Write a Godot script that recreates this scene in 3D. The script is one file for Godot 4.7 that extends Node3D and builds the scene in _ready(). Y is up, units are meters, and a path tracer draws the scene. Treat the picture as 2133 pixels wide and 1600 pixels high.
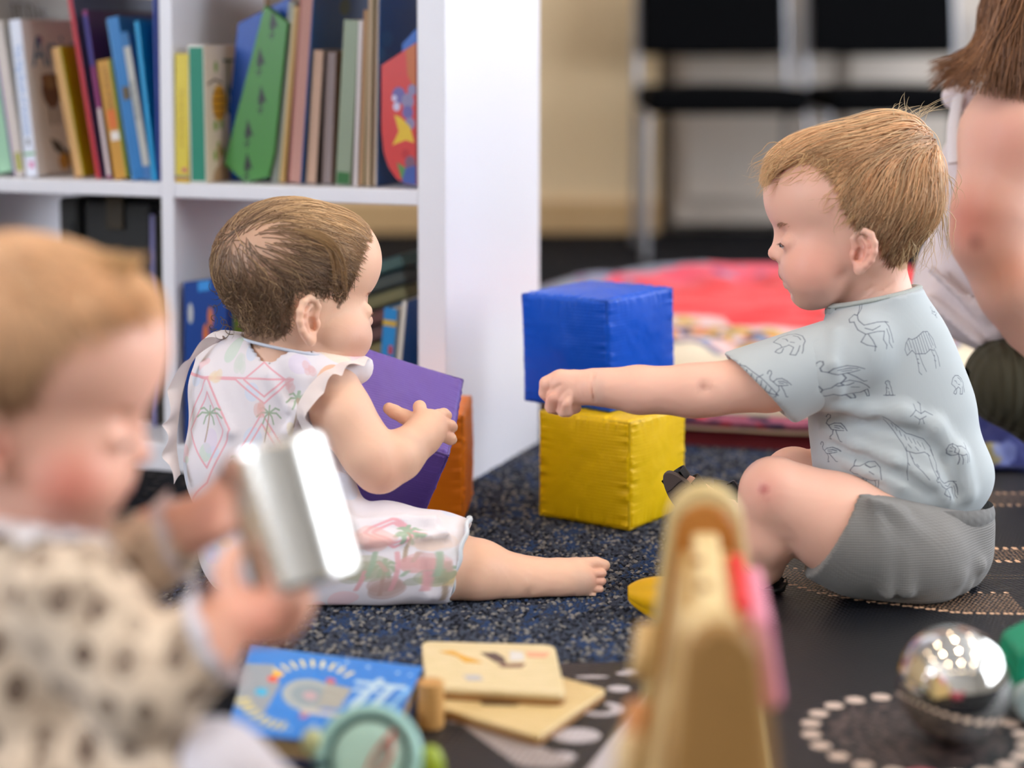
extends Node3D
# A library play corner: two toddlers with soft blocks, a bookcase behind them, a baby in front.

const F := 3900.0          # focal length in pixels of the 2133 x 1600 frame
const CX := 1066.5
const CY := 373.0          # row of the optical axis (the frame is a low crop)
const CAM_H := 0.59
var pitch := atan(0.07)
var cam_basis := Basis(Vector3.RIGHT, -atan(0.07))
var shelf_node: Node3D
var names := {}
var mats := {}


func ray(px: float, py: float) -> Vector3:
	return cam_basis * Vector3((px - CX) / F, (CY - py) / F, -1.0)


# The point that the photograph shows at pixel (px, py), at the distance t along the optical axis.
func P(px: float, py: float, t: float) -> Vector3:
	return Vector3(0, CAM_H, 0) + ray(px, py) * t


# The point at height h seen at pixel (px, py).
func G(px: float, py: float, h := 0.0) -> Vector3:
	var r := ray(px, py)
	return Vector3(0, CAM_H, 0) + r * ((h - CAM_H) / r.y)


# ---------------------------------------------------------------- mesh builder
class MB:
	var v := PackedVector3Array()
	var n := PackedVector3Array()
	var uv := PackedVector2Array()
	var c := PackedColorArray()
	var ix := PackedInt32Array()
	var col := Color.WHITE

	func vert(p: Vector3, nn: Vector3, u := Vector2.ZERO) -> int:
		v.append(p); n.append(nn); uv.append(u); c.append(col)
		return v.size() - 1

	func tri(a: int, b: int, d: int) -> void:
		# Godot's front faces run clockwise; turn each triangle to agree with its normals
		var g := (v[b] - v[a]).cross(v[d] - v[a])
		if g.dot(n[a] + n[b] + n[d]) > 0.0:
			ix.append(a); ix.append(d); ix.append(b)
		else:
			ix.append(a); ix.append(b); ix.append(d)

	func quad(a: int, b: int, d: int, e: int) -> void:
		tri(a, b, d); tri(a, d, e)

	func face(p0: Vector3, p1: Vector3, p2: Vector3, p3: Vector3, out: Vector3, u0 := Vector2(0, 1), u1 := Vector2(1, 1), u2 := Vector2(1, 0), u3 := Vector2(0, 0)) -> void:
		var nn := (p1 - p0).cross(p3 - p0).normalized()
		if nn.dot(out) < 0.0:
			nn = -nn
		quad(vert(p0, nn, u0), vert(p1, nn, u1), vert(p2, nn, u2), vert(p3, nn, u3))

	# A box with rounded edges. fx: its place; r: radius of the edges; seg: steps round each edge.
	func rbox(xf: Transform3D, size: Vector3, r := 0.002, seg := 1, bulge = null, inner := 1) -> void:
		var h := size * 0.5
		r = minf(r, minf(h.x, minf(h.y, h.z)) * 0.999)
		var ax := [_steps(h.x, r, seg, inner), _steps(h.y, r, seg, inner), _steps(h.z, r, seg, inner)]
		var inn := h - Vector3(r, r, r)
		for f in 6:
			var w: int = f / 2
			var s := 1.0 if f % 2 == 0 else -1.0
			var a: int = (w + 1) % 3
			var b: int = (w + 2) % 3
			var la: PackedFloat32Array = ax[a]
			var lb: PackedFloat32Array = ax[b]
			var base := v.size()
			for i in la.size():
				for j in lb.size():
					var q := Vector3.ZERO
					q[w] = s * h[w]; q[a] = la[i]; q[b] = lb[j]
					var q0 := q.clamp(-inn, inn)
					var nn := (q - q0).normalized()
					var p := q0 + nn * r
					var u := Vector2(la[i] / (2.0 * h[a]) + 0.5, lb[j] / (2.0 * h[b]) + 0.5)
					if w == 0:
						u = Vector2(0.5 - s * q.z / size.z, 0.5 - q.y / size.y)
					elif w == 2:
						u = Vector2(0.5 + s * q.x / size.x, 0.5 - q.y / size.y)
					else:
						u = Vector2(0.5 + q.x / size.x, 0.5 + s * q.z / size.z)
					if bulge != null:
						p = bulge.call(p, nn, w, s)
					vert(xf * p, (xf.basis * nn).normalized(), u)
			for i in la.size() - 1:
				for j in lb.size() - 1:
					var k := base + i * lb.size() + j
					quad(k, k + lb.size(), k + lb.size() + 1, k + 1)

	func _steps(h: float, r: float, seg: int, inner: int) -> PackedFloat32Array:
		var o := PackedFloat32Array()
		for k in seg + 1:
			o.append(-(h - r) - r * tan(PI / 4 * (1.0 - float(k) / seg)))
		for k in range(1, inner):
			o.append(lerpf(-(h - r), h - r, float(k) / inner))
		for k in seg + 1:
			o.append((h - r) + r * tan(PI / 4 * float(k) / seg))
		return o

	# A tube along points with a radius at each.
	func tube(pts: PackedVector3Array, rad: PackedFloat32Array, sides := 8, flat := 1.0, up := Vector3.UP, caps := true) -> void:
		var cnt := pts.size()
		var base := v.size()
		var side := Vector3.ZERO
		for i in cnt:
			var d := (pts[mini(i + 1, cnt - 1)] - pts[maxi(i - 1, 0)]).normalized()
			if side == Vector3.ZERO:
				side = d.cross(up)
				if side.length() < 0.05:
					side = d.cross(Vector3(0.3, 0.2, 0.9))
			side = (side - d * side.dot(d)).normalized()
			var oth := side.cross(d)
			for k in sides:
				var a := TAU * k / sides
				var nn := (side * cos(a) * flat + oth * sin(a)).normalized()
				vert(pts[i] + (side * cos(a) + oth * sin(a) * flat) * rad[i], nn, Vector2(float(k) / sides, float(i) / (cnt - 1)))
		for i in cnt - 1:
			for k in sides:
				var k2 := (k + 1) % sides
				quad(base + i * sides + k, base + i * sides + k2, base + (i + 1) * sides + k2, base + (i + 1) * sides + k)
		if caps:
			for e in [0, cnt - 1]:
				if rad[e] < 1e-5:
					continue
				var d2: Vector3 = (pts[e] - pts[1 if e == 0 else cnt - 2]).normalized()
				var m := vert(pts[e], d2)
				var ring := v.size()
				for k in sides:
					vert(v[base + e * sides + k], d2)
				for k in sides:
					tri(m, ring + k, ring + (k + 1) % sides)

	# A profile of (radius, height) turned round the y axis of xf.
	func lathe(prof: PackedVector2Array, xf: Transform3D, seg := 24) -> void:
		var cnt := prof.size()
		var base := v.size()
		for i in cnt:
			var d := prof[mini(i + 1, cnt - 1)] - prof[maxi(i - 1, 0)]
			var nr := Vector2(d.y, -d.x).normalized()
			for k in seg + 1:
				var a := TAU * k / seg
				vert(xf * Vector3(prof[i].x * cos(a), prof[i].y, prof[i].x * sin(a)), (xf.basis * Vector3(nr.x * cos(a), nr.y, nr.x * sin(a))).normalized(), Vector2(float(k) / seg, float(i) / (cnt - 1)))
		for i in cnt - 1:
			for k in seg:
				quad(base + i * (seg + 1) + k, base + i * (seg + 1) + k + 1, base + (i + 1) * (seg + 1) + k + 1, base + (i + 1) * (seg + 1) + k)

	# An outline in the xy plane of xf, pushed from z = -d/2 to d/2, its edges chamfered by b.
	func prism(poly: PackedVector2Array, xf: Transform3D, d: float, b := 0.0) -> void:
		var cnt := poly.size()
		var area := 0.0
		for i in cnt:
			area += poly[i].cross(poly[(i + 1) % cnt])
		if area < 0:
			poly = poly.duplicate()
			poly.reverse()
		var lo := poly[0]
		var hi := poly[0]
		for q in poly:
			lo = lo.min(q); hi = hi.max(q)
		var ins := PackedVector2Array()
		var outs := PackedVector2Array()
		for i in cnt:
			var e0 := (poly[i] - poly[(i + cnt - 1) % cnt]).normalized()
			var e1 := (poly[(i + 1) % cnt] - poly[i]).normalized()
			var nn := (Vector2(e0.y, -e0.x) + Vector2(e1.y, -e1.x)).normalized()
			outs.append(nn)
			ins.append(poly[i] - nn * b / maxf(0.5, nn.dot(Vector2(e1.y, -e1.x))))
		var tris := Geometry2D.triangulate_polygon(ins)
		for s in [-1.0, 1.0]:
			var base := v.size()
			for q in ins:
				vert(xf * Vector3(q.x, q.y, s * d / 2), xf.basis.z * s, Vector2((q.x - lo.x) / (hi.x - lo.x), 1.0 - (q.y - lo.y) / (hi.y - lo.y)))
			for i in range(0, tris.size(), 3):
				tri(base + tris[i], base + tris[i + 1], base + tris[i + 2])
		var zs := [-d / 2, -d / 2 + b, d / 2 - b, d / 2]
		for i in cnt:
			var j := (i + 1) % cnt
			var e := (poly[j] - poly[i]).normalized()
			var fn := Vector3(e.y, -e.x, 0)
			for k in 3:
				if b <= 0.0 and k != 1:
					continue
				var A0: Vector2 = ins[i] if k == 0 else poly[i]
				var A1: Vector2 = ins[j] if k == 0 else poly[j]
				var B0: Vector2 = ins[i] if k == 2 else poly[i]
				var B1: Vector2 = ins[j] if k == 2 else poly[j]
				var tilt := Vector3(0, 0, -0.8 if k == 0 else 0.8 if k == 2 else 0.0)
				var ni := Vector3(outs[i].x, outs[i].y, 0) if outs[i].dot(Vector2(fn.x, fn.y)) > 0.9 else fn
				var nj := Vector3(outs[j].x, outs[j].y, 0) if outs[j].dot(Vector2(fn.x, fn.y)) > 0.9 else fn
				ni = (xf.basis * (ni + tilt)).normalized()
				nj = (xf.basis * (nj + tilt)).normalized()
				quad(vert(xf * Vector3(A0.x, A0.y, zs[k]), ni), vert(xf * Vector3(A1.x, A1.y, zs[k]), nj), vert(xf * Vector3(B1.x, B1.y, zs[k + 1]), nj), vert(xf * Vector3(B0.x, B0.y, zs[k + 1]), ni))

	func ball(ctr: Vector3, r: Vector3, seg := 20, rings := 12, b := Basis()) -> void:
		var base := v.size()
		for i in rings + 1:
			var t := PI * i / rings
			for k in seg + 1:
				var a := TAU * k / seg
				var q := Vector3(sin(t) * cos(a), cos(t), sin(t) * sin(a))
				vert(ctr + b * (q * r), (b * (q / r)).normalized(), Vector2(float(k) / seg, float(i) / rings))
		for i in rings:
			for k in seg:
				quad(base + i * (seg + 1) + k, base + i * (seg + 1) + k + 1, base + (i + 1) * (seg + 1) + k + 1, base + (i + 1) * (seg + 1) + k)

	func mesh() -> ArrayMesh:
		var a := []
		a.resize(Mesh.ARRAY_MAX)
		a[Mesh.ARRAY_VERTEX] = v
		a[Mesh.ARRAY_NORMAL] = n
		a[Mesh.ARRAY_TEX_UV] = uv
		a[Mesh.ARRAY_COLOR] = c
		a[Mesh.ARRAY_INDEX] = ix
		var m := ArrayMesh.new()
		m.add_surface_from_arrays(Mesh.PRIMITIVE_TRIANGLES, a)
		return m


# ---------------------------------------------------------------- scene helpers
func numbered(called: String) -> String:
	names[called] = names.get(called, 0) + 1
	return called if names[called] == 1 else "%s_%03d" % [called, names[called] - 1]


func tag(o: Node, label := "", category := "", group := "", kind := "") -> Node:
	if label: o.set_meta("label", label)
	if category: o.set_meta("category", category)
	if group: o.set_meta("group", group)
	if kind: o.set_meta("kind", kind)
	return o


func obj(called: String, mb: MB, m: Material, parent: Node = null) -> MeshInstance3D:
	return put(called, mb.mesh(), m, parent)


func put(called: String, me: Mesh, m: Material, parent: Node = null) -> MeshInstance3D:
	var o := MeshInstance3D.new()
	o.mesh = me
	o.material_override = m
	if parent == null:
		o.name = numbered(called)
		add_child(o, true)
	else:
		o.name = called
		parent.add_child(o, true)
	return o


func thing(called: String, label: String, category: String, at := Vector3.ZERO, turn := 0.0, group := "") -> Node3D:
	var o := Node3D.new()
	o.name = numbered(called)
	add_child(o)
	o.position = at
	o.rotation.y = turn
	tag(o, label, category, group)
	return o


func mat(col: Color, rough := 0.7, metal := 0.0, spec := 0.5) -> StandardMaterial3D:
	var m := StandardMaterial3D.new()
	m.albedo_color = col
	m.roughness = rough
	m.metallic = metal
	m.metallic_specular = spec
	return m


func vmat(rough := 0.6, spec := 0.5) -> StandardMaterial3D:
	var m := mat(Color.WHITE, rough, 0.0, spec)
	m.vertex_color_use_as_albedo = true
	return m


func T(at: Vector3, b := Basis()) -> Transform3D:
	return Transform3D(b, at)


func lin(r: float, g: float, b: float) -> Color:
	return Color(r, g, b).srgb_to_linear()


# ---------------------------------------------------------------- implicit bodies
class Prim:
	var kind := 0      # 0 tapered capsule, 1 ellipsoid, 2 half space
	var op := 0        # 0 join, 1 carve, 2 keep inside
	var a := Vector3.ZERO
	var ba := Vector3.ZERO
	var inv_len2 := 0.0
	var ra := 0.0
	var rb := 0.0
	var k := 0.0
	var inv := Basis()
	var r := Vector3.ONE
	var ir := Vector3.ONE
	var ir2 := Vector3.ONE

	func dist(p: Vector3) -> float:
		if kind == 0:
			var pa := p - a
			var h := clampf(pa.dot(ba) * inv_len2, 0.0, 1.0)
			return (pa - ba * h).length() - ra - (rb - ra) * h
		if kind == 1:
			var q := inv * (p - a)
			var k1 := (q * ir2).length()
			if k1 < 1e-6:
				return -ra
			var k0 := (q * ir).length()
			return k0 * (k0 - 1.0) / k1 if k0 > 0.4 else (k0 - 1.0) * ra
		return (p - a).dot(ba)


class Field:
	var prims: Array[Prim] = []
	var detail = null
	var far := 0.0

	func cap(a: Vector3, b: Vector3, ra: float, rb: float, k := 0.01, op := 0) -> Prim:
		var q := Prim.new()
		q.a = a; q.ba = b - a; q.ra = ra; q.rb = rb; q.k = k; q.op = op
		var l := q.ba.length_squared()
		q.inv_len2 = 1.0 / l if l > 1e-12 else 0.0
		prims.append(q)
		return q

	func chain(pts: Array, rads: Array, k := 0.01, op := 0) -> void:
		for i in pts.size() - 1:
			cap(pts[i], pts[i + 1], rads[i], rads[i + 1], k, op)

	func ell(a: Vector3, r: Vector3, b := Basis(), k := 0.01, op := 0) -> Prim:
		var q := Prim.new()
		q.kind = 1; q.a = a; q.r = r; q.k = k; q.op = op
		q.inv = b.transposed()
		q.ir = Vector3.ONE / r
		q.ir2 = q.ir * q.ir
		q.ra = minf(r.x, minf(r.y, r.z))
		prims.append(q)
		return q

	func half(a: Vector3, out: Vector3, k := 0.002, op := 2) -> Prim:
		var q := Prim.new()
		q.kind = 2; q.a = a; q.ba = out.normalized(); q.k = k; q.op = op
		prims.append(q)
		return q

	func eval(p: Vector3, act: PackedInt32Array) -> float:
		var d := 1.0
		for i in act:
			var q := prims[i]
			var e := q.dist(p)
			var k := q.k
			if q.op == 0:
				var h := k - absf(d - e)
				d = minf(d, e)
				if h > 0.0:
					d -= h * h / (4.0 * k)
			else:
				if q.op == 1:
					e = -e
				var h2 := k - absf(d - e)
				d = maxf(d, e)
				if h2 > 0.0:
					d += h2 * h2 / (4.0 * k)
		return d

	func all() -> PackedInt32Array:
		return PackedInt32Array(range(prims.size()))

	func value(p: Vector3) -> float:
		var d := eval(p, all())
		return detail.call(p, d) if detail != null else d

	func near(c: Vector3, rad: float) -> PackedInt32Array:
		var ds := PackedFloat32Array()
		var best := 1.0
		for q in prims:
			var e := q.dist(c)
			ds.append(e)
			if q.op == 0:
				best = minf(best, e)
		var o := PackedInt32Array()
		for i in prims.size():
			var q2 := prims[i]
			if q2.op == 0:
				if ds[i] <= maxf(best, -rad) + 2.0 * rad + q2.k * 1.5 + 0.004:
					o.append(i)
			elif q2.op == 1:
				if ds[i] <= rad * 1.3 + q2.k + 0.004:
					o.append(i)
			elif ds[i] >= -(rad * 1.3 + q2.k + 0.004):
				o.append(i)
		return o

	# The first point of the surface from o along dir.
	func hit(o: Vector3, dir: Vector3, reach := 4.0) -> Vector3:
		var t := 0.0
		var act := all()
		for i in 120:
			var d := eval(o + dir * t, act)
			if d < 0.0004:
				break
			t += d * 0.8
			if t > reach:
				break
		return o + dir * t

	func grad(p: Vector3, act: PackedInt32Array, e := 0.001) -> Vector3:
		var x := Vector3(e, 0, 0)
		var y := Vector3(0, e, 0)
		var z := Vector3(0, 0, e)
		return Vector3(eval(p + x, act) - eval(p - x, act), eval(p + y, act) - eval(p - y, act), eval(p + z, act) - eval(p - z, act)).normalized()

	# Surface nets inside a box, added to mb. skip: boxes that other grids cover.
	func net(mb: MB, lo: Vector3, hi: Vector3, cell: float, skip: Array = []) -> void:
		var nb := 5
		var bs := cell * nb
		var dims := ((hi - lo) / bs).ceil()
		var n1 := nb + 1
		var cells := {}
		var crossings := PackedInt64Array()
		var vv := PackedVector3Array()
		var rad := bs * 0.5 * sqrt(3.0)
		var vals := PackedFloat32Array()
		vals.resize(n1 * n1 * n1)
		var det := detail != null
		var SX := 1 << 20
		for bx in int(dims.x):
			for by in int(dims.y):
				for bz in int(dims.z):
					var org := lo + Vector3(bx, by, bz) * bs
					var ctr := org + Vector3(bs, bs, bs) * 0.5
					var act := near(ctr, rad)
					if act.is_empty():
						continue
					var dc := eval(ctr, act)
					if absf(dc) > rad * 1.35 + 0.006:
						continue
					var at := 0
					var neg := false
					var pos := false
					for i in n1:
						for j in n1:
							for k in n1:
								var p := org + Vector3(i, j, k) * cell
								var d := eval(p, act)
								if det and absf(d) < 0.02:
									d = detail.call(p, d)
								vals[at] = d
								at += 1
								if d < 0.0: neg = true
								else: pos = true
					if not (neg and pos):
						continue
					for i in nb:
						for j in nb:
							for k in nb:
								var q := (i * n1 + j) * n1 + k
								var f0 := vals[q]
								var f1 := vals[q + 1]
								var f2 := vals[q + n1]
								var f3 := vals[q + n1 + 1]
								var q4 := q + n1 * n1
								var f4 := vals[q4]
								var f5 := vals[q4 + 1]
								var f6 := vals[q4 + n1]
								var f7 := vals[q4 + n1 + 1]
								var mask := int(f0 < 0) + int(f1 < 0) + int(f2 < 0) + int(f3 < 0) + int(f4 < 0) + int(f5 < 0) + int(f6 < 0) + int(f7 < 0)
								if mask == 0 or mask == 8:
									continue
								var covered := false
								for bxx in skip:
									var sb: AABB = bxx
									var rel := org + Vector3(i, j, k) * cell - sb.position
									if rel.x > cell and rel.y > cell and rel.z > cell and rel.x < sb.size.x - 2.0 * cell and rel.y < sb.size.y - 2.0 * cell and rel.z < sb.size.z - 2.0 * cell:
										covered = true
								if covered:
									continue
								var s := Vector3.ZERO
								var m := 0
								if (f0 < 0) != (f1 < 0): s += Vector3(0, 0, f0 / (f0 - f1)); m += 1
								if (f2 < 0) != (f3 < 0): s += Vector3(0, 1, f2 / (f2 - f3)); m += 1
								if (f4 < 0) != (f5 < 0): s += Vector3(1, 0, f4 / (f4 - f5)); m += 1
								if (f6 < 0) != (f7 < 0): s += Vector3(1, 1, f6 / (f6 - f7)); m += 1
								if (f0 < 0) != (f2 < 0): s += Vector3(0, f0 / (f0 - f2), 0); m += 1
								if (f1 < 0) != (f3 < 0): s += Vector3(0, f1 / (f1 - f3), 1); m += 1
								if (f4 < 0) != (f6 < 0): s += Vector3(1, f4 / (f4 - f6), 0); m += 1
								if (f5 < 0) != (f7 < 0): s += Vector3(1, f5 / (f5 - f7), 1); m += 1
								if (f0 < 0) != (f4 < 0): s += Vector3(f0 / (f0 - f4), 0, 0); m += 1
								if (f1 < 0) != (f5 < 0): s += Vector3(f1 / (f1 - f5), 0, 1); m += 1
								if (f2 < 0) != (f6 < 0): s += Vector3(f2 / (f2 - f6), 1, 0); m += 1
								if (f3 < 0) != (f7 < 0): s += Vector3(f3 / (f3 - f7), 1, 1); m += 1
								var gx := bx * nb + i
								var gy := by * nb + j
								var gz := bz * nb + k
								var key := (gx * SX + gy) * SX + gz
								cells[key] = vv.size()
								vv.append(org + (Vector3(i, j, k) + s / m) * cell)
								if (f0 < 0) != (f4 < 0): crossings.append(key * 8 + (0 if f0 < 0 else 4))
								if (f0 < 0) != (f2 < 0): crossings.append(key * 8 + (1 if f0 < 0 else 5))
								if (f0 < 0) != (f1 < 0): crossings.append(key * 8 + (2 if f0 < 0 else 6))
		var tris := PackedInt32Array()
		var dx := SX * SX
		for e in crossings:
			var ax := e & 3
			var flip := (e & 4) != 0
			var key2 := e >> 3
			var u := SX
			var w := 1
			if ax == 1:
				u = 1; w = dx
			elif ax == 2:
				u = dx; w = SX
			var a: int = cells.get(key2, -1)
			var b: int = cells.get(key2 - u, -1)
			var c: int = cells.get(key2 - u - w, -1)
			var d2: int = cells.get(key2 - w, -1)
			if a < 0 or b < 0 or c < 0 or d2 < 0:
				continue
			if flip:
				tris.append_array([a, b, c, a, c, d2])
			else:
				tris.append_array([a, c, b, a, d2, c])
		var nn := PackedVector3Array()
		nn.resize(vv.size())
		for i in range(0, tris.size(), 3):
			var A := tris[i]
			var Bq := tris[i + 1]
			var Cq := tris[i + 2]
			var g := (vv[Cq] - vv[A]).cross(vv[Bq] - vv[A])
			nn[A] += g
			nn[Bq] += g
			nn[Cq] += g
		var base := mb.v.size()
		for i in vv.size():
			mb.vert(vv[i], nn[i].normalized())
		for t in tris:
			mb.ix.append(base + t)


func smooth(e0: float, e1: float, x: float) -> float:
	var t := clampf((x - e0) / (e1 - e0), 0.0, 1.0)
	return t * t * (3.0 - 2.0 * t)


# Colours of a skin: base, and spots [centre, radius, colour, strength].
func tint(mb: MB, base: Color, spots: Array, from := 0) -> void:
	for i in range(from, mb.v.size()):
		var c := base
		var p := mb.v[i]
		for s in spots:
			var d: float = p.distance_to(s[0]) / s[1]
			if d < 1.0:
				c = c.lerp(s[2], s[3] * (1.0 - d * d * (3.0 - 2.0 * d)))
		mb.c[i] = c


func _ready() -> void:
	# camera: about 58 mm on full frame, wide open, focused on the two toddlers
	var cam := Camera3D.new()
	cam.name = "camera"
	cam.projection = Camera3D.PROJECTION_FRUSTUM
	cam.near = 0.05
	cam.far = 60.0
	cam.size = 1600.0 / F * cam.near
	cam.frustum_offset = Vector2(0.0, (CY - 800.0) / F * cam.near)
	cam.transform = Transform3D(cam_basis, Vector3(0, CAM_H, 0))
	var at := CameraAttributesPhysical.new()
	at.frustum_focal_length = 58.5
	at.frustum_near = 0.05
	at.frustum_far = 60.0
	at.frustum_focus_distance = 2.08
	at.exposure_aperture = 1.65
	cam.attributes = at
	add_child(cam)
	cam.projection = Camera3D.PROJECTION_FRUSTUM
	cam.current = true
	# environment
	var we := WorldEnvironment.new()
	we.name = "environment"
	var env := Environment.new()
	env.background_mode = Environment.BG_SKY
	var sky := Sky.new()
	var sm := ProceduralSkyMaterial.new()
	sm.sky_top_color = Color(0.45, 0.6, 0.9)
	sm.sky_horizon_color = Color(0.8, 0.87, 0.95)
	sm.ground_horizon_color = Color(0.5, 0.5, 0.48)
	sm.ground_bottom_color = Color(0.35, 0.34, 0.3)
	sky.sky_material = sm
	env.sky = sky
	env.tonemap_mode = Environment.TONE_MAPPER_LINEAR
	env.tonemap_exposure = 0.98
	env.sdfgi_enabled = true
	env.ssao_enabled = true
	env.ssil_enabled = true
	we.environment = env
	add_child(we)
	# daylight through the windows: right wall (large) and left wall
	#      name, centre, turn, width, height, energy, colour
	window(1, Vector3(3.4, 1.5, -2.4), -PI / 2, 5.4, 1.9, 6.6, Color(0.93, 0.96, 1.0))
	window(2, Vector3(-3.6, 1.7, 0.8), PI / 2, 2.8, 1.7, 9.0, Color(0.9, 0.94, 1.0))
	room()
	bookcase()
	books()
	carpet()
	cushion()
	chairs()
	cubes()
	floor_toys()
	people()


# A window: its frame, a bright pane of daylight, and the light that the daylight gives.
func window(n: int, c: Vector3, turn: float, w: float, h: float, energy: float, col: Color) -> void:
	var b := Basis(Vector3.UP, turn)      # local +z is outward, -z into the room
	var o := Node3D.new()
	o.name = "window_%d" % n
	o.transform = Transform3D(b, c)
	tag(o, "", "", "", "structure")
	add_child(o)
	# b * -z must look into the room
	var m := MB.new()
	m.rbox(T(Vector3(0, 0, 0.06)), Vector3(w, h, 0.012), 0.002)
	var pm := mat(Color(0.9, 0.92, 0.95), 0.3)
	pm.emission_enabled = true
	pm.emission = col
	pm.emission_energy_multiplier = energy * 1.1
	obj("pane", m, pm, o)
	var fm := mat(Color(0.86, 0.86, 0.84), 0.5)
	for s in [[0.0, h / 2 + 0.03, w + 0.12, 0.06], [0.0, -h / 2 - 0.03, w + 0.12, 0.06], [-w / 2 - 0.03, 0.0, 0.06, h], [w / 2 + 0.03, 0.0, 0.06, h], [-w / 6, 0.0, 0.04, h], [w / 6, 0.0, 0.04, h]]:
		var fb := MB.new()
		fb.rbox(T(Vector3(s[0], s[1], 0.05)), Vector3(s[2], s[3], 0.1), 0.006)
		obj("frame", fb, fm, o)
	var l := AreaLight3D.new()
	l.name = "window_light"
	l.area_size = Vector2(w, h)
	l.light_color = col
	l.light_energy = energy * w * h * 1.0
	l.area_range = 20.0
	l.shadow_enabled = true
	l.position = Vector3(0, 0, -0.02)
	o.add_child(l)


func room() -> void:
	var wall := mat(Color(0.96, 0.85, 0.68), 0.85)
	wall.normal_enabled = true
	wall.normal_texture = noise_normal(0.06, 256, 0.6)
	wall.uv1_triplanar = true
	wall.uv1_world_triplanar = true
	wall.uv1_scale = Vector3(2, 2, 2)
	var white := mat(Color(0.93, 0.92, 0.9), 0.9)
	# floor slab, ceiling, walls (0.15 thick)
	var m := MB.new()
	m.rbox(T(Vector3(-0.1, -0.1, -1.7)), Vector3(7.3, 0.2, 8.9), 0.001)
	var fl := obj("floor", m, carpet_far())
	tag(fl, "", "", "", "structure")
	m = MB.new()
	m.rbox(T(Vector3(-0.1, 2.78, -1.7)), Vector3(7.3, 0.15, 8.9), 0.001)
	tag(obj("ceiling", m, white), "", "", "", "structure")
	m = MB.new()
	m.rbox(T(Vector3(-1.63, 1.35, -6.05)), Vector3(4.2, 2.72, 0.15), 0.004)
	tag(obj("wall_back", m, wall), "", "", "", "structure")
	# the recess to the right of the tan wall, with its pale built-in cupboards
	var pale := mat(Color(0.76, 0.71, 0.66), 0.7)
	m = MB.new()
	m.rbox(T(Vector3(2.0, 1.35, -6.12)), Vector3(3.06, 2.72, 0.1), 0.004)
	tag(obj("wall_recess", m, mat(Color(0.66, 0.62, 0.58), 0.8)), "", "", "", "structure")
	for i in 4:
		var cab := thing("cupboard", ["pale grey cupboard door panel behind the left black chair", "pale grey cupboard panel between the two black chairs", "pale grey cupboard panel behind the right black chair", "pale grey cupboard panel behind the seated woman"][i], "cupboard", Vector3(0.77 + i * 0.52, 0.0, -6.0), 0.0, "")
		m = MB.new()
		m.rbox(T(Vector3(0, 0.45, 0)), Vector3(0.505, 0.84, 0.1), 0.006)
		obj("body", m, pale, cab)
		m = MB.new()
		m.rbox(T(Vector3(0, 0.47, 0.058)), Vector3(0.44, 0.72, 0.016), 0.005)
		obj("door", m, mat(Color(0.82, 0.77, 0.72), 0.6), cab)
		m = MB.new()
		m.tube(PackedVector3Array([Vector3(0.16, 0.56, 0.07), Vector3(0.16, 0.57, 0.09), Vector3(0.16, 0.67, 0.09), Vector3(0.16, 0.68, 0.07)]), PackedFloat32Array([0.005, 0.005, 0.005, 0.005]))
		obj("handle", m, mat(Color(0.6, 0.6, 0.62), 0.3, 1.0), cab)
	# side walls and the wall behind the camera, each with an opening for its window
	holed("wall_left", Vector3(-3.68, 1.35, -1.7), PI / 2, 8.9, -2.5, 1.7, 2.8, 1.7, wall)
	holed("wall_right", Vector3(3.48, 1.35, -1.7), -PI / 2, 8.9, -0.7, 1.5, 5.4, 1.9, mat(Color(0.82, 0.8, 0.76), 0.85))
	m = MB.new()
	m.rbox(T(Vector3(-0.1, 1.35, 2.68)), Vector3(7.3, 2.72, 0.15), 0.004)
	tag(obj("wall_front", m, mat(Color(0.8, 0.78, 0.75), 0.85)), "", "", "", "structure")
	m = MB.new()
	m.rbox(T(Vector3(-1.63, 0.05, -5.965)), Vector3(4.2, 0.1, 0.02), 0.004)
	tag(obj("baseboard_back", m, mat(Color(0.8, 0.66, 0.47), 0.6)), "", "", "", "structure")
	# ceiling downlights in rows
	var lm := mat(Color(1, 0.95, 0.85), 0.5)
	lm.emission_enabled = true
	lm.emission = Color(1.0, 0.8, 0.55)
	lm.emission_energy_multiplier = 9.0
	for i in 4:
		for j in 5:
			var dl := thing("downlight", "round warm ceiling downlight with a white rim", "light", Vector3(-2.0 + i * 1.3, 2.7, -3.9 + j * 1.3), 0.0, "ceiling downlights")
			m = MB.new()
			m.lathe(PackedVector2Array([Vector2(0.05, -0.004), Vector2(0.075, -0.012), Vector2(0.085, -0.002), Vector2(0.085, 0.004)]), T(Vector3.ZERO), 20)
			obj("rim", m, white, dl)
			m = MB.new()
			m.lathe(PackedVector2Array([Vector2(0.0, -0.004), Vector2(0.05, -0.004)]), T(Vector3.ZERO), 20)
			obj("lens", m, lm, dl)
			var sp := SpotLight3D.new()
			sp.name = "downlight_light"
			sp.light_color = Color(1.0, 0.88, 0.72)
			sp.light_energy = 0.6
			sp.light_size = 0.05
			sp.spot_range = 12.0
			sp.spot_attenuation = 2.0
			sp.spot_angle = 62.0
			sp.shadow_enabled = true
			sp.position = Vector3(0, -0.02, 0)
			sp.rotation.x = -PI / 2
			dl.add_child(sp)


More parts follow.
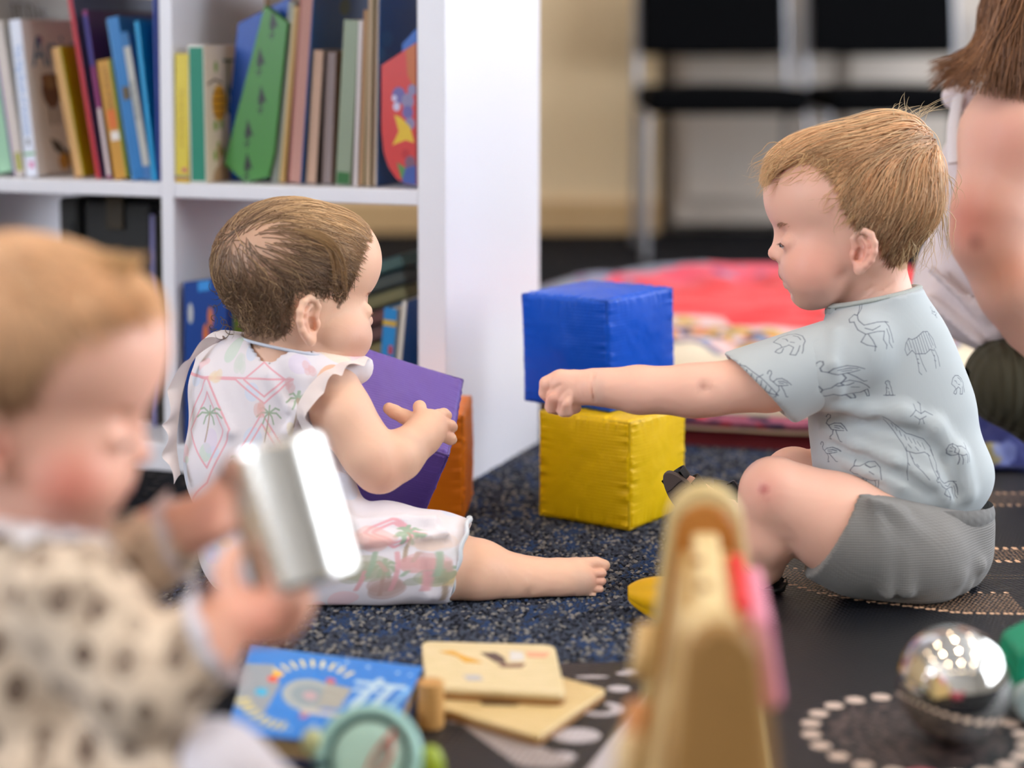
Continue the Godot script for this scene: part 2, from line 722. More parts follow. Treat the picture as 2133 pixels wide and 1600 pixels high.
# A wall with one opening: local x runs along it, at: centre of the opening along x and its height.
func holed(called: String, c: Vector3, turn: float, w: float, at: float, yc: float, ow: float, oh: float, m0: Material) -> void:
	var m := MB.new()
	var xf := Transform3D(Basis(Vector3.UP, turn), Vector3(c.x, 0, c.z))
	var H := 2.71
	# along-wall coordinate of the opening in this local frame
	var lo := at - ow / 2
	var hi := at + ow / 2
	m.rbox(xf * T(Vector3((-w / 2 + lo) / 2, H / 2, 0)), Vector3(lo + w / 2, H, 0.15), 0.002)
	m.rbox(xf * T(Vector3((w / 2 + hi) / 2, H / 2, 0)), Vector3(w / 2 - hi, H, 0.15), 0.002)
	m.rbox(xf * T(Vector3(at, (yc - oh / 2) / 2, 0)), Vector3(ow, yc - oh / 2, 0.15), 0.002)
	m.rbox(xf * T(Vector3(at, (H + yc + oh / 2) / 2, 0)), Vector3(ow, H - yc - oh / 2, 0.15), 0.002)
	tag(obj(called, m, m0), "", "", "", "structure")


func noise_normal(freq: float, size: int, strength: float) -> NoiseTexture2D:
	var fn := FastNoiseLite.new()
	fn.seed = 3
	fn.frequency = freq
	var t := NoiseTexture2D.new()
	t.width = size
	t.height = size
	t.seamless = true
	t.as_normal_map = true
	t.bump_strength = strength
	t.noise = fn
	return t


# ---------------------------------------------------------------- bookcase and books
const YAW := -0.36155

# Where the ray through a pixel meets the bookcase's plane at the depth v: (x along the front, height).
func BK(px: float, py: float, v := 0.0) -> Vector2:
	var o := G(930, 1035)
	var b := Basis(Vector3.UP, YAW)
	var r := ray(px, py)
	var e := Vector3(0, CAM_H, 0) - o
	var t := (-v - b.z.dot(e)) / b.z.dot(r)
	var q := e + r * t
	return Vector2(b.x.dot(q), q.y)


func bookcase() -> void:
	var o := thing("bookcase", "white open cube bookcase full of picture books behind the girl", "bookcase", G(930, 1035), YAW)
	shelf_node = o
	var w := mat(Color(0.9, 0.9, 0.93), 0.35)
	var D := 0.36
	var slab := func(called: String, x0: float, x1: float, y0: float, y1: float):
		var m := MB.new()
		m.rbox(T(Vector3((x0 + x1) / 2, (y0 + y1) / 2, -D / 2)), Vector3(x1 - x0, y1 - y0, D), 0.0015, 2)
		obj(called, m, w, o)
	var xs := [-0.427, -0.814, -1.201]
	slab.call("side_panel", -0.04, 0.0, 0.0, 1.51)
	slab.call("side_panel", -1.628, -1.588, 0.0, 1.51)
	slab.call("base_panel", -1.588, -0.04, 0.0, 0.038)
	slab.call("top_panel", -1.588, -0.04, 1.472, 1.51)
	for x in xs:
		slab.call("divider", x, x + 0.02, 0.038, 1.472)
	var edges := [-1.588, -1.201, -0.814, -0.427, -0.04]
	for y in [0.384, 0.747, 1.11]:
		for i in 4:
			slab.call("shelf_board", edges[i] + (0.02 if i > 0 else 0.0), edges[i + 1], y, y + 0.02)


var page_mat: Material

# One book, spine outward, standing on a shelf. px: left and right of the foot and left of the top, py of the top; v: how far back.
func book(label: String, bl: float, br: float, tl: float, ty: float, v: float, depth: float, cover: Color, side: Color, o := {}) -> Node3D:
	var by: float = o.get("by", 380.0)
	var a := BK(bl, by, v)
	var b := BK(br, by, v)
	var c := BK(tl, ty, v)
	var base: float = o.get("base", 0.4045)
	var th: float = b.x - a.x
	var h: float = o.get("h", c.y - base)
	var lean: float = atan2(c.x - a.x, c.y - base)
	var ca := cos(lean)
	th *= ca
	var pivot: float = a.x if lean <= 0 else a.x + th / ca
	var n := thing("book", label, "book", Vector3.ZERO, 0.0, o.get("group", "picture books in the bookcase"))
	n.transform = shelf_node.transform * Transform3D(Basis(Vector3.BACK, -lean), Vector3(pivot, base, -v))
	var x0 := 0.0 if lean <= 0 else -th
	var w0: float = minf(0.0022, th * 0.2)
	var m := MB.new()
	var mc := mat(cover, o.get("rough", 0.4))
	# boards and spine
	if not o.get("pages", false):
		m.rbox(T(Vector3(x0 + th / 2, h / 2, -w0 / 2)), Vector3(th, h, w0), minf(0.0012, w0 * 0.45), 2)
		obj("spine", m, mc, n)
	var mside := mat(side, o.get("rough", 0.4))
	if o.has("art"):
		mside.albedo_color = Color.WHITE
		mside.albedo_texture = o.art
		mside.uv1_scale = Vector3(o.get("art_scale", 1.0), 1, 1)
	m = MB.new()
	m.rbox(T(Vector3(x0 + th - w0 / 2, h / 2, -depth / 2)), Vector3(w0, h, depth), minf(0.001, w0 * 0.45), 1)
	obj("cover", m, mside, n)
	m = MB.new()
	m.rbox(T(Vector3(x0 + w0 / 2, h / 2, -depth / 2)), Vector3(w0, h, depth), minf(0.001, w0 * 0.45), 1)
	obj("cover", m, mat(o.get("left", cover), 0.4), n)
	m = MB.new()
	var ins: float = 0.003 if not o.get("pages", false) else 0.001
	m.rbox(T(Vector3(x0 + th / 2, h / 2, -depth / 2)), Vector3(maxf(th - 2.0 * w0, 0.001), h - 2.0 * ins, depth - 2.0 * ins), 0.0008, 1)
	obj("pages", m, mat(o.get("page", Color(0.86, 0.78, 0.68)), 0.8) if not o.get("pages", false) else page_stripes(o.get("page", Color(0.86, 0.78, 0.68))), n)
	if o.has("text"):
		var tm := TextMesh.new()
		tm.text = o.text
		var sf := SystemFont.new()
		sf.font_names = PackedStringArray([o.get("font", "Droid Sans")])
		tm.font = sf
		tm.font_size = 32
		tm.pixel_size = th * o.get("tsize", 0.5) / 32.0
		tm.depth = 0.0006
		var tn := put("spine_title", tm, mat(o.get("tcol", Color(0.3, 0.4, 0.6)), 0.6), n)
		tn.transform = Transform3D(Basis(Vector3.BACK, -PI / 2), Vector3(x0 + th / 2, h * o.get("tpos", 0.55), 0.0001))
	for ct in o.get("cover_text", []):
		# lettering on the cover that faces right: [text, letter height, height on the cover, distance from the spine, colour]
		var cm := TextMesh.new()
		cm.text = ct[0]
		var cf := SystemFont.new()
		cf.font_names = PackedStringArray([ct[5] if ct.size() > 5 else "Droid Sans"])
		cm.font = cf
		cm.font_size = 32
		cm.horizontal_alignment = HORIZONTAL_ALIGNMENT_LEFT
		cm.pixel_size = ct[1] / 24.0
		cm.depth = 0.0006
		var cn := put("cover_title", cm, mat(ct[4], 0.6), n)
		cn.transform = Transform3D(Basis(Vector3(0, 0, -1), Vector3.UP, Vector3.RIGHT), Vector3(x0 + th + 0.0001, ct[2], -ct[3]))
	if o.has("dot"):
		for d in o.dot:
			m = MB.new()
			m.rbox(T(Vector3(x0 + th / 2 + th * d[0], h * d[1], 0.0003)), Vector3(th * d[2], h * d[3], 0.0008), 0.0003)
			obj("spine_mark", m, mat(d[4], 0.5), n)
	return n


func page_stripes(col: Color) -> Material:
	var im := Image.create(32, 4, false, Image.FORMAT_RGB8)
	for x in 32:
		var k := 0.72 if x % 4 == 0 else (0.9 if x % 4 == 1 else 1.0)
		for y in 4:
			im.set_pixel(x, y, Color(col.r * k, col.g * k, col.b * k))
	var m := mat(Color.WHITE, 0.8)
	m.albedo_texture = ImageTexture.create_from_image(im)
	return m


# A thick shaped board book standing with its cover to the front: outline given in pixels on the plane v.
func board(label: String, pts: Array, v: float, d: float, face: Color, rim: Color, art: Texture2D = null) -> Node3D:
	var q := PackedVector2Array()
	var lo := Vector2(9, 9)
	for p in pts:
		var s := BK(p[0], p[1], v)
		q.append(s)
		lo = lo.min(s)
	var ctr := Vector2.ZERO
	for i in q.size():
		ctr += q[i] / q.size()
	for i in q.size():
		q[i] -= Vector2(ctr.x, lo.y)
	var n := thing("board_book", label, "book", Vector3.ZERO, 0.0, "picture books in the bookcase")
	n.transform = shelf_node.transform * T(Vector3(ctr.x, maxf(lo.y, 0.4045), -v))
	var m := MB.new()
	m.prism(q, T(Vector3(0, 0, -d / 2)), d, 0.0015)
	obj("pages", m, mat(rim, 0.6), n)
	m = MB.new()
	m.prism(q, T(Vector3(0, 0, 0.0008)), 0.0016, 0.0005)
	var fm := mat(face, 0.35)
	if art:
		fm.albedo_color = Color.WHITE
		fm.albedo_texture = art
	obj("cover", m, fm, n)
	return n


# ---------------------------------------------------------------- drawing on textures
class Pen:
	var im: Image
	func _init(w: int, h: int, c: Color) -> void:
		im = Image.create(w, h, false, Image.FORMAT_RGB8)
		im.fill(c)

	func px(x: int, y: int, c: Color, a := 1.0) -> void:
		if x >= 0 and y >= 0 and x < im.get_width() and y < im.get_height():
			im.set_pixel(x, y, im.get_pixel(x, y).lerp(c, a))

	func disc(p: Vector2, r: float, c: Color, a := 1.0, sy := 1.0) -> void:
		for y in range(int(p.y - r * sy) - 1, int(p.y + r * sy) + 2):
			for x in range(int(p.x - r) - 1, int(p.x + r) + 2):
				var d := Vector2(x - p.x, (y - p.y) / sy).length()
				if d < r + 0.5:
					px(x, y, c, a * clampf(r + 0.5 - d, 0, 1))

	func line(pts: Array, w: float, c: Color, a := 1.0) -> void:
		for i in pts.size() - 1:
			var p: Vector2 = pts[i]
			var q: Vector2 = pts[i + 1]
			var n := maxi(1, int(p.distance_to(q) / maxf(0.7, w * 0.5)))
			for k in n + 1:
				disc(p.lerp(q, float(k) / n), w, c, a)

	func poly(pts: PackedVector2Array, c: Color, a := 1.0) -> void:
		var lo := pts[0]
		var hi := pts[0]
		for p in pts:
			lo = lo.min(p); hi = hi.max(p)
		for y in range(int(lo.y), int(hi.y) + 1):
			for x in range(int(lo.x), int(hi.x) + 1):
				if Geometry2D.is_point_in_polygon(Vector2(x + 0.5, y + 0.5), pts):
					px(x, y, c, a)

	func tex() -> ImageTexture:
		return ImageTexture.create_from_image(im)


func V(a: Array, s := 1.0, o := Vector2.ZERO) -> Array:
	var r := []
	for i in range(0, a.size(), 2):
		r.append(Vector2(a[i], a[i + 1]) * s + o)
	return r


func art_owl() -> Texture2D:
	# white cover: a title in teal, a small brown owl-like animal on thin legs, a butterfly
	var p := Pen.new(160, 256, Color(0.84, 0.8, 0.78))
	p.disc(Vector2(40, 34), 7, Color(0.55, 0.3, 0.45))
	p.disc(Vector2(55, 118), 22, Color(0.42, 0.26, 0.14), 1.0, 1.3)
	p.disc(Vector2(42, 98), 8, Color(0.5, 0.3, 0.2))
	p.disc(Vector2(68, 98), 8, Color(0.36, 0.22, 0.14))
	p.disc(Vector2(55, 104), 12, Color(0.6, 0.45, 0.28))
	p.line(V([48, 142, 48, 172]), 2.5, Color(0.3, 0.18, 0.1))
	p.line(V([64, 142, 64, 172]), 2.5, Color(0.3, 0.18, 0.1))
	p.poly(PackedVector2Array(V([40, 196, 62, 204, 80, 226, 66, 226, 48, 216])), Color(0.22, 0.2, 0.16))
	p.disc(Vector2(68, 236), 13, Color(0.75, 0.52, 0.1), 1.0, 1.1)
	p.disc(Vector2(94, 232), 14, Color(0.7, 0.48, 0.1))
	p.line(V([80, 216, 84, 250]), 2.5, Color(0.15, 0.12, 0.1))
	return p.tex()


func art_tree() -> Texture2D:
	# cream cover: dark green title letters, a honey-coloured hive, sprigs and a root
	var p := Pen.new(160, 256, Color(0.88, 0.8, 0.7))
	p.line(V([10, 72, 30, 64, 50, 70]), 2, Color(0.4, 0.28, 0.14))
	p.disc(Vector2(42, 108), 21, Color(0.85, 0.6, 0.08), 1.0, 1.6)
	for i in 4:
		p.line(V([26, 88 + i * 14, 58, 88 + i * 14]), 1.6, Color(0.55, 0.33, 0.05))
	for q in [[34, 40], [30, 150], [48, 148], [38, 190], [28, 206], [50, 200]]:
		p.disc(Vector2(q[0], q[1]), 5, Color(0.5, 0.62, 0.12), 1.0, 2.0)
	p.line(V([40, 190, 44, 232]), 4, Color(0.7, 0.5, 0.35))
	p.disc(Vector2(46, 250), 26, Color(0.72, 0.58, 0.42))
	return p.tex()


func art_penguins() -> Texture2D:
	# green cover with five small dark birds in a slanting row, each over a scribble
	var p := Pen.new(256, 512, Color(0.24, 0.5, 0.2))
	for q in [[198, 52], [146, 158], [150, 268], [96, 366], [92, 462]]:
		p.poly(PackedVector2Array(V([0, -40, 14, -8, 22, 12, 8, 8, 4, 22, -8, 22, -12, 4], 1.0, Vector2(q[0], q[1]))), Color(0.04, 0.1, 0.06))
		p.line(V([-14, 34, 4, 28, -6, 44], 1.0, Vector2(q[0], q[1])), 2.5, Color(0.05, 0.12, 0.07))
	return p.tex()


func art_red() -> Texture2D:
	var p := Pen.new(160, 512, Color(0.78, 0.16, 0.15))
	p.poly(PackedVector2Array(V([110, 0, 160, 0, 160, 180, 120, 120])), Color(0.72, 0.36, 0.1))
	for q in [[80, 190, 30, 0], [120, 210, 28, 1], [70, 230, 16, 2], [120, 250, 24, 0], [60, 200, 12, 2], [140, 170, 20, 1], [130, 290, 22, 1]]:
		p.disc(Vector2(q[0], q[1]), q[2], [Color(0.38, 0.34, 0.6), Color(0.5, 0.47, 0.62), Color(0.75, 0.73, 0.85)][q[3]])
	p.poly(PackedVector2Array(V([60, 260, 90, 270, 130, 300, 150, 360, 110, 350, 50, 370, 80, 320])), Color(0.85, 0.7, 0.08))
	p.disc(Vector2(110, 400), 18, Color(0.7, 0.06, 0.1))
	p.disc(Vector2(130, 430), 24, Color(0.45, 0.3, 0.4))
	p.poly(PackedVector2Array(V([70, 430, 110, 450, 130, 500, 90, 490])), Color(0.3, 0.5, 0.25))
	p.poly(PackedVector2Array(V([110, 450, 160, 440, 160, 512, 90, 505])), Color(0.2, 0.3, 0.6))
	return p.tex()


func art_blue(seed_: int) -> Texture2D:
	var p := Pen.new(128, 256, Color(0.05, 0.3, 0.56))
	var r := RandomNumberGenerator.new()
	r.seed = seed_
	for i in 9:
		p.disc(Vector2(r.randf() * 128, r.randf() * 256), 5 + r.randf() * 16, [Color(0.1, 0.42, 0.66), Color(0.04, 0.2, 0.42), Color(0.45, 0.42, 0.2), Color(0.2, 0.5, 0.72)][r.randi() % 4], 0.6)
	return p.tex()


func books() -> void:
	var b := Color(0.05, 0.36, 0.7)
	# ---- upper left cubby, left to right
	book("tall mint spined picture book with a grey titled cover at the far left", -30, 28, -95, -60, 0.03, 0.24, Color(0.62, 0.8, 0.68), Color(0.62, 0.59, 0.55), {"h": 0.262, "left": Color(0.3, 0.5, 0.35), "cover_text": [["If Dis", 0.026, 0.232, 0.055, Color(0.22, 0.16, 0.11), "Droid Serif"]]})
	book("cream picture book with a lilac spine edge left of the white spine", 30, 53, -20, 42, 0.028, 0.24, Color(0.83, 0.79, 0.77), Color(0.8, 0.78, 0.74), {"left": Color(0.5, 0.36, 0.68), "dot": [[-0.42, 0.5, 0.12, 0.98, Color(0.52, 0.4, 0.7)], [0.1, 0.09, 0.5, 0.12, Color(0.62, 0.62, 0.25)]]})
	book("white spined animal book with a butterfly on its cover", 55, 79, 18, 40, 0.025, 0.26, Color(0.88, 0.9, 0.96), Color.WHITE, {"art": art_owl(), "cover_text": [["Animals", 0.044, 0.178, 0.018, Color(0.08, 0.4, 0.56)]], "art_scale": 1.6, "text": "The Big Book of Animals", "tsize": 0.62, "tcol": Color(0.42, 0.6, 0.82), "dot": [[0.0, 0.145, 1.0, 0.013, Color(0.2, 0.65, 0.2)], [0.1, 0.075, 0.4, 0.04, Color(0.85, 0.5, 0.7)], [0.0, 0.22, 0.2, 0.04, Color(0.15, 0.15, 0.15)]]})
	book("thick yellow board book with tan pages facing out", 156, 176, 105, 94, 0.03, 0.15, Color(0.8, 0.62, 0.4), Color(0.66, 0.6, 0.04), {"pages": true, "page": Color(0.88, 0.7, 0.47)})
	book("thin red spined book leaning between yellow and purple books", 201, 210, 131, -60, 0.028, 0.25, Color(0.74, 0.12, 0.2), Color(0.3, 0.33, 0.45), {"h": 0.265})
	book("purple book with a magenta spine behind the gold spine", 223, 232, 171, 18, 0.027, 0.25, Color(0.55, 0.1, 0.42), Color(0.27, 0.1, 0.3), {"dot": [[0.0, 0.82, 1.0, 0.3, Color(0.2, 0.16, 0.5)], [0.1, 0.22, 0.8, 0.4, Color(0.86, 0.8, 0.8)]]})
	book("gold spined little book with a white spot", 238, 268, 200, 124, 0.022, 0.2, Color(0.76, 0.55, 0.18), Color(0.5, 0.58, 0.16), {"text": "LITTLE STORIES", "tsize": 0.45, "tpos": 0.72, "tcol": Color(0.5, 0.33, 0.1), "dot": [[0.0, 0.5, 0.6, 0.16, Color(0.83, 0.42, 0.14)], [0.05, 0.36, 0.6, 0.075, Color(0.9, 0.87, 0.85)], [0.44, 0.5, 0.12, 0.99, Color(0.5, 0.62, 0.2)]]})
	book("mid blue spine with a round brown picture", 276, 301, 221, 33, 0.018, 0.25, Color(0.08, 0.45, 0.72), Color(0.12, 0.38, 0.6), {"dot": [[0.15, 0.53, 0.6, 0.08, Color(0.35, 0.3, 0.2)], [-0.46, 0.5, 0.08, 0.99, Color(0.45, 0.68, 0.88)], [0.1, 0.035, 0.8, 0.05, Color(0.02, 0.42, 0.68)]]})
	book("blue spine with a pale grey title strip", 301, 317, 251, 70, 0.019, 0.24, Color(0.72, 0.72, 0.7), Color(0.14, 0.36, 0.62), {"text": "stories of the sea", "tsize": 0.6, "tcol": Color(0.35, 0.36, 0.36), "dot": [[0.0, 0.05, 1.0, 0.1, Color(0.2, 0.42, 0.66)], [0.0, 0.97, 1.0, 0.1, Color(0.12, 0.42, 0.66)]]})
	book("bright cyan spine next to the divider", 317, 326, 279, 42, 0.015, 0.25, Color(0.0, 0.6, 0.83), Color(0.0, 0.5, 0.75), {})
	book("indigo spine with white dots in the corner against the divider", 327.5, 332, 317, -60, 0.02, 0.2, Color(0.14, 0.25, 0.62), Color(0.14, 0.25, 0.62), {"h": 0.26, "by": 372.0})
	# ---- upper right cubby
	book("lemon yellow picture book at the left end of the right cubby", 365, 393, 364, 112, 0.005, 0.22, Color(0.84, 0.76, 0.24), Color(0.82, 0.74, 0.25), {"text": "The Very Yellow Book", "tsize": 0.4, "tcol": Color(0.72, 0.6, 0.2), "tpos": 0.5, "dot": [[0.2, 0.1, 0.3, 0.03, Color(0.75, 0.2, 0.45)], [0.0, 0.045, 1.0, 0.02, Color(0.5, 0.5, 0.45)], [0.0, 0.025, 1.0, 0.012, Color(0.85, 0.5, 0.15)]]})
	book("white book with a broad green spine and a honey hive on its cover", 396, 430, 390, 94, 0.006, 0.24, Color(0.86, 0.85, 0.82), Color.WHITE, {"art": art_tree(), "cover_text": [["TALES", 0.04, 0.148, 0.052, Color(0.06, 0.26, 0.14)], ["MAGIC", 0.04, 0.113, 0.056, Color(0.06, 0.26, 0.14)], ["TREE", 0.04, 0.076, 0.06, Color(0.06, 0.26, 0.14)]], "art_scale": 1.6, "text": "TALES OF THE MAGIC TREE", "tsize": 0.48, "tcol": Color(0.62, 0.85, 0.72), "dot": [[0.03, 0.5, 0.84, 0.97, Color(0.0, 0.5, 0.4)]]})
	board("blue board book with a cut off corner behind the green one", [[497, 62], [606, 6], [606, 330], [560, 388], [482, 388], [468, 330]], 0.075, 0.012, Color(0.07, 0.3, 0.66), Color(0.7, 0.5, 0.5))
	board("green board book with five little black birds", [[552, 22], [600, 58], [572, 330], [560, 380], [512, 390], [468, 352]], 0.045, 0.014, Color(0.24, 0.5, 0.2), Color(0.2, 0.42, 0.17), art_penguins())
	book("tan spined tall book above the blue board book", 545, 556, 552, -80, 0.16, 0.18, Color(0.66, 0.52, 0.34), Color(0.55, 0.45, 0.35), {"h": 0.27})
	book("grey paperback leaning against the green board book", 564, 579, 604, -30, 0.05, 0.2, Color(0.5, 0.52, 0.48), Color(0.6, 0.58, 0.52), {"h": 0.25})
	book("ochre spined book with dark blue cover", 581, 594, 611, 12, 0.045, 0.21, Color(0.66, 0.5, 0.22), Color(0.14, 0.12, 0.12), {"left": Color(0.8, 0.76, 0.6), "dot": [[-0.3, 0.5, 0.35, 0.98, Color(0.76, 0.68, 0.5)]]})
	book("pink edged board book with red dots", 599, 628, 627, -40, 0.04, 0.2, Color(0.7, 0.45, 0.42), b, {"h": 0.27, "pages": true, "page": Color(0.78, 0.58, 0.54), "art": art_blue(4)})
	book("small silver edged board book", 637, 660, 653, 104, 0.04, 0.1, Color(0.7, 0.6, 0.52), Color(0.2, 0.15, 0.13), {"pages": true, "page": Color(0.8, 0.66, 0.58)})
	book("small dark grey board book with a pale worn edge", 670, 692, 680, 108, 0.045, 0.1, Color(0.6, 0.52, 0.5), Color(0.36, 0.26, 0.2), {"pages": true, "page": Color(0.6, 0.54, 0.54)})
	book("grey green rounded spine with a green foot", 698, 730, 716, 42, 0.03, 0.2, Color(0.5, 0.55, 0.46), Color(0.45, 0.4, 0.3), {"left": Color(0.83, 0.74, 0.55), "dot": [[0.0, 0.045, 0.8, 0.07, Color(0.07, 0.35, 0.1)]]})
	book("white paperback between the green spine and the brown pages", 735, 744, 747, 42, 0.03, 0.2, Color(0.78, 0.74, 0.74), Color(0.1, 0.2, 0.14), {})
	book("brown edged paperback left of the tall blue book", 746, 758, 757, 20, 0.03, 0.22, Color(0.66, 0.5, 0.36), Color(0.16, 0.3, 0.14), {"pages": true, "page": Color(0.76, 0.6, 0.46)})
	book("cream edged picture book left of the tall blue book", 760, 771, 768, -40, 0.03, 0.24, Color(0.76, 0.66, 0.52), Color(0.5, 0.45, 0.3), {"pages": true, "page": Color(0.8, 0.7, 0.6), "h": 0.27})
	book("tall sky blue picture book behind the red board book", 774, 786, 780, -60, 0.035, 0.26, Color(0.74, 0.62, 0.55), b, {"h": 0.28, "art": art_blue(9), "pages": true})
	board("blue board book tip behind the red one", [[838, 92], [869, 58], [869, 380], [838, 380]], 0.05, 0.008, Color(0.08, 0.36, 0.72), Color(0.06, 0.28, 0.6))
	board("red board book with a rounded corner at the right end of the cubby", [[795, 136], [868, 88], [868, 386], [846, 384], [826, 372], [810, 348], [800, 318], [795, 270]], 0.02, 0.012, Color(0.72, 0.13, 0.14), Color(0.75, 0.3, 0.3), art_red())
	# ---- lower right cubby: standing and fallen books seen round the girl
	var low := {"base": 0.0385, "by": 985.0}
	book("plum spined thin book at the left of the lower right cubby", 418, 427, 418, 602, 0.042, 0.12, Color(0.22, 0.1, 0.16), Color(0.3, 0.15, 0.2), low)
	book("lime green book beside the plum spine", 430, 446, 430, 604, 0.042, 0.12, Color(0.62, 0.72, 0.22), Color(0.6, 0.7, 0.25), low)
	var p := Pen.new(128, 128, Color(0.03, 0.24, 0.55))
	p.disc(Vector2(66, 44), 9, Color(0.8, 0.42, 0.2))
	p.disc(Vector2(80, 30), 8, Color(0.8, 0.45, 0.25))
	p.disc(Vector2(62, 80), 14, Color(0.2, 0.5, 0.12), 1.0, 2.0)
	p.disc(Vector2(20, 28), 8, Color(0.75, 0.75, 0.75))
	p.poly(PackedVector2Array(V([34, 100, 60, 100, 60, 128, 34, 128])), Color(0.75, 0.72, 0.7))
	p.poly(PackedVector2Array(V([44, 2, 80, 0, 80, 10, 44, 12])), Color(0.2, 0.55, 0.85))
	board("blue board book with a green picture behind the girl's shoulder", [[384, 650], [472, 640], [476, 985], [388, 985]], 0.012, 0.02, Color(0.03, 0.24, 0.55), Color(0.1, 0.2, 0.5), p.tex()).position.y = 0.0385
	book("blue and white spined book standing at the right of the lower cubby", 778, 806, 800, 642, 0.04, 0.12, Color(0.08, 0.5, 0.76), Color(0.8, 0.78, 0.74), {"base": 0.0385, "by": 985.0, "dot": [[0, 0.9, 1.0, 0.04, Color(0.75, 0.62, 0.2)], [0.2, 0.72, 0.3, 0.06, Color(0.7, 0.15, 0.12)], [0, 0.35, 1.0, 0.5, Color(0.75, 0.68, 0.68)]]})
	book("teal picture book leaning at the right end of the lower cubby", 808, 818, 838, 626, 0.04, 0.12, Color(0.8, 0.78, 0.74), Color(0.02, 0.28, 0.3), {"base": 0.0385, "by": 985.0, "art": art_blue(14)})
	# books lying at a slant on one another farther back
	var cols := [Color(0.42, 0.36, 0.16), Color(0.27, 0.1, 0.13), Color(0.3, 0.09, 0.12), Color(0.38, 0.36, 0.2), Color(0.1, 0.16, 0.18), Color(0.12, 0.3, 0.32)]
	var lab := ["olive book lowest of the slanting pile in the lower cubby", "maroon book second from the bottom of the slanting pile", "dark red book in the middle of the slanting pile", "khaki green book above the dark red ones in the slanting pile", "charcoal book second from the top of the slanting pile", "dusty teal book on top of the slanting pile"]
	for i in 6:
		var c := BK(800 + i * 4, 722 - i * 34, 0.25)
		var n := thing("book", lab[i], "book", Vector3.ZERO, 0.0, "picture books in the bookcase")
		n.transform = shelf_node.transform * Transform3D(Basis(Vector3.BACK, 0.33), Vector3(c.x, c.y, -0.26))
		var m := MB.new()
		var hh := 0.02
		m.rbox(T(Vector3(-0.02, 0, 0)), Vector3(0.2 - 0.012 * i, hh - 0.001, 0.17), 0.002, 1)
		obj("cover", m, mat(cols[i], 0.5), n)
		m = MB.new()
		m.rbox(T(Vector3(-0.018, 0, 0.002)), Vector3(0.2 - 0.012 * i, hh - 0.006, 0.171), 0.001, 1)
		obj("pages", m, mat(cols[i].lerp(Color(0.7, 0.62, 0.5), 0.35), 0.8), n)
	# a support book under the pile
	for i in 2:
		var n2 := thing("book", ["dark brown book standing under the slanting pile", "grey green book standing under the slanting pile"][i], "book", Vector3.ZERO, 0.0, "picture books in the bookcase")
		n2.transform = shelf_node.transform * T(Vector3(-0.2 + i * 0.11, 0.0385, -0.26))
		var m2 := MB.new()
		m2.rbox(T(Vector3(0, 0.06 + i * 0.02, 0)), Vector3(0.03, 0.12 + i * 0.04, 0.16), 0.002, 1)
		obj("cover", m2, mat([Color(0.3, 0.2, 0.12), Color(0.36, 0.38, 0.28)][i], 0.5), n2)
		m2 = MB.new()
		m2.rbox(T(Vector3(0, 0.061 + i * 0.02, 0.001)), Vector3(0.024, 0.12 + i * 0.04, 0.16), 0.001, 1)
		obj("pages", m2, mat(Color(0.75, 0.66, 0.5), 0.8), n2)
	# ---- lower left cubby: a black case and a thin lavender book beside it
	var e := BK(168, 430, 0.12)
	var e2 := BK(318, 430, 0.12)
	var k := thing("storage_case", "black storage case standing in the lower left cubby", "case", Vector3.ZERO)
	k.transform = shelf_node.transform * T(Vector3((e.x + e2.x) / 2, 0.0385, -0.2))
	var mm := MB.new()
	mm.rbox(T(Vector3(0, 0.165, 0)), Vector3(e2.x - e.x, 0.33, 0.16), 0.012, 3)
	obj("body", mm, mat(Color(0.015, 0.015, 0.02), 0.5), k)
	mm = MB.new()
	mm.rbox(T(Vector3(0, 0.31, 0.083)), Vector3(0.03, 0.05, 0.006), 0.002, 1)
	obj("clasp", mm, mat(Color(0.2, 0.15, 0.06), 0.4), k)
	mm = MB.new()
	mm.rbox(T(Vector3(0, 0.26, 0)), Vector3(e2.x - e.x + 0.002, 0.004, 0.162), 0.001, 1)
	obj("seam", mm, mat(Color(0.04, 0.04, 0.05), 0.5), k)
	var e3 := BK(120, 430, 0.12)
	var k2 := thing("storage_case", "dark grey storage case left of the black one", "case", Vector3.ZERO)
	k2.transform = shelf_node.transform * T(Vector3((e.x + e3.x) / 2 - 0.002, 0.0385, -0.2))
	mm = MB.new()
	mm.rbox(T(Vector3(0, 0.165, 0)), Vector3(e.x - e3.x - 0.006, 0.33, 0.16), 0.006, 2)
	obj("body", mm, mat(Color(0.16, 0.16, 0.15), 0.6), k2)
	mm = MB.new()
	mm.rbox(T(Vector3(0, 0.28, 0.081)), Vector3(0.02, 0.03, 0.004), 0.001, 1)
	obj("clasp", mm, mat(Color(0.1, 0.1, 0.1), 0.4), k2)
	book("thin lavender book right of the black case", 318, 327, 312, 440, 0.1, 0.2, Color(0.5, 0.48, 0.66), Color(0.2, 0.19, 0.14), {"base": 0.0385, "by": 985.0, "h": 0.31})


# ---------------------------------------------------------------- carpet, mats, cushion
func carpet_far() -> Material:
	var p := Pen.new(256, 256, Color(0.13, 0.14, 0.17))
	var r := RandomNumberGenerator.new()
	r.seed = 5
	var cols := [Color(0.07, 0.08, 0.11), Color(0.11, 0.15, 0.22), Color(0.2, 0.2, 0.22), Color(0.34, 0.33, 0.32), Color(0.09, 0.1, 0.14), Color(0.05, 0.06, 0.08)]
	for i in 5200:
		var q := Vector2(r.randf() * 256, r.randf() * 256)
		p.disc(q, 1.0 + r.randf() * 1.4, cols[r.randi() % 6], 0.9)
	var m := mat(Color(0.75, 0.75, 0.75), 0.95, 0.0, 0.2)
	m.albedo_texture = p.tex()
	m.uv1_triplanar = true
	m.uv1_world_triplanar = true
	m.uv1_scale = Vector3(1.6, 1.6, 1.6)
	return m


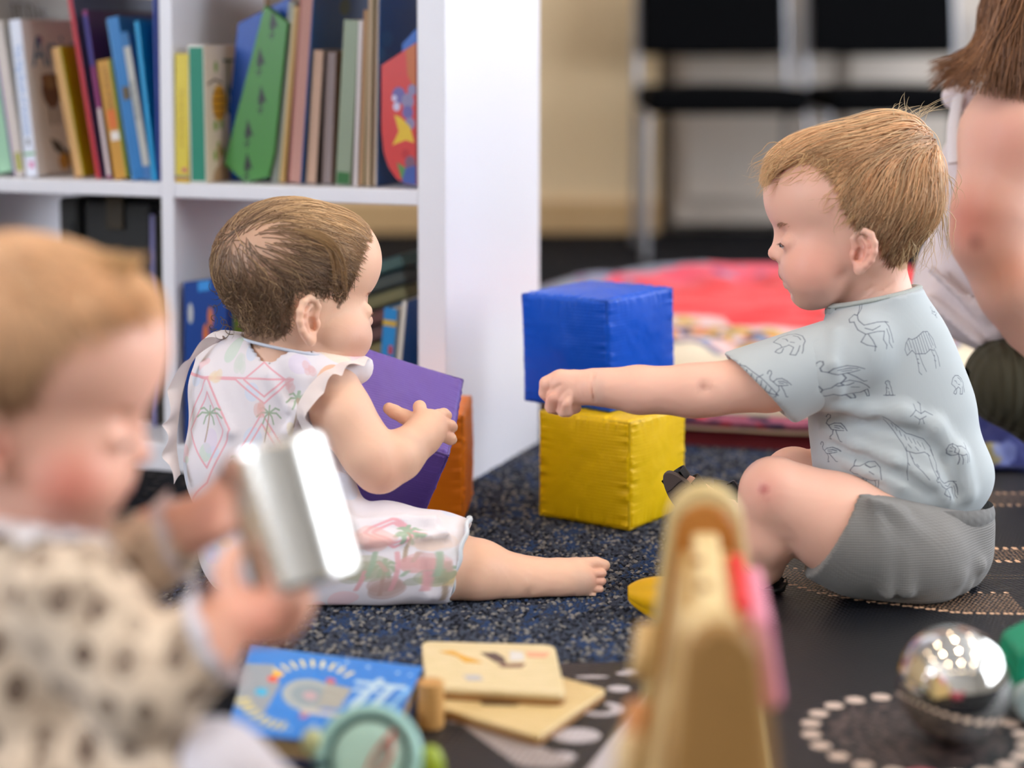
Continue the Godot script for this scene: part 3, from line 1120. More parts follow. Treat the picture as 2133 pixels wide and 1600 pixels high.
func carpet() -> void:
	# loop pile where the photograph is sharp enough to show it
	var mb := MB.new()
	var prof := [[0.0, 1.0], [0.55, 0.83], [0.9, 0.45], [1.0, 0.0]]
	for i in 4:
		for k in 7:
			var a := TAU * k / 6
			var nn := Vector3(cos(a) * prof[i][0], prof[i][1] + 0.15, sin(a) * prof[i][0]).normalized()
			mb.vert(Vector3(cos(a) * prof[i][0], prof[i][1], sin(a) * prof[i][0]), nn)
	for i in 3:
		for k in 6:
			mb.quad(i * 7 + k, i * 7 + k + 1, (i + 1) * 7 + k + 1, (i + 1) * 7 + k)
	var mm := MultiMesh.new()
	mm.transform_format = MultiMesh.TRANSFORM_3D
	mm.use_colors = true
	mm.mesh = mb.mesh()
	var r := RandomNumberGenerator.new()
	r.seed = 11
	var fn := FastNoiseLite.new()
	fn.seed = 8
	fn.frequency = 9.0
	var f2 := FastNoiseLite.new()
	f2.seed = 21
	f2.frequency = 45.0
	var xs: Array[Transform3D] = []
	var cs := PackedColorArray()
	var px := 0.0048
	var pz := 0.0043
	var z := -3.05
	var row := 0
	while z < -1.44:
		var x := -0.42 + (row % 2) * px * 0.5
		while x < 0.66:
			var keep := true
			if z > -1.72 and x > -0.3:
				keep = false
			if x > 0.34 + (z + 2.0) * -0.28 and z > -2.62:
				keep = false
			if keep:
				var a := 0.7 + sin(row * 0.9) * 0.25 + r.randf_range(-0.45, 0.45)
				var s := r.randf_range(0.75, 1.2)
				var b := Basis(Vector3.UP, a) * Basis(Vector3(1, 0, 0), r.randf_range(-0.25, 0.25)).scaled(Vector3(0.0036 * s, 0.0034 * r.randf_range(0.7, 1.3), 0.0025))
				xs.append(Transform3D(b, Vector3(x + r.randf_range(-0.001, 0.001), -0.0004, z + r.randf_range(-0.001, 0.001))))
				var n := fn.get_noise_2d(x * 2.2, z) + 0.5 * f2.get_noise_2d(x, z)
				var q := r.randf()
				var c := lin(0.215, 0.23, 0.28)
				if n > 0.18 and q < 0.6:
					c = lin(0.18, 0.245, 0.37)
				elif q < 0.25:
					c = lin(0.11, 0.12, 0.155)
				elif q < 0.5:
					c = lin(0.26, 0.285, 0.34)
				elif q > 0.83 - 0.12 * n:
					c = lin(0.49, 0.475, 0.46) if r.randf() < 0.6 else lin(0.38, 0.38, 0.39)
				cs.append(c)
			x += px
		z += pz
		row += 1
	mm.instance_count = xs.size()
	for i in xs.size():
		mm.set_instance_transform(i, xs[i])
		mm.set_instance_color(i, cs[i])
	var o := MultiMeshInstance3D.new()
	o.multimesh = mm
	o.material_override = vmat(0.9, 0.25)
	o.name = "carpet_pile"
	add_child(o)
	tag(o, "dark navy loop pile carpet with beige flecks between the blocks and the mats", "carpet", "", "stuff")
	# ---- the woven black mats
	var weave := Image.create(16, 16, false, Image.FORMAT_RGB8)
	for y in 16:
		for xx in 16:
			var u := (xx + (8 if y >= 8 else 0)) % 16
			var hgt := sin(PI * (u + 0.5) / 16.0) * (0.4 + 0.6 * sin(PI * ((y % 8) + 0.5) / 8.0))
			weave.set_pixel(xx, y, Color(hgt, hgt, hgt))
	var wt := ImageTexture.create_from_image(weave)
	var mk := func(called: String, label: String, poly: PackedVector2Array, origin: Vector2, size: Vector2, tex: Texture2D, turn: float, y: float):
		# poly in the floor's (x, z); one slab with a sewn edge
		var m := MB.new()
		var q := PackedVector2Array()
		for p in poly:
			q.append(Vector2(p.x, -p.y))
		m.prism(q, Transform3D(Basis(Vector3.RIGHT, -PI / 2), Vector3(0, y, 0)), 0.003, 0.001)
		var uv2 := PackedVector2Array()
		for i in m.v.size():
			var w := Vector2(m.v[i].x, m.v[i].z)
			uv2.append((w - origin) / size)
			m.uv[i] = w.rotated(turn) / 0.0085
		var me := m.mesh()
		var arr := me.surface_get_arrays(0)
		arr[Mesh.ARRAY_TEX_UV2] = uv2
		me = ArrayMesh.new()
		me.add_surface_from_arrays(Mesh.PRIMITIVE_TRIANGLES, arr)
		var mt := mat(Color(0.028, 0.042, 0.075), 0.3)
		mt.heightmap_enabled = true
		mt.heightmap_texture = wt
		mt.heightmap_scale = 0.16
		mt.detail_enabled = true
		mt.detail_albedo = tex
		mt.detail_uv_layer = BaseMaterial3D.DETAIL_UV_2
		mt.detail_blend_mode = BaseMaterial3D.BLEND_MODE_MIX
		tag(put(called, me, mt), label, "mat")
	# front mat: white dotted figures
	var o1 := Vector2(-0.5, -1.8)
	var s1 := Vector2(0.75, 0.6)
	var W := 900
	var im := Image.create(W, 720, false, Image.FORMAT_RGBA8)
	var dot := func(img: Image, g: Vector2, o: Vector2, k: float, rx: float, rz: float, c: Color, ang := 0.0):
		var cp := (g - o) * k
		var rr := int(maxf(rx, rz) * k) + 2
		for yy in range(int(cp.y) - rr, int(cp.y) + rr + 1):
			for xx in range(int(cp.x) - rr, int(cp.x) + rr + 1):
				if xx < 0 or yy < 0 or xx >= img.get_width() or yy >= img.get_height():
					continue
				var e := (Vector2(xx, yy) - cp).rotated(-ang) / k
				if (e / Vector2(rx, rz)).length() < 1.0:
					img.set_pixel(xx, yy, c)
	var G2 := func(px_: float, py_: float) -> Vector2:
		var g := G(px_, py_)
		return Vector2(g.x, g.z)
	var wh := Color(0.74, 0.71, 0.73)
	for d in [[1312, 1415, 0.014, 0.006], [1232, 1422, 0.016, 0.004], [1288, 1447, 0.011, 0.009], [1200, 1545, 0.021, 0.017], [1338, 1408, 0.02, 0.005], [960, 1516, 0.012, 0.006], [1000, 1526, 0.014, 0.008], [930, 1506, 0.008, 0.004], [1170, 1590, 0.012, 0.01], [1120, 1598, 0.01, 0.008]]:
		dot.call(im, G2.call(d[0], d[1]), o1, 1200.0, d[2], d[3], wh)
	for k in 13:
		var a := -0.9 + k * 0.34
		dot.call(im, G2.call(1249, 1489) + Vector2(cos(a) * 0.016, sin(a) * 0.014), o1, 1200.0, 0.006, 0.005, wh)
	for k in 30:
		var t := k / 29.0
		dot.call(im, G2.call(lerpf(985, 1130, t), lerpf(1520, 1600, t)), o1, 1200.0, 0.012 + 0.012 * t, 0.008 + 0.006 * t, Color(0.62, 0.58, 0.57))
	for k in 40:
		var t2 := k / 39.0
		dot.call(im, G2.call(lerpf(1372, 1290, t2), lerpf(1440, 1640, t2)), o1, 1200.0, 0.008 + 0.026 * t2, 0.014, wh)
	for k in 10:
		dot.call(im, G2.call(600 + k * 24, 1585 + (k % 2) * 8), o1, 1200.0, 0.006, 0.005, Color(0.4, 0.38, 0.36))
	var A := [G2.call(560, 1412), G2.call(1420, 1386), G2.call(1520, 1640), G2.call(560, 1640)]
	mk.call("floor_mat", "black woven floor mat with white dotted figures under the blue book and wooden tiles", PackedVector2Array(A), o1, s1, ImageTexture.create_from_image(im), 0.5, 0.0042)
	# right mat: a tan beaded band and a ring of pale beads
	var o2 := Vector2(0.15, -2.75)
	var s2 := Vector2(0.8, 1.3)
	var K := 1000.0
	var i2 := Image.create(800, 1300, false, Image.FORMAT_RGBA8)
	var tan_ := Color(0.9, 0.72, 0.58)
	var r2 := RandomNumberGenerator.new()
	r2.seed = 4
	var band := [[1560, 1195], [1640, 1227], [1720, 1250], [1800, 1264], [1900, 1276], [2000, 1289], [2140, 1291]]
	for i in band.size() - 1:
		var a: Vector2 = G2.call(band[i][0], band[i][1])
		var b: Vector2 = G2.call(band[i + 1][0], band[i + 1][1])
		var cnt := int(a.distance_to(b) / 0.0125)
		for k in cnt:
			var p: Vector2 = a.lerp(b, (k + 0.5) / cnt)
			dot.call(i2, p + Vector2(-0.0026, 0), o2, K, 0.0028, 0.0032, tan_)
			dot.call(i2, p + Vector2(0.003, 0), o2, K, 0.0028, 0.0032, tan_)
			dot.call(i2, p + Vector2(0.004, -0.075), o2, K, 0.003, 0.0032, tan_)
			for z2 in 14:
				for q in 3:
					dot.call(i2, p + Vector2(-0.006 + q * 0.0045 + (z2 % 2) * 0.002, -0.008 - z2 * 0.0046), o2, K, 0.0015, 0.0016, Color(0.66, 0.52, 0.4))
	for bd in [[1970, 1036, 1064], [1955, 1152, 1182], [2040, 962, 985]]:
		var p0: Vector2 = G2.call(bd[0], bd[1])
		var p1: Vector2 = G2.call(bd[0], bd[2])
		var zc := p0.y
		while zc < p1.y:
			var xx := p0.x - 0.1
			var edge := zc - p0.y < 0.006 or p1.y - zc < 0.008
			while xx < 0.94:
				dot.call(i2, Vector2(xx + r2.randf() * 0.002, zc), o2, K, 0.0034 if edge else 0.0017, 0.0034 if edge else 0.0016, tan_ if edge else Color(0.66, 0.52, 0.4))
				xx += 0.011 if edge else 0.005
			zc += 0.005
	for k in 120:
		dot.call(i2, G2.call(1900, 1216) + Vector2(k * 0.004, 0), o2, K, 0.0012, 0.0012, Color(0.6, 0.48, 0.35))
		dot.call(i2, G2.call(1900, 1210) + Vector2(k * 0.004 + 0.002, 0), o2, K, 0.0012, 0.0012, Color(0.6, 0.48, 0.35))
	var rc := Vector2(0.345, -1.56)
	for k in 60:
		for j in 34:
			var e := Vector2(r2.randf_range(-1, 1), r2.randf_range(-1, 1))
			if e.length() < 0.9 and j % 2 == 0:
				dot.call(i2, rc + e * Vector2(0.082, 0.085), o2, K, 0.0032, 0.0017, Color(0.38, 0.32, 0.31))
	for k in 22:
		var a2 := TAU * k / 22
		dot.call(i2, rc + Vector2(cos(a2) * 0.09, sin(a2) * 0.092), o2, K, 0.009, 0.0085, Color(0.86, 0.78, 0.73))
	var B2 := [G2.call(1500, 1180), G2.call(1640, 1120), Vector2(0.62, -2.7), Vector2(0.94, -2.7), Vector2(0.94, -1.46), G2.call(1545, 1640)]
	mk.call("floor_mat", "black woven plastic mat with tan beaded bands under the seated boy", PackedVector2Array(B2), o2, s2, ImageTexture.create_from_image(i2), -0.35, 0.0048)


func cushion() -> void:
	var C := Vector3(0.5, 0.0, -3.3)
	var R := 0.6
	var o := thing("floor_cushion", "large round red baby floor cushion with a dotted fabric rim", "cushion", C)
	# texture seen from above
	var S := 512
	var p := Pen.new(S, S, Color(0.86, 0.12, 0.16))
	var r := RandomNumberGenerator.new()
	r.seed = 2
	# front band: cream with purple, orange and blue flowers; back band: pink red with purple spots; left: grey blue
	for y in S:
		for x in S:
			var d := Vector2(x - 256, y - 256) / 256.0
			var a := atan2(d.y, d.x)
			var l := d.length()
			if l > 0.3 + 0.05 * cos(a) and a > 0.1 and a < 2.95:
				p.im.set_pixel(x, y, Color(0.85, 0.72, 0.72) if l < 0.56 else (Color(0.36, 0.38, 0.5) if l < 0.58 else Color(0.86, 0.8, 0.7)))
			elif l > 0.55 and (a > 2.9 or a < -1.2):
				p.im.set_pixel(x, y, Color(0.46, 0.49, 0.58) if l > 0.74 and (a > 2.7 or a < -1.8) else (Color(0.84, 0.26, 0.36) if l > 0.62 else Color(0.85, 0.18, 0.25)))
			if l > 0.93 and (a > 2.4 or a < -2.15):
				p.im.set_pixel(x, y, Color(0.35, 0.6, 0.42))
	for i in 800:
		var a := r.randf() * TAU
		var l := r.randf_range(0.62, 1.0)
		var q := Vector2(256, 256) + Vector2(cos(a), sin(a)) * l * 256
		var aa := wrapf(a, -PI, PI)
		if aa > 0.1 and aa < 2.95:
			q = Vector2(256, 256) + Vector2(cos(a), sin(a)) * lerpf(0.34, 0.54, (l - 0.62) / 0.38) * 256
			if l > 0.5:
				p.disc(q, r.randf_range(3, 9), [Color(0.24, 0.19, 0.33), Color(0.2, 0.15, 0.32), Color(0.85, 0.5, 0.25), Color(0.45, 0.6, 0.82), Color(0.75, 0.6, 0.2), Color(0.86, 0.76, 0.76)][i % 6])
		elif (aa > 2.9 or aa < -1.3) and i % 3 == 0:
			p.disc(q, r.randf_range(3, 8), [Color(0.4, 0.2, 0.42), Color(0.5, 0.5, 0.62)][i % 2], 0.8)
	var top := mat(Color.WHITE, 0.75)
	top.albedo_texture = p.tex()
	top.rim_enabled = true
	top.rim = 0.3
	var fn := FastNoiseLite.new()
	fn.seed = 4
	fn.frequency = 3.2
	var NR := 46
	var NA := 120
	var rimh := func(a: float) -> float:
		return 0.115 - 0.025 * sin(a)      # a: sin > 0 is towards the camera (+z)
	var m := MB.new()
	for i in NR + 1:
		var t := float(i) / NR
		for k in NA + 1:
			var a := TAU * k / NA
			var rr := R * sin(t * PI / 2) if t < 1.0 else R
			var l := rr / R
			var hgt: float = lerpf(0.125, rimh.call(a), smooth(0.0, 0.85, l))
			hgt += 0.02 * exp(-pow((l - 0.8) / 0.14, 2.0))
			hgt *= sqrt(maxf(0.0, 1.0 - pow(l, 9.0))) * 0.45 + 0.55
			hgt += 0.016 * fn.get_noise_2d(cos(a) * rr * 0.8, sin(a) * rr * 2.8) * (1.0 - pow(l, 6.0))
			hgt += 0.007 * sin(a * 17.0 + 3.0 * l) * smooth(0.25, 0.6, l) * (1.0 - smooth(0.62, 0.72, l))
			m.vert(Vector3(cos(a) * rr, hgt, sin(a) * rr), Vector3.UP, Vector2(0.5 + 0.5 * cos(a) * l, 0.5 + 0.5 * sin(a) * l))
	grid_mesh(m, NR, NA)
	obj("cover", m, top, o)
	# rim: dotted band over a dark red foot
	var p2 := Pen.new(512, 64, Color(0.66, 0.36, 0.45))
	for i in 150:
		p2.disc(Vector2(r.randf() * 512, r.randf() * 64), r.randf_range(3, 8), [Color(0.2, 0.13, 0.24), Color(0.26, 0.2, 0.32), Color(0.8, 0.18, 0.25)][i % 3])
	var bandm := mat(Color.WHITE, 0.8)
	bandm.albedo_texture = p2.tex()
	bandm.uv1_scale = Vector3(5, 1, 1)
	for part in [["rim_band", 0.03, 0.26, bandm, 0.012], ["piping", 0.026, 0.032, mat(Color(0.8, 0.7, 0.58), 0.8), 0.01], ["base", 0.0, 0.028, mat(Color(0.42, 0.03, 0.07), 0.8), -0.004]]:
		m = MB.new()
		for i in 7:
			var t := i / 6.0
			for k in NA + 1:
				var a := TAU * k / NA
				var top_h: float = rimh.call(a) * 0.56
				var y0: float = part[1]
				var y1: float = minf(part[2], top_h) if part[0] == "rim_band" else part[2]
				var rr: float = R + part[4] * sin(t * PI) + 0.003 * sin(a * 23.0)
				m.vert(Vector3(cos(a) * rr, lerpf(y0, y1, t), sin(a) * rr), Vector3(cos(a), 0, sin(a)), Vector2(float(k) / NA, 1.0 - t))
		grid_mesh(m, 6, NA)
		obj(part[0], m, part[3], o)
	# a blue patterned cloth thrown on the mat at the right, behind the boy
	var c := thing("patterned_cloth", "crumpled blue patterned cloth lying by the woman's knee", "cloth", G(2090, 950))
	var p3 := Pen.new(128, 128, Color(0.16, 0.19, 0.42))
	for i in 60:
		p3.disc(Vector2(r.randf() * 128, r.randf() * 128), r.randf_range(3, 9), [Color(0.45, 0.5, 0.72), Color(0.12, 0.12, 0.2), Color(0.55, 0.5, 0.3), Color(0.6, 0.3, 0.45)][i % 4], 0.85)
	var cm := mat(Color.WHITE, 0.85)
	cm.albedo_texture = p3.tex()
	m = MB.new()
	for i in 41:
		for k in 41:
			var x := i / 40.0 - 0.5
			var z := k / 40.0 - 0.5
			var e := maxf(absf(x), absf(z)) * 2.0
			var hgt := 0.075 * (1.0 - pow(e, 3.0)) * (0.75 + 0.5 * fn.get_noise_2d(x * 1.6, z * 1.6)) + 0.01 + 0.012 * fn.get_noise_2d(x * 6.0 + 9.0, z * 6.0)
			m.vert(Vector3(0.07 + x * 0.3, maxf(hgt, 0.006), z * 0.26), Vector3.UP, Vector2(x, z) + Vector2(0.5, 0.5))
	grid_mesh(m, 40, 40)
	obj("fabric", m, cm, c)
	m = MB.new()
	var hem := PackedVector3Array()
	for i in 41:
		hem.append(m.v[i * 41 + 40] if false else Vector3(0.07 + (i / 40.0 - 0.5) * 0.3, 0.012, 0.13))
	var hr := PackedFloat32Array()
	hr.resize(41)
	hr.fill(0.003)
	m.tube(hem, hr, 6)
	obj("hem", m, mat(Color(0.1, 0.12, 0.3), 0.8), c)


# Quads and smooth normals for a grid of (na + 1) x (nb + 1) vertices in mb.
func grid_mesh(m: MB, na: int, nb: int, base := 0) -> void:
	var acc := PackedVector3Array()
	acc.resize(m.v.size())
	var w := nb + 1
	for i in na:
		for k in nb:
			var a := base + i * w + k
			var g := (m.v[a + w + 1] - m.v[a]).cross(m.v[a + 1] - m.v[a + w])
			if g.dot(m.n[a]) < 0:
				g = -g
			for q in [a, a + 1, a + w, a + w + 1]:
				acc[q] += g
	for i in range(base, m.v.size()):
		if acc[i].length() > 0:
			m.n[i] = acc[i].normalized()
	# close the seam of a grid that runs round
	for i in na + 1:
		var a := base + i * w
		var b := a + nb
		if m.v[a].distance_to(m.v[b]) < 1e-5:
			var s := (m.n[a] + m.n[b]).normalized()
			m.n[a] = s
			m.n[b] = s
	for i in na:
		for k in nb:
			var a := base + i * w + k
			m.quad(a, a + 1, a + w + 1, a + w)


func chairs() -> void:
	var black := mat(Color(0.02, 0.022, 0.03), 0.9, 0.0, 0.2)
	var steel := mat(Color(0.62, 0.62, 0.64), 0.35, 0.7)
	var proto := thing("visitor_chair", "black upholstered chair nearest the tan wall, its whole seat in view", "chair", Vector3.ZERO, 0.0, "black chairs along the wall")
	var m := MB.new()
	var bow := func(p: Vector3, n: Vector3, w: int, s: float) -> Vector3:
		return p + Vector3(0, 0.012 * cos(p.x * 5.0) if p.y > 0 else 0.0, 0)
	m.rbox(T(Vector3(0, 0.44, 0)), Vector3(0.445, 0.07, 0.44), 0.022, 4, bow, 6)
	obj("seat", m, black, proto)
	m = MB.new()
	var curve := func(p: Vector3, n: Vector3, w: int, s: float) -> Vector3:
		return p + Vector3(0, 0, 0.5 * p.x * p.x)
	m.rbox(Transform3D(Basis(Vector3.RIGHT, -0.12), Vector3(0, 0.75, -0.245)), Vector3(0.43, 0.37, 0.035), 0.016, 3, curve, 8)
	obj("backrest", m, black, proto)
	for s in [-1.0, 1.0]:
		m = MB.new()
		m.tube(PackedVector3Array([Vector3(s * 0.225, 0.0, 0.2), Vector3(s * 0.222, 0.41, 0.19)]), PackedFloat32Array([0.011, 0.011]), 10)
		obj("leg", m, steel, proto)
		m = MB.new()
		m.tube(PackedVector3Array([Vector3(s * 0.225, 0.0, -0.24), Vector3(s * 0.225, 0.45, -0.21), Vector3(s * 0.225, 0.62, -0.235), Vector3(s * 0.215, 0.95, -0.275)]), PackedFloat32Array([0.012, 0.012, 0.012, 0.012]), 10)
		obj("leg", m, steel, proto)
		m = MB.new()
		m.tube(PackedVector3Array([Vector3(s * 0.222, 0.405, 0.2), Vector3(s * 0.222, 0.405, -0.215)]), PackedFloat32Array([0.011, 0.011]), 10)
		obj("seat_rail", m, steel, proto)
	m = MB.new()
	m.tube(PackedVector3Array([Vector3(-0.222, 0.405, -0.2), Vector3(0.222, 0.405, -0.2)]), PackedFloat32Array([0.01, 0.01]), 10)
	obj("stretcher", m, steel, proto)
	var q := P(1515, 190, 5.2)
	proto.position = Vector3(q.x, 0, q.z - 0.2)
	var labels := ["black upholstered chair above the boy's head, second from the tan wall"]
	for i in 1:
		var d: Node3D = proto.duplicate()
		d.name = numbered("visitor_chair")
		add_child(d)
		var q2 := P(1895 + i * 380, 190, 5.2)
		d.position = Vector3(q2.x, 0, q2.z - 0.2)
		d.set_meta("label", labels[i])


# ---------------------------------------------------------------- soft blocks
func ribbed(col: Color, rough: float) -> StandardMaterial3D:
	var im := Image.create(8, 64, false, Image.FORMAT_RGB8)
	for y in 64:
		for x in 8:
			var h := 0.5 + 0.5 * sin(TAU * y / 64.0 * 2.0)
			im.set_pixel(x, y, Color(h, h, h))
	var m := mat(col, rough, 0.0, 0.38)
	m.heightmap_enabled = true
	m.heightmap_texture = ImageTexture.create_from_image(im)
	m.heightmap_scale = 0.012
	m.uv1_scale = Vector3(3, 17, 1)
	m.clearcoat_enabled = true
	m.clearcoat = 0.1
	m.clearcoat_roughness = 0.3
	return m


func soft_cube(called: String, label: String, xf: Transform3D, size: float, col: Color, seed_: int, pucker := 1.0, rough := 0.42) -> Node3D:
	var o := thing(called, label, "soft block", Vector3.ZERO, 0.0, "vinyl covered soft blocks")
	o.transform = xf
	var h := size / 2
	var fn := FastNoiseLite.new()
	fn.seed = seed_
	fn.frequency = 14.0
	var f2 := FastNoiseLite.new()
	f2.seed = seed_ + 7
	f2.frequency = 160.0
	var shape := func(p: Vector3, n: Vector3, w: int, s: float) -> Vector3:
		var q := p / h
		var a: float = q[(w + 1) % 3]
		var b: float = q[(w + 2) % 3]
		var bul := (1.0 - a * a) * (1.0 - b * b)
		var e1 := 1.0 - absf(a)
		var e2 := 1.0 - absf(b)
		# puckers run in from the seams
		var pk := 0.0
		pk += exp(-e1 * 9.0) * f2.get_noise_2d(p[(w + 2) % 3] * 1.0, w * 3.0 + signf(a) * 7.0 + s * 13.0) * smooth(0.0, 0.1, e1)
		pk += exp(-e2 * 9.0) * f2.get_noise_2d(p[(w + 1) % 3] * 1.0, w * 5.0 + signf(b) * 11.0 + s * 17.0) * smooth(0.0, 0.1, e2)
		var dir := Vector3.ZERO
		dir[w] = s
		var pos := p + dir * (bul * size * 0.045 + pk * 0.006 * pucker + 0.0025 * fn.get_noise_3dv(p) * bul)
		# corners stay out, edges draw in a little
		var edge := 1.0 - maxf(minf(absf(q.x), absf(q.y)), minf(maxf(absf(q.x), absf(q.y)), absf(q.z))) 
		return pos * (1.0 - 0.018 * smooth(0.0, 0.9, edge))
	var m := MB.new()
	m.rbox(T(Vector3.ZERO), Vector3(size, size, size), size * 0.045, 4, shape, 44)
	# normals of the shaped grid
	renormal(m)
	obj("cover", m, ribbed(col, rough), o)
	# sewn seams along the twelve edges
	m = MB.new()
	for ax in 3:
		for s1 in [-1.0, 1.0]:
			for s2 in [-1.0, 1.0]:
				var pts := PackedVector3Array()
				var rr := PackedFloat32Array()
				for i in 25:
					var t := i / 24.0 * 2.0 - 1.0
					var p := Vector3.ZERO
					p[ax] = t * h * 0.97
					var k := 0.968 - 0.012 * (1.0 - t * t) + 0.004 * fn.get_noise_1d(t * 0.5 + ax + s1 * 2 + s2 * 5)
					p[(ax + 1) % 3] = s1 * h * k
					p[(ax + 2) % 3] = s2 * h * k
					pts.append(p)
					rr.append(0.0019)
				m.tube(pts, rr, 6)
	obj("seam", m, mat(col.darkened(0.12), rough), o)
	return o


func renormal(m: MB) -> void:
	# weld by position, then average the face normals
	var at := {}
	var id := PackedInt32Array()
	var acc := PackedVector3Array()
	for p in m.v:
		var k := Vector3i((p * 20000.0).round())
		if not at.has(k):
			at[k] = acc.size()
			acc.append(Vector3.ZERO)
		id.append(at[k])
	for i in range(0, m.ix.size(), 3):
		var a := m.ix[i]
		var b := m.ix[i + 1]
		var c := m.ix[i + 2]
		var g := (m.v[c] - m.v[a]).cross(m.v[b] - m.v[a])
		acc[id[a]] += g
		acc[id[b]] += g
		acc[id[c]] += g
	for i in m.v.size():
		if acc[id[i]].length() > 1e-12:
			m.n[i] = acc[id[i]].normalized()


func cubes() -> void:
	var y := 0.135
	var yc := (G(1121, 1078) + G(1428, 1068)) * 0.5
	soft_cube("soft_block", "yellow vinyl soft block on the carpet under the blue one", Transform3D(Basis(Vector3.UP, -0.615), Vector3(yc.x, y / 2 + 0.003, yc.z)), y, Color(0.95, 0.78, 0.0), 3, 1.2)
	var bc := P(1247, 735, 2.40)
	soft_cube("soft_block", "blue vinyl soft block balanced on the yellow one", Transform3D(Basis(Vector3.UP, -0.71) * Basis(Vector3(1, 0, 1).normalized(), 0.03), Vector3(bc.x, y + 0.006 + 0.0705, bc.z)), 0.14, Color(0.0, 0.33, 0.82), 9, 0.9, 0.38)
	var oc := G(975, 1088)
	soft_cube("soft_block", "orange vinyl soft block standing against the bookcase corner", Transform3D(Basis(Vector3.UP, -0.06), oc + Vector3(-0.068, 0.07, -0.062)), 0.134, Color(0.86, 0.45, 0.03), 5, 0.9)
	# the purple block that the girl holds, tipped towards her
	var right := cam_basis.x
	var up := cam_basis.y
	var tow := cam_basis.z
	var w := (-0.93 * right + 0.31 * up + 0.1 * tow).normalized()
	var e1 := (0.04 * right - 0.62 * up + 0.77 * tow)
	e1 = (e1 - w * e1.dot(w)).normalized()
	var e2 := w.cross(e1).normalized()      # from the front edge away, downwards
	if e2.dot(up) > 0:
		e2 = -e2
	var s := 0.13
	var c := P(937, 950, 2.105) + w * s / 2 - e1 * s / 2 + e2 * s / 2
	var bz := Basis(-w, -e2, Vector3.ZERO)
	bz.z = bz.x.cross(bz.y)
	soft_cube("soft_block", "purple vinyl soft block tipped up under the girl's hand", Transform3D(bz, c), s, Color(0.43, 0.33, 0.68), 12, 0.7, 0.42)


# ---------------------------------------------------------------- toys on the floor
func wood(col := Color(0.86, 0.72, 0.5), rough := 0.5) -> StandardMaterial3D:
	var m := mat(Color.WHITE, rough)
	var fn := FastNoiseLite.new()
	fn.seed = 6
	fn.frequency = 0.02
	var im := Image.create(128, 128, false, Image.FORMAT_RGB8)
	for y in 128:
		for x in 128:
			var k := 0.95 + 0.07 * fn.get_noise_2d(x * 1.0, y * 14.0) + 0.03 * sin(y * 0.9 + 3.0 * fn.get_noise_2d(x, y * 3.0))
			im.set_pixel(x, y, Color(col.r * k, col.g * k, col.b * k * k))
	m.albedo_texture = ImageTexture.create_from_image(im)
	m.uv1_triplanar = true
	m.uv1_scale = Vector3(9, 9, 9)
	return m


# A rounded outline of a polygon.
func rounded(pts: PackedVector2Array, r: float, seg := 5) -> PackedVector2Array:
	var o := PackedVector2Array()
	var n := pts.size()
	for i in n:
		var p := pts[i]
		var a := (pts[(i + n - 1) % n] - p).normalized()
		var b := (pts[(i + 1) % n] - p).normalized()
		for k in seg + 1:
			var t := float(k) / seg
			o.append((p + a * r).lerp(p, t).lerp(p.lerp(p + b * r, t), t))
	return o


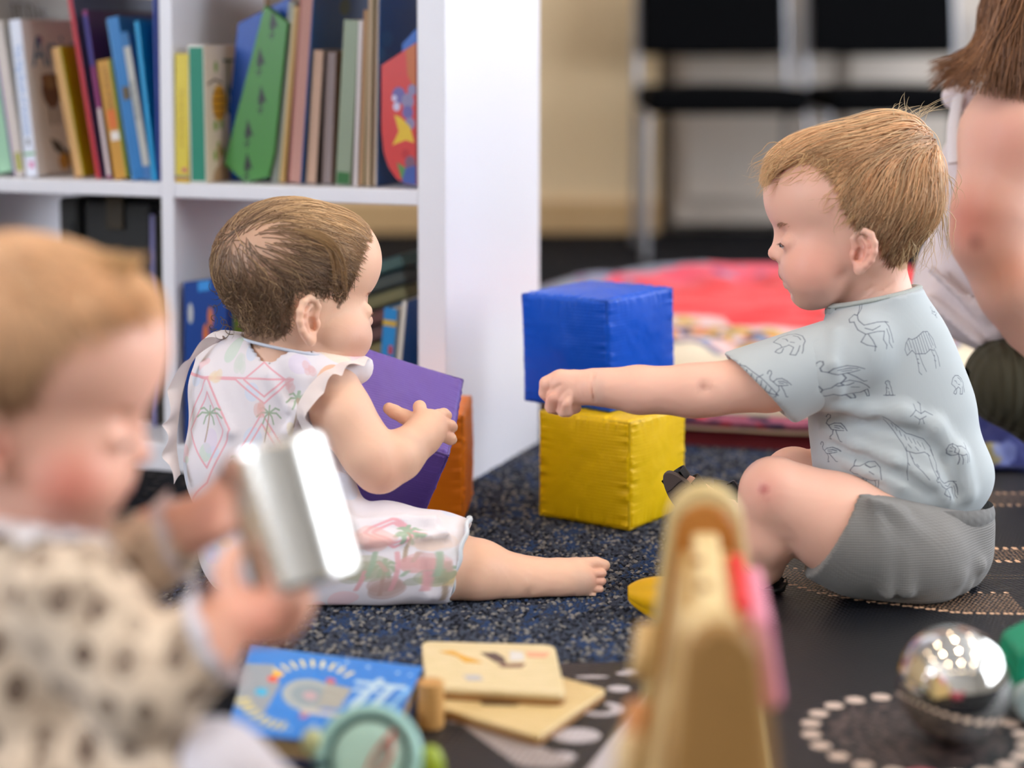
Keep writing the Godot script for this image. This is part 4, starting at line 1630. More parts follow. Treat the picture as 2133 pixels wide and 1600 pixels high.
func floor_toys() -> void:
	var flat := func(pxs: Array, h: float) -> PackedVector2Array:
		var q := PackedVector2Array()
		for p in pxs:
			var g := G(p[0], p[1], h)
			q.append(Vector2(g.x, -g.z))
		return q
	var down := Basis(Vector3.RIGHT, -PI / 2)
	# wooden picture tiles
	var w1 := wood(Color(0.85, 0.74, 0.55))
	var ply := wood(Color(0.6, 0.42, 0.22))
	var q2: PackedVector2Array = flat.call([[905, 1470], [1122, 1534], [1264, 1436], [1178, 1412], [1010, 1370]], 0.015)
	var c2 := Vector2.ZERO
	for p in q2: c2 += p / q2.size()
	for i in q2.size(): q2[i] -= c2
	var t2 := thing("picture_tile", "pale wooden picture board lying underneath, its corner pointing right", "wooden board", Vector3(c2.x, 0, -c2.y))
	var m := MB.new()
	m.prism(rounded(q2, 0.006), Transform3D(down, Vector3(0, 0.0085, 0)), 0.0055, 0.0008)
	obj("back_layer", m, ply, t2)
	m = MB.new()
	m.prism(rounded(q2, 0.006), Transform3D(down, Vector3(0, 0.0131, 0)), 0.0035, 0.001)
	obj("face_layer", m, w1, t2)
	var g := G(1046, 1463, 0.0152)
	m = MB.new()
	m.prism(rounded(PackedVector2Array(V([-0.018, -0.006, 0.012, -0.008, 0.02, 0.004, 0.0, 0.01, -0.02, 0.008])), 0.003), Transform3D(down, g - t2.position), 0.0006)
	obj("painted_animal", m, mat(Color(0.25, 0.19, 0.12), 0.7), t2)
	var q1: PackedVector2Array = flat.call([[878, 1335], [886, 1430], [1178, 1447], [1155, 1343]], 0.026)
	var c1 := Vector2.ZERO
	for p in q1: c1 += p / q1.size()
	for i in q1.size(): q1[i] -= c1
	var t1 := thing("picture_tile", "pale wooden picture board with faded painted animals, topmost of the two", "wooden board", Vector3(c1.x, 0, -c1.y))
	m = MB.new()
	m.prism(rounded(q1, 0.012), Transform3D(down, Vector3(0, 0.0178, 0)), 0.0055, 0.0008)
	obj("back_layer", m, ply, t1)
	m = MB.new()
	m.prism(rounded(q1, 0.012), Transform3D(down, Vector3(0, 0.0233, 0)), 0.0054, 0.0012)
	obj("face_layer", m, wood(Color(0.87, 0.79, 0.64)), t1)
	for a in [[960, 1366, Color(0.82, 0.6, 0.2), [-0.02, 0.012, -0.008, 0.014, 0.004, -0.002, 0.016, -0.014, 0.02, -0.02, 0.004, -0.018, -0.004, 0.0]], [1050, 1370, Color(0.36, 0.28, 0.26), [-0.022, 0.014, -0.008, 0.014, 0.0, 0.0, 0.002, -0.018, -0.008, -0.012]], [1062, 1366, Color(0.8, 0.78, 0.76), [0.0, 0.014, 0.012, 0.01, 0.014, -0.012, 0.0, -0.016]], [1064, 1384, Color(0.45, 0.3, 0.28), [-0.012, 0.0, 0.014, 0.002, 0.01, -0.008, -0.008, -0.008]], [1118, 1364, Color(0.85, 0.62, 0.5), [-0.01, 0.008, 0.012, 0.006, 0.008, -0.008, -0.008, -0.006]], [984, 1412, Color(0.68, 0.68, 0.72), [-0.008, 0.006, 0.006, 0.006, 0.01, -0.006, -0.004, -0.006]]]:
		var ga := G(a[0], a[1], 0.0262)
		m = MB.new()
		var pp := PackedVector2Array(V(a[3]))
		m.prism(pp, Transform3D(down, ga - t1.position), 0.0005)
		obj("painted_animal", m, mat(a[2], 0.7), t1)
	# the little wooden drum at the corner of the boards
	g = G(897, 1522, 0.004)
	var pg := thing("wooden_peg", "short round wooden peg standing at the corner of the blue book", "peg", Vector3(g.x, 0.0057, g.z - 0.005))
	m = MB.new()
	m.lathe(PackedVector2Array([Vector2(0.0, 0.0), Vector2(0.0105, 0.0), Vector2(0.0115, 0.001), Vector2(0.0115, 0.039), Vector2(0.0105, 0.04), Vector2(0.0, 0.04)]), T(Vector3.ZERO), 24)
	obj("body", m, wood(Color(0.78, 0.58, 0.34)), pg)
	# blue picture book lying on the mat
	var qb: PackedVector2Array = flat.call([[522, 1346], [472, 1526], [806, 1556], [880, 1390]], 0.026)
	var cb := Vector2.ZERO
	for p in qb: cb += p / 4.0
	for i in 4: qb[i] -= cb
	var bk := thing("picture_book", "bright blue picture book with a grey robot lying on the black mat", "book", Vector3(cb.x, 0, -cb.y))
	var art := Pen.new(360, 300, Color(0.1, 0.47, 0.8))
	# drawn as the photograph shows the cover from this side: lettering at the right reads from the far edge
	art.poly(PackedVector2Array(V([0, 70, 60, 60, 80, 130, 60, 230, 0, 220])), Color(0.55, 0.58, 0.6))
	for i in 9:
		var a := -2.6 + i * 0.22
		art.line([Vector2(150, 130) + Vector2(cos(a), sin(a)) * 82, Vector2(150, 130) + Vector2(cos(a), sin(a)) * 104], 4.0, Color(0.85, 0.8, 0.6))
	for i in 8:
		var a := 2.75 - i * 0.16
		art.line([Vector2(120, 150) + Vector2(cos(a), sin(a)) * 105, Vector2(120, 150) + Vector2(cos(a), sin(a)) * 124], 5.0, Color(0.82, 0.76, 0.45))
	art.disc(Vector2(70, 92), 11, Color(0.9, 0.68, 0.1))
	art.disc(Vector2(62, 112), 11, Color(0.86, 0.3, 0.18))
	art.disc(Vector2(46, 160), 13, Color(0.1, 0.65, 0.82))
	art.disc(Vector2(140, 150), 54, Color(0.62, 0.65, 0.64))
	art.disc(Vector2(140, 150), 36, Color(0.52, 0.58, 0.6))
	art.disc(Vector2(142, 152), 14, Color(0.72, 0.6, 0.62))
	art.poly(PackedVector2Array(V([170, 100, 222, 110, 214, 190, 160, 188])), Color(0.58, 0.56, 0.52))
	for i in 3:
		art.line(V([168, 118 + i * 26, 216, 122 + i * 26]), 5.0, Color(0.66, 0.68, 0.64))
	art.disc(Vector2(178, 92), 10, Color(0.72, 0.35, 0.42))
	art.disc(Vector2(146, 222), 10, Color(0.66, 0.32, 0.46))
	art.line(V([140, 205, 220, 208]), 9, Color(0.72, 0.7, 0.66))
	var pl := Color(0.66, 0.77, 0.84)
	art.line(V([240, 170, 276, 70]), 9, pl)
	art.line(V([232, 84, 290, 84]), 7, pl)
	art.line(V([228, 112, 284, 110]), 6, pl)
	art.line(V([236, 200, 262, 130]), 8, pl)
	art.line(V([290, 88, 338, 88]), 8, pl)
	art.line(V([290, 160, 312, 92]), 10, pl)
	art.line(V([330, 160, 350, 96]), 6, Color(0.5, 0.72, 0.9))
	art.line(V([306, 210, 340, 190]), 6, pl)
	for q in [[190, 30], [250, 26], [310, 34], [340, 38], [206, 18], [160, 40], [180, 250], [130, 270]]:
		art.disc(Vector2(q[0], q[1]), 4, Color(0.7, 0.8, 0.88))
	var cov := mat(Color.WHITE, 0.35)
	cov.albedo_texture = art.tex()
	m = MB.new()
	m.prism(qb, Transform3D(down, Vector3(0, 0.0255, 0)), 0.0022, 0.0006)
	# cover art follows the four corners of the board
	for i in m.v.size():
		var pq := Vector2(m.v[i].x, -m.v[i].z)
		m.uv[i] = inv_quad(pq, qb[0], qb[3], qb[2], qb[1])
	obj("cover", m, cov, bk)
	m = MB.new()
	m.prism(qb, Transform3D(down, Vector3(0, 0.0069, 0)), 0.0022, 0.0006)
	obj("cover", m, mat(Color(0.03, 0.18, 0.4), 0.4), bk)
	m = MB.new()
	var qi := PackedVector2Array()
	for p in qb: qi.append(p * 0.965)
	m.prism(qi, Transform3D(down, Vector3(0, 0.0162, 0)), 0.0164)
	obj("pages", m, mat(Color(0.62, 0.5, 0.33), 0.85), bk)
	# pale teal wind-up drum with knobs
	var tc := P(768, 1566, 1.43)
	var tb := Basis(Vector3.RIGHT, 0.95)
	var dr := thing("toy_dial", "pale teal round toy dial with green and cream knobs in front of the blue book", "toy", Vector3(tc.x, 0.0, tc.z))
	var dx := Transform3D(tb, Vector3(0, 0.047, 0))
	var teal := mat(Color(0.62, 0.82, 0.81), 0.4)
	m = MB.new()
	m.lathe(PackedVector2Array([Vector2(0, -0.016), Vector2(0.036, -0.016), Vector2(0.042, -0.01), Vector2(0.042, 0.006), Vector2(0.0395, 0.011), Vector2(0.034, 0.012), Vector2(0.0315, 0.01)]), dx, 40)
	obj("body", m, teal, dr)
	m = MB.new()
	m.lathe(PackedVector2Array([Vector2(0.0315, 0.0105), Vector2(0.0305, 0.004), Vector2(0.0285, 0.004), Vector2(0.0275, 0.0095)]), dx, 40)
	obj("groove", m, mat(Color(0.25, 0.42, 0.42), 0.6), dr)
	m = MB.new()
	m.lathe(PackedVector2Array([Vector2(0.028, 0.006), Vector2(0.026, 0.0105), Vector2(0.02, 0.0125), Vector2(0.0, 0.013)]), dx, 40)
	obj("face", m, mat(Color(0.7, 0.88, 0.85), 0.35), dr)
	m = MB.new()
	m.prism(rounded(PackedVector2Array(V([0.0, 0.022, 0.008, 0.002, 0.004, -0.022, -0.006, -0.018, -0.006, 0.0])), 0.003), dx * Transform3D(Basis(Vector3.RIGHT, -PI / 2) * Basis(Vector3.BACK, -0.4), Vector3(0.011, 0.016, 0.0)), 0.007, 0.0015)
	obj("pointer", m, mat(Color(0.86, 0.24, 0.1), 0.4), dr)
	for kb in [[0.047, -0.005, 0.004, 0.011, 0.017, Color(0.62, 0.72, 0.2)], [-0.043, 0.006, -0.012, 0.009, 0.011, Color(0.78, 0.82, 0.62)], [-0.033, 0.0, 0.03, 0.01, 0.012, Color(0.66, 0.74, 0.5)], [0.054, -0.002, 0.022, 0.01, 0.01, Color(0.85, 0.74, 0.52)], [-0.036, 0.008, 0.006, 0.006, 0.006, Color(0.16, 0.32, 0.36)]]:
		m = MB.new()
		m.ball(dx * Vector3(kb[0], kb[1], kb[2]), Vector3(kb[3], kb[4], kb[3]), 18, 12)
		obj("knob", m, mat(kb[5], 0.4), dr)
	# cream toy lying in front of the dial, half below the frame
	var cr := thing("toy_ring", "cream wooden toy ring at the lower edge in front of the teal dial", "toy", Vector3(tc.x + 0.004, 0.0, tc.z + 0.062))
	m = MB.new()
	for i in 33:
		for k in 13:
			var a := TAU * i / 32
			var b := TAU * k / 12
			m.vert(Vector3(cos(a) * (0.028 + 0.013 * cos(b)), 0.0187 + 0.0125 * sin(b), sin(a) * (0.028 + 0.013 * cos(b))), Vector3(cos(a) * cos(b), sin(b), sin(a) * cos(b)))
	grid_mesh(m, 32, 12)
	obj("ring", m, wood(Color(0.82, 0.74, 0.6)), cr)
	# yellow ribbed toy fruit behind the wooden toy
	g = G(1345, 1283)
	var ba := thing("toy_banana", "yellow ribbed plastic toy banana between the girl's foot and the wooden toy", "toy", g + Vector3(0.012, 0.0215, 0.002))
	m = MB.new()
	for i in 31:
		var t := i / 30.0
		for k in 41:
			var a := TAU * k / 40
			var rr := 0.0245 * pow(sin(PI * clampf(t * 0.93 + 0.035, 0, 1)), 0.55) * (1.0 + 0.2 * absf(cos(a * 2.5)) - 0.12)
			var bend := 0.011 * sin(PI * t)
			m.vert(Vector3(lerpf(-0.03, 0.055, t), rr * sin(a) * 0.95 + bend * 0.2, rr * cos(a) + bend + lerpf(-0.012, 0.028, t)), Vector3(0, sin(a), cos(a)))
	grid_mesh(m, 30, 40)
	obj("peel", m, mat(Color(0.87, 0.66, 0.03), 0.4), ba)
	m = MB.new()
	m.tube(PackedVector3Array([Vector3(0.05, 0.002, 0.028), Vector3(0.064, 0.008, 0.034)]), PackedFloat32Array([0.008, 0.006]), 10)
	obj("stem", m, mat(Color(0.62, 0.45, 0.05), 0.5), ba)
	# mirror ball
	var bp := P(1988, 1440, 1.58)
	var mb := thing("mirror_ball", "shiny silver mirror ball standing on the woven mat", "ball", Vector3(bp.x, 0.006, bp.z))
	m = MB.new()
	m.ball(Vector3(0, 0.0488, 0), Vector3(0.0486, 0.0486, 0.0486), 64, 40)
	obj("shell", m, mat(Color(0.86, 0.85, 0.83), 0.03, 1.0), mb)
	m = MB.new()
	m.tube(PackedVector3Array([Vector3(0, 0.0955, 0), Vector3(0, 0.0985, 0)]).slice(0, 2), PackedFloat32Array([0.0022, 0.0018]), 10)
	m.lathe(PackedVector2Array([Vector2(0.0487, 0.0484), Vector2(0.04885, 0.0488), Vector2(0.0487, 0.0492)]), T(Vector3.ZERO), 64)
	obj("weld_seam", m, mat(Color(0.7, 0.7, 0.68), 0.15, 1.0), mb)
	# green toy at the right edge
	g = G(2128, 1500)
	var gt := thing("toy_cart", "emerald green plastic toy cart with a pale wheel at the right edge", "toy", Vector3(g.x + 0.012, 0.006, g.z))
	m = MB.new()
	m.prism(rounded(PackedVector2Array(V([-0.03, 0.012, 0.07, 0.012, 0.07, 0.1, 0.03, 0.085, -0.022, 0.058])), 0.006), T(Vector3(0.004, 0, -0.02)), 0.06, 0.003)
	obj("body", m, mat(Color(0.03, 0.56, 0.42), 0.4), gt)
	m = MB.new()
	m.lathe(PackedVector2Array([Vector2(0, -0.01), Vector2(0.016, -0.01), Vector2(0.018, -0.006), Vector2(0.018, 0.006), Vector2(0.016, 0.01), Vector2(0, 0.01)]), Transform3D(Basis(Vector3.RIGHT, PI / 2), Vector3(-0.008, 0.018, 0.022)), 28)
	obj("wheel", m, mat(Color(0.66, 0.74, 0.76), 0.35), gt)
	m = MB.new()
	m.lathe(PackedVector2Array([Vector2(0, -0.01), Vector2(0.016, -0.01), Vector2(0.018, -0.006), Vector2(0.018, 0.006), Vector2(0.016, 0.01), Vector2(0, 0.01)]), Transform3D(Basis(Vector3.RIGHT, PI / 2), Vector3(0.05, 0.018, 0.022)), 28)
	obj("wheel", m, mat(Color(0.66, 0.74, 0.76), 0.35), gt)
	# pink soft toy at the lower right corner, nearer than the frame's edge shows
	var pk := P(2030, 1840, 1.3)
	var pt := thing("soft_toy", "pink plush toy at the lower right corner in front of the mirror ball", "toy", Vector3(pk.x, 0.006, pk.z))
	var fl := Field.new()
	fl.ell(Vector3(0, 0.035, 0), Vector3(0.055, 0.033, 0.04), Basis(), 0.01)
	fl.ell(Vector3(-0.035, 0.062, -0.012), Vector3(0.022, 0.016, 0.02), Basis(), 0.012)
	fl.ell(Vector3(0.052, 0.066, -0.012), Vector3(0.02, 0.014, 0.02), Basis(), 0.012)
	fl.half(Vector3(0, 0.0005, 0), Vector3.DOWN)
	m = MB.new()
	fl.net(m, Vector3(-0.08, -0.01, -0.06), Vector3(0.09, 0.09, 0.06), 0.003)
	obj("body", m, mat(Color(0.8, 0.36, 0.42), 0.9), pt)
	for e in [[0.01, 0.064, 0.012], [0.03, 0.062, 0.014]]:
		m = MB.new()
		m.ball(Vector3(e[0], e[1], e[2]), Vector3(0.004, 0.004, 0.004), 10, 8)
		obj("eye", m, mat(Color(0.75, 0.5, 0.12), 0.3), pt)
	activity_toy()


# Inverse of the bilinear map of a quad with corners at uv (0,0), (1,0), (1,1), (0,1).
func inv_quad(p: Vector2, a: Vector2, b: Vector2, c: Vector2, d: Vector2) -> Vector2:
	var uv := Vector2(0.5, 0.5)
	for i in 12:
		var q := a.lerp(b, uv.x).lerp(d.lerp(c, uv.x), uv.y)
		var du := (b - a).lerp(c - d, uv.y)
		var dv := (d - a).lerp(c - b, uv.x)
		var det := du.cross(dv)
		var e := p - q
		uv += Vector2(e.cross(dv), du.cross(e)) / det
	return uv


# The tall wooden activity frame seen end-on: two end panels, a ridge board and two sloping sides with shapes.
func activity_toy() -> void:
	var a0 := P(1505, 1460, 1.0)
	var b0 := P(1468, 1200, 1.4)
	var dir := Vector3(b0.x - a0.x, 0, b0.z - a0.z)
	var L := dir.length()
	var o := thing("activity_frame", "tall tan wooden activity frame seen end on in the foreground", "toy", Vector3(a0.x, 0, a0.z), atan2(-dir.x, -dir.z))
	# local: -z runs away from the camera, x to the right
	var tanw := wood(Color(0.64, 0.47, 0.26), 0.55)
	var pale := wood(Color(0.85, 0.75, 0.55), 0.5)
	var arch := func(wb: float, wt: float, h: float) -> PackedVector2Array:
		var q := PackedVector2Array([Vector2(-wb, 0), Vector2(wb, 0)])
		for i in 17:
			var a := PI * i / 16
			q.append(Vector2(cos(a) * wt, h - wt + sin(a) * wt))
		return q
	var m := MB.new()
	m.prism(arch.call(0.046, 0.0225, 0.284), T(Vector3(0, 0, -0.009)), 0.018, 0.003)
	obj("end_panel", m, tanw, o)
	m = MB.new()
	m.prism(arch.call(0.06, 0.0285, 0.266), T(Vector3(0, 0, -L)), 0.018, 0.003)
	obj("end_panel", m, pale, o)
	m = MB.new()
	m.prism(arch.call(0.05, 0.0225, 0.253), T(Vector3(0, 0, -L + 0.011)), 0.006, 0.002)
	obj("recess", m, wood(Color(0.72, 0.46, 0.18), 0.5), o)
	m = MB.new()
	m.rbox(T(Vector3(0.0, 0.222, -L / 2)), Vector3(0.02, 0.022, L - 0.022), 0.004, 2)
	obj("ridge_board", m, wood(Color(0.88, 0.78, 0.6), 0.5), o)
	for s in [-1.0, 1.0]:
		m = MB.new()
		m.rbox(Transform3D(Basis(Vector3.BACK, s * 0.155), Vector3(s * 0.03, 0.112, -L / 2)), Vector3(0.01, 0.216, L - 0.024), 0.002, 1)
		obj("side_panel", m, wood(Color(0.82, 0.68, 0.46), 0.5), o)
	# wooden shapes and beads on the slopes
	for q in [[-0.043, 0.17, -0.3, 0.02, Color(0.84, 0.7, 0.5)], [-0.048, 0.15, -0.2, 0.02, Color(0.8, 0.55, 0.36)], [-0.052, 0.16, -0.12, 0.018, Color(0.84, 0.74, 0.6)], [-0.056, 0.13, -0.05, 0.018, Color(0.85, 0.55, 0.25)], [-0.054, 0.085, -0.12, 0.02, Color(0.82, 0.6, 0.4)]]:
		m = MB.new()
		m.lathe(PackedVector2Array([Vector2(0, 0.009), Vector2(q[3] * 0.8, 0.009), Vector2(q[3], 0.005), Vector2(q[3], -0.006), Vector2(0, -0.006)]), Transform3D(Basis(Vector3.BACK, PI / 2 - 0.155), Vector3(q[0], q[1], q[2])), 24)
		obj("wooden_disc", m, wood(q[4], 0.5), o)
	m = MB.new()
	m.rbox(Transform3D(Basis(Vector3.BACK, 0.155), Vector3(0.024, 0.2, -0.3)), Vector3(0.012, 0.05, 0.12), 0.004, 2)
	obj("red_slider", m, mat(Color(0.84, 0.08, 0.12), 0.4), o)
	m = MB.new()
	m.rbox(Transform3D(Basis(Vector3.BACK, 0.155), Vector3(0.036, 0.19, -0.28)), Vector3(0.014, 0.062, 0.12), 0.005, 2)
	obj("pink_slider", m, mat(Color(0.87, 0.55, 0.65), 0.4), o)
	for q in [[-0.004, -0.24], [-0.008, -0.3]]:
		m = MB.new()
		m.lathe(PackedVector2Array([Vector2(0, 0.004), Vector2(0.004, 0.004), Vector2(0.005, 0.001)]), T(Vector3(q[0], 0.2326, q[1])), 14)
		obj("peg", m, wood(Color(0.6, 0.4, 0.2), 0.5), o)
	for z in [-0.06, -0.14]:
		m = MB.new()
		m.rbox(T(Vector3(-0.002, 0.236, z)), Vector3(0.034, 0.008, 0.06), 0.003, 2)
		obj("cross_slat", m, wood(Color(0.86, 0.76, 0.58), 0.5), o)


# ---------------------------------------------------------------- people
var jt := 2.05      # distance of the figure that is being built


# A joint at a pixel of the photograph, z pixels nearer than the figure's middle.
func J(px: float, py: float, z := 0.0) -> Vector3:
	return P(px, py, jt - z * jt / F)


func U() -> float:
	return jt / F


# A frame for a head: columns point forward, up and to its seen side; one unit is a pixel.
func head_frame(px: float, py: float, z: float, side: float, yaw: float, tilt: float, s: float) -> Transform3D:
	var x := cam_basis.x * side
	var t := cam_basis.z
	var f := x * cos(yaw) - t * sin(yaw)
	var l := t * cos(yaw) + x * sin(yaw)
	var u := cam_basis.y
	var f2 := f * cos(tilt) - u * sin(tilt)
	var u2 := u * cos(tilt) + f * sin(tilt)
	return Transform3D(Basis(f2, u2, l).scaled(Vector3.ONE) * Basis.from_scale(Vector3.ONE * U() * s), J(px, py, z))


# A toddler's head as joined solids. e: how much the skull is drawn out upwards.
func head(fl: Field, hf: Field, h: Transform3D, e := 1.0, crown := false) -> void:
	var k := h.basis.x.length()
	var b := h.basis.orthonormalized()
	var ell := func(f: Field, c: Vector3, r: Vector3, kk: float, op := 0): f.ell(h * c, r * k, b, kk * k, op)
	for f in [fl, hf]:
		ell.call(f, Vector3(-12, 20 * e - 4, 0), Vector3(168, (138.0 if crown else 146.0) * e, 136), 10.0)
		ell.call(f, Vector3(80, 22 * e - (8.0 if crown else 0.0), 0), Vector3(104, 112 * e - (4.0 if crown else 0.0), 112), 30.0)
		if crown:
			ell.call(f, Vector3(-82, 84, 0), Vector3(96, 92, 96), 30.0)
		ell.call(f, Vector3(0, -80, 0), Vector3(112, 106, 111), 30.0)
	ell.call(fl, Vector3(74, -98, 0), Vector3(79, 100, 98), 20.0)
	for s in [1.0, -1.0]:
		ell.call(fl, Vector3(82, -142, 50 * s), Vector3(64, 58, 58), 26.0)
	ell.call(fl, Vector3(74, -180, 0), Vector3(58, 44, 66), 24.0)
	ell.call(fl, Vector3(92, -198, 0), Vector3(27, 24, 30), 18.0)
	var cap := func(a: Vector3, c: Vector3, ra: float, rb: float, kk: float, op := 0): fl.cap(h * a, h * c, ra * k, rb * k, kk * k, op)
	# brow, eye sockets and closed-over eyeballs
	for s in [1.0, -1.0]:
		ell.call(fl, Vector3(163, -79, 46 * s), Vector3(21, 19, 30), 24.0, 1)
		ell.call(fl, Vector3(130, -84, 52 * s), Vector3(23, 20, 25), 8.0)
	# nose
	cap.call(Vector3(140, -66, 0), Vector3(154, -106, 0), 16.0, 15.0, 20.0)
	ell.call(fl, Vector3(160, -108, 0), Vector3(14, 13, 15), 10.0)
	for s in [1.0, -1.0]:
		ell.call(fl, Vector3(146, -114, 15 * s), Vector3(13, 10, 10), 8.0)
		ell.call(fl, Vector3(160, -121, 8 * s), Vector3(5, 4, 4.5), 4.0, 1)
	# lips
	cap.call(Vector3(137, -150, -14), Vector3(137, -150, 14), 12.5, 12.5, 14.0)
	ell.call(fl, Vector3(130, -150, 0), Vector3(18, 16, 30), 12.0)
	ell.call(fl, Vector3(123, -175, 0), Vector3(17, 12, 26), 12.0)
	cap.call(Vector3(149, -163, 0), Vector3(127, -162, 32), 3.5, 3.0, 6.0, 1)
	cap.call(Vector3(149, -163, 0), Vector3(127, -162, -32), 3.5, 3.0, 6.0, 1)
	ell.call(fl, Vector3(134, -190, 0), Vector3(12, 5, 26), 10.0, 1)


# One ear, in the head's frame; a solid of its own added to the body's mesh. s: seen side 1, far side -1.
func ear(mb: MB, h: Transform3D, s: float, cell: float, size := 1.0) -> void:
	var fl := Field.new()
	var k := h.basis.x.length()
	var e := h * Transform3D(Basis(Vector3.UP, 0.35 * s) * Basis(Vector3.BACK, 0.12), Vector3(-6, -98, 112.0 * s)) * Transform3D(Basis.from_scale(Vector3(size, size, s * size)), Vector3.ZERO)
	var b := Basis(e.basis.x.normalized(), e.basis.y.normalized(), e.basis.z.normalized())
	var kk := k * size
	fl.ell(e * Vector3(-2, 0, 0), Vector3(25, 41, 9) * kk, b, 4 * kk)
	fl.ell(e * Vector3(4, -2, -10), Vector3(20, 34, 16) * kk, b, 8 * kk)
	fl.ell(e * Vector3(1, -8, 9), Vector3(11, 15, 11) * kk, b, 5 * kk, 1)
	fl.ell(e * Vector3(-4, 16, 9), Vector3(13, 12, 6) * kk, b, 5 * kk, 1)
	fl.ell(e * Vector3(8, -14, 6), Vector3(6, 8, 12) * kk, b, 4 * kk, 1)
	var pts := [Vector3(14, 6, 4), Vector3(19, 22, 6), Vector3(12, 36, 8), Vector3(-2, 42, 9), Vector3(-17, 36, 10), Vector3(-26, 20, 10), Vector3(-28, 2, 9), Vector3(-23, -16, 8), Vector3(-14, -28, 6), Vector3(-5, -36, 4)]
	for i in pts.size() - 1:
		fl.cap(e * pts[i], e * pts[i + 1], (6.6 if i < 6 else 6.0) * kk, 6.2 * kk, 4 * kk)
	# antihelix ridge, tragus, lobe
	var ah := [Vector3(2, 26, 5), Vector3(-12, 14, 6), Vector3(-15, -2, 6), Vector3(-9, -18, 5)]
	for i in 3:
		fl.cap(e * ah[i], e * ah[i + 1], 4.5 * kk, 4.5 * kk, 6 * kk)
	fl.ell(e * Vector3(17, -10, 4), Vector3(6, 9, 6) * kk, b, 5 * kk)
	fl.ell(e * Vector3(0, -37, 3), Vector3(12, 13, 8) * kk, b, 6 * kk)
	var c := e.origin
	var r := 62.0 * kk
	fl.net(mb, c - Vector3(r, r, r), c + Vector3(r, r, r), cell)


# Where the ray through a pixel first meets a figure.
func S(fl: Field, px: float, py: float) -> Vector3:
	return fl.hit(Vector3(0, CAM_H, 0), ray(px, py).normalized(), 3.5)


# A fine crease pressed into a figure along a line of pixels.
func crease(fl: Field, pxs: Array, r: float, k: float) -> void:
	var pts := []
	for q in pxs:
		pts.append(S(fl, q[0], q[1]))
	for i in pts.size() - 1:
		fl.cap(pts[i], pts[i + 1], r, r, k, 1)


# A soft fold standing up along a line of pixels.
func ridge(fl: Field, pxs: Array, r: float, k: float) -> void:
	var pts := []
	for q in pxs:
		var p := S(fl, q[0], q[1])
		pts.append(p - fl.grad(p, fl.all()) * r * 0.55)
	for i in pts.size() - 1:
		fl.cap(pts[i], pts[i + 1], r, r, k)


# A flat strap along points: w wide across the direction wd, standing off along the given normals.
func strap(m: MB, pts: PackedVector3Array, wd: Vector3, w: float, th: float) -> void:
	var n := pts.size()
	var base := m.v.size()
	var ring := [[-1.0, -1.0], [-1.0, 1.0], [0.0, 1.25], [1.0, 1.0], [1.0, -1.0], [0.0, -1.0], [-1.0, -1.0]]
	for i in n:
		var d := (pts[mini(i + 1, n - 1)] - pts[maxi(i - 1, 0)]).normalized()
		var x := (wd - d * wd.dot(d)).normalized()
		var y := d.cross(x)
		for q in ring:
			m.vert(pts[i] + x * q[0] * w * 0.5 + y * q[1] * th * 0.5, (x * q[0] * 0.4 + y * q[1]).normalized())
	for i in n - 1:
		for k in 6:
			var a := base + i * 7 + k
			m.quad(a, a + 1, a + 8, a + 7)


func in_poly(q: Vector2, poly: PackedVector2Array) -> bool:
	return Geometry2D.is_point_in_polygon(q, poly)


# Hair: thin tapering strands rooted where region() says, laid over the skull by comb(). All callables work in the head's frame.
func strands(m: MB, hf: Field, h: Transform3D, count: int, seed_: int, region, comb, long, lift, colour, rad: float, step := 12.0, from := Vector3(0, 0, 0), allow = null) -> void:
	var r := RandomNumberGenerator.new()
	r.seed = seed_
	var inv := h.affine_inverse()
	var k := h.basis.x.length()
	var hb := h.basis.orthonormalized()
	var act := hf.all()
	var made := 0
	var tries := 0
	while made < count and tries < count * 12:
		tries += 1
		var d := Vector3(r.randfn(), r.randfn(), r.randfn()).normalized()
		if d.z < -0.55:
			continue
		var p := hf.hit(h * (from + d * 320.0), -(hb * d), 320.0 * k)
		var q := inv * p
		if not region.call(q, r):
			continue
		made += 1
		var len: float = long.call(q, r)
		var n := clampi(int(len / step), 3, 16)
		var pts := PackedVector3Array()
		var nr := PackedVector3Array()
		var off := Vector3(r.randfn(), r.randfn(), r.randfn()) * 0.2
		var seedv := r.randf() * 100.0
		var lf := r.randf()
		var st := len / n * k
		for i in n + 1:
			var t := float(i) / n
			if allow != null and i > 2 and not allow.call(inv * p, lf):
				break
			var g := hf.grad(p, act, 0.002)
			pts.append(p)
			nr.append(g)
			var dl: Vector3 = comb.call(inv * p, t, seedv) + off
			var dw := hb * dl
			dw = (dw - g * dw.dot(g)).normalized()
			p += dw * st
			var want: float = lift.call(q, t + 1.0 / n, lf) * k
			p += g * (want - hf.eval(p, act)) * 0.8
		m.col = colour.call(q, r)
		thread(m, pts, nr, rad)
	m.col = Color.WHITE


# A three-sided thread that tapers to its end.
func thread(m: MB, pts: PackedVector3Array, nr: PackedVector3Array, rad: float) -> void:
	var n := pts.size()
	var base := m.v.size()
	for i in n:
		var d := (pts[mini(i + 1, n - 1)] - pts[maxi(i - 1, 0)]).normalized()
		var up := (nr[i] - d * nr[i].dot(d)).normalized()
		var side := d.cross(up)
		var t := float(i) / (n - 1)
		var w := rad * (1.0 - 0.85 * t * t)
		m.vert(pts[i] + up * w, up)
		m.vert(pts[i] - up * w * 0.5 + side * w, (side - up * 0.3).normalized())
		m.vert(pts[i] - up * w * 0.5 - side * w, (-side - up * 0.3).normalized())
	for i in n - 1:
		for k in 3:
			m.quad(base + i * 3 + k, base + i * 3 + (k + 1) % 3, base + i * 3 + 3 + (k + 1) % 3, base + i * 3 + 3 + k)


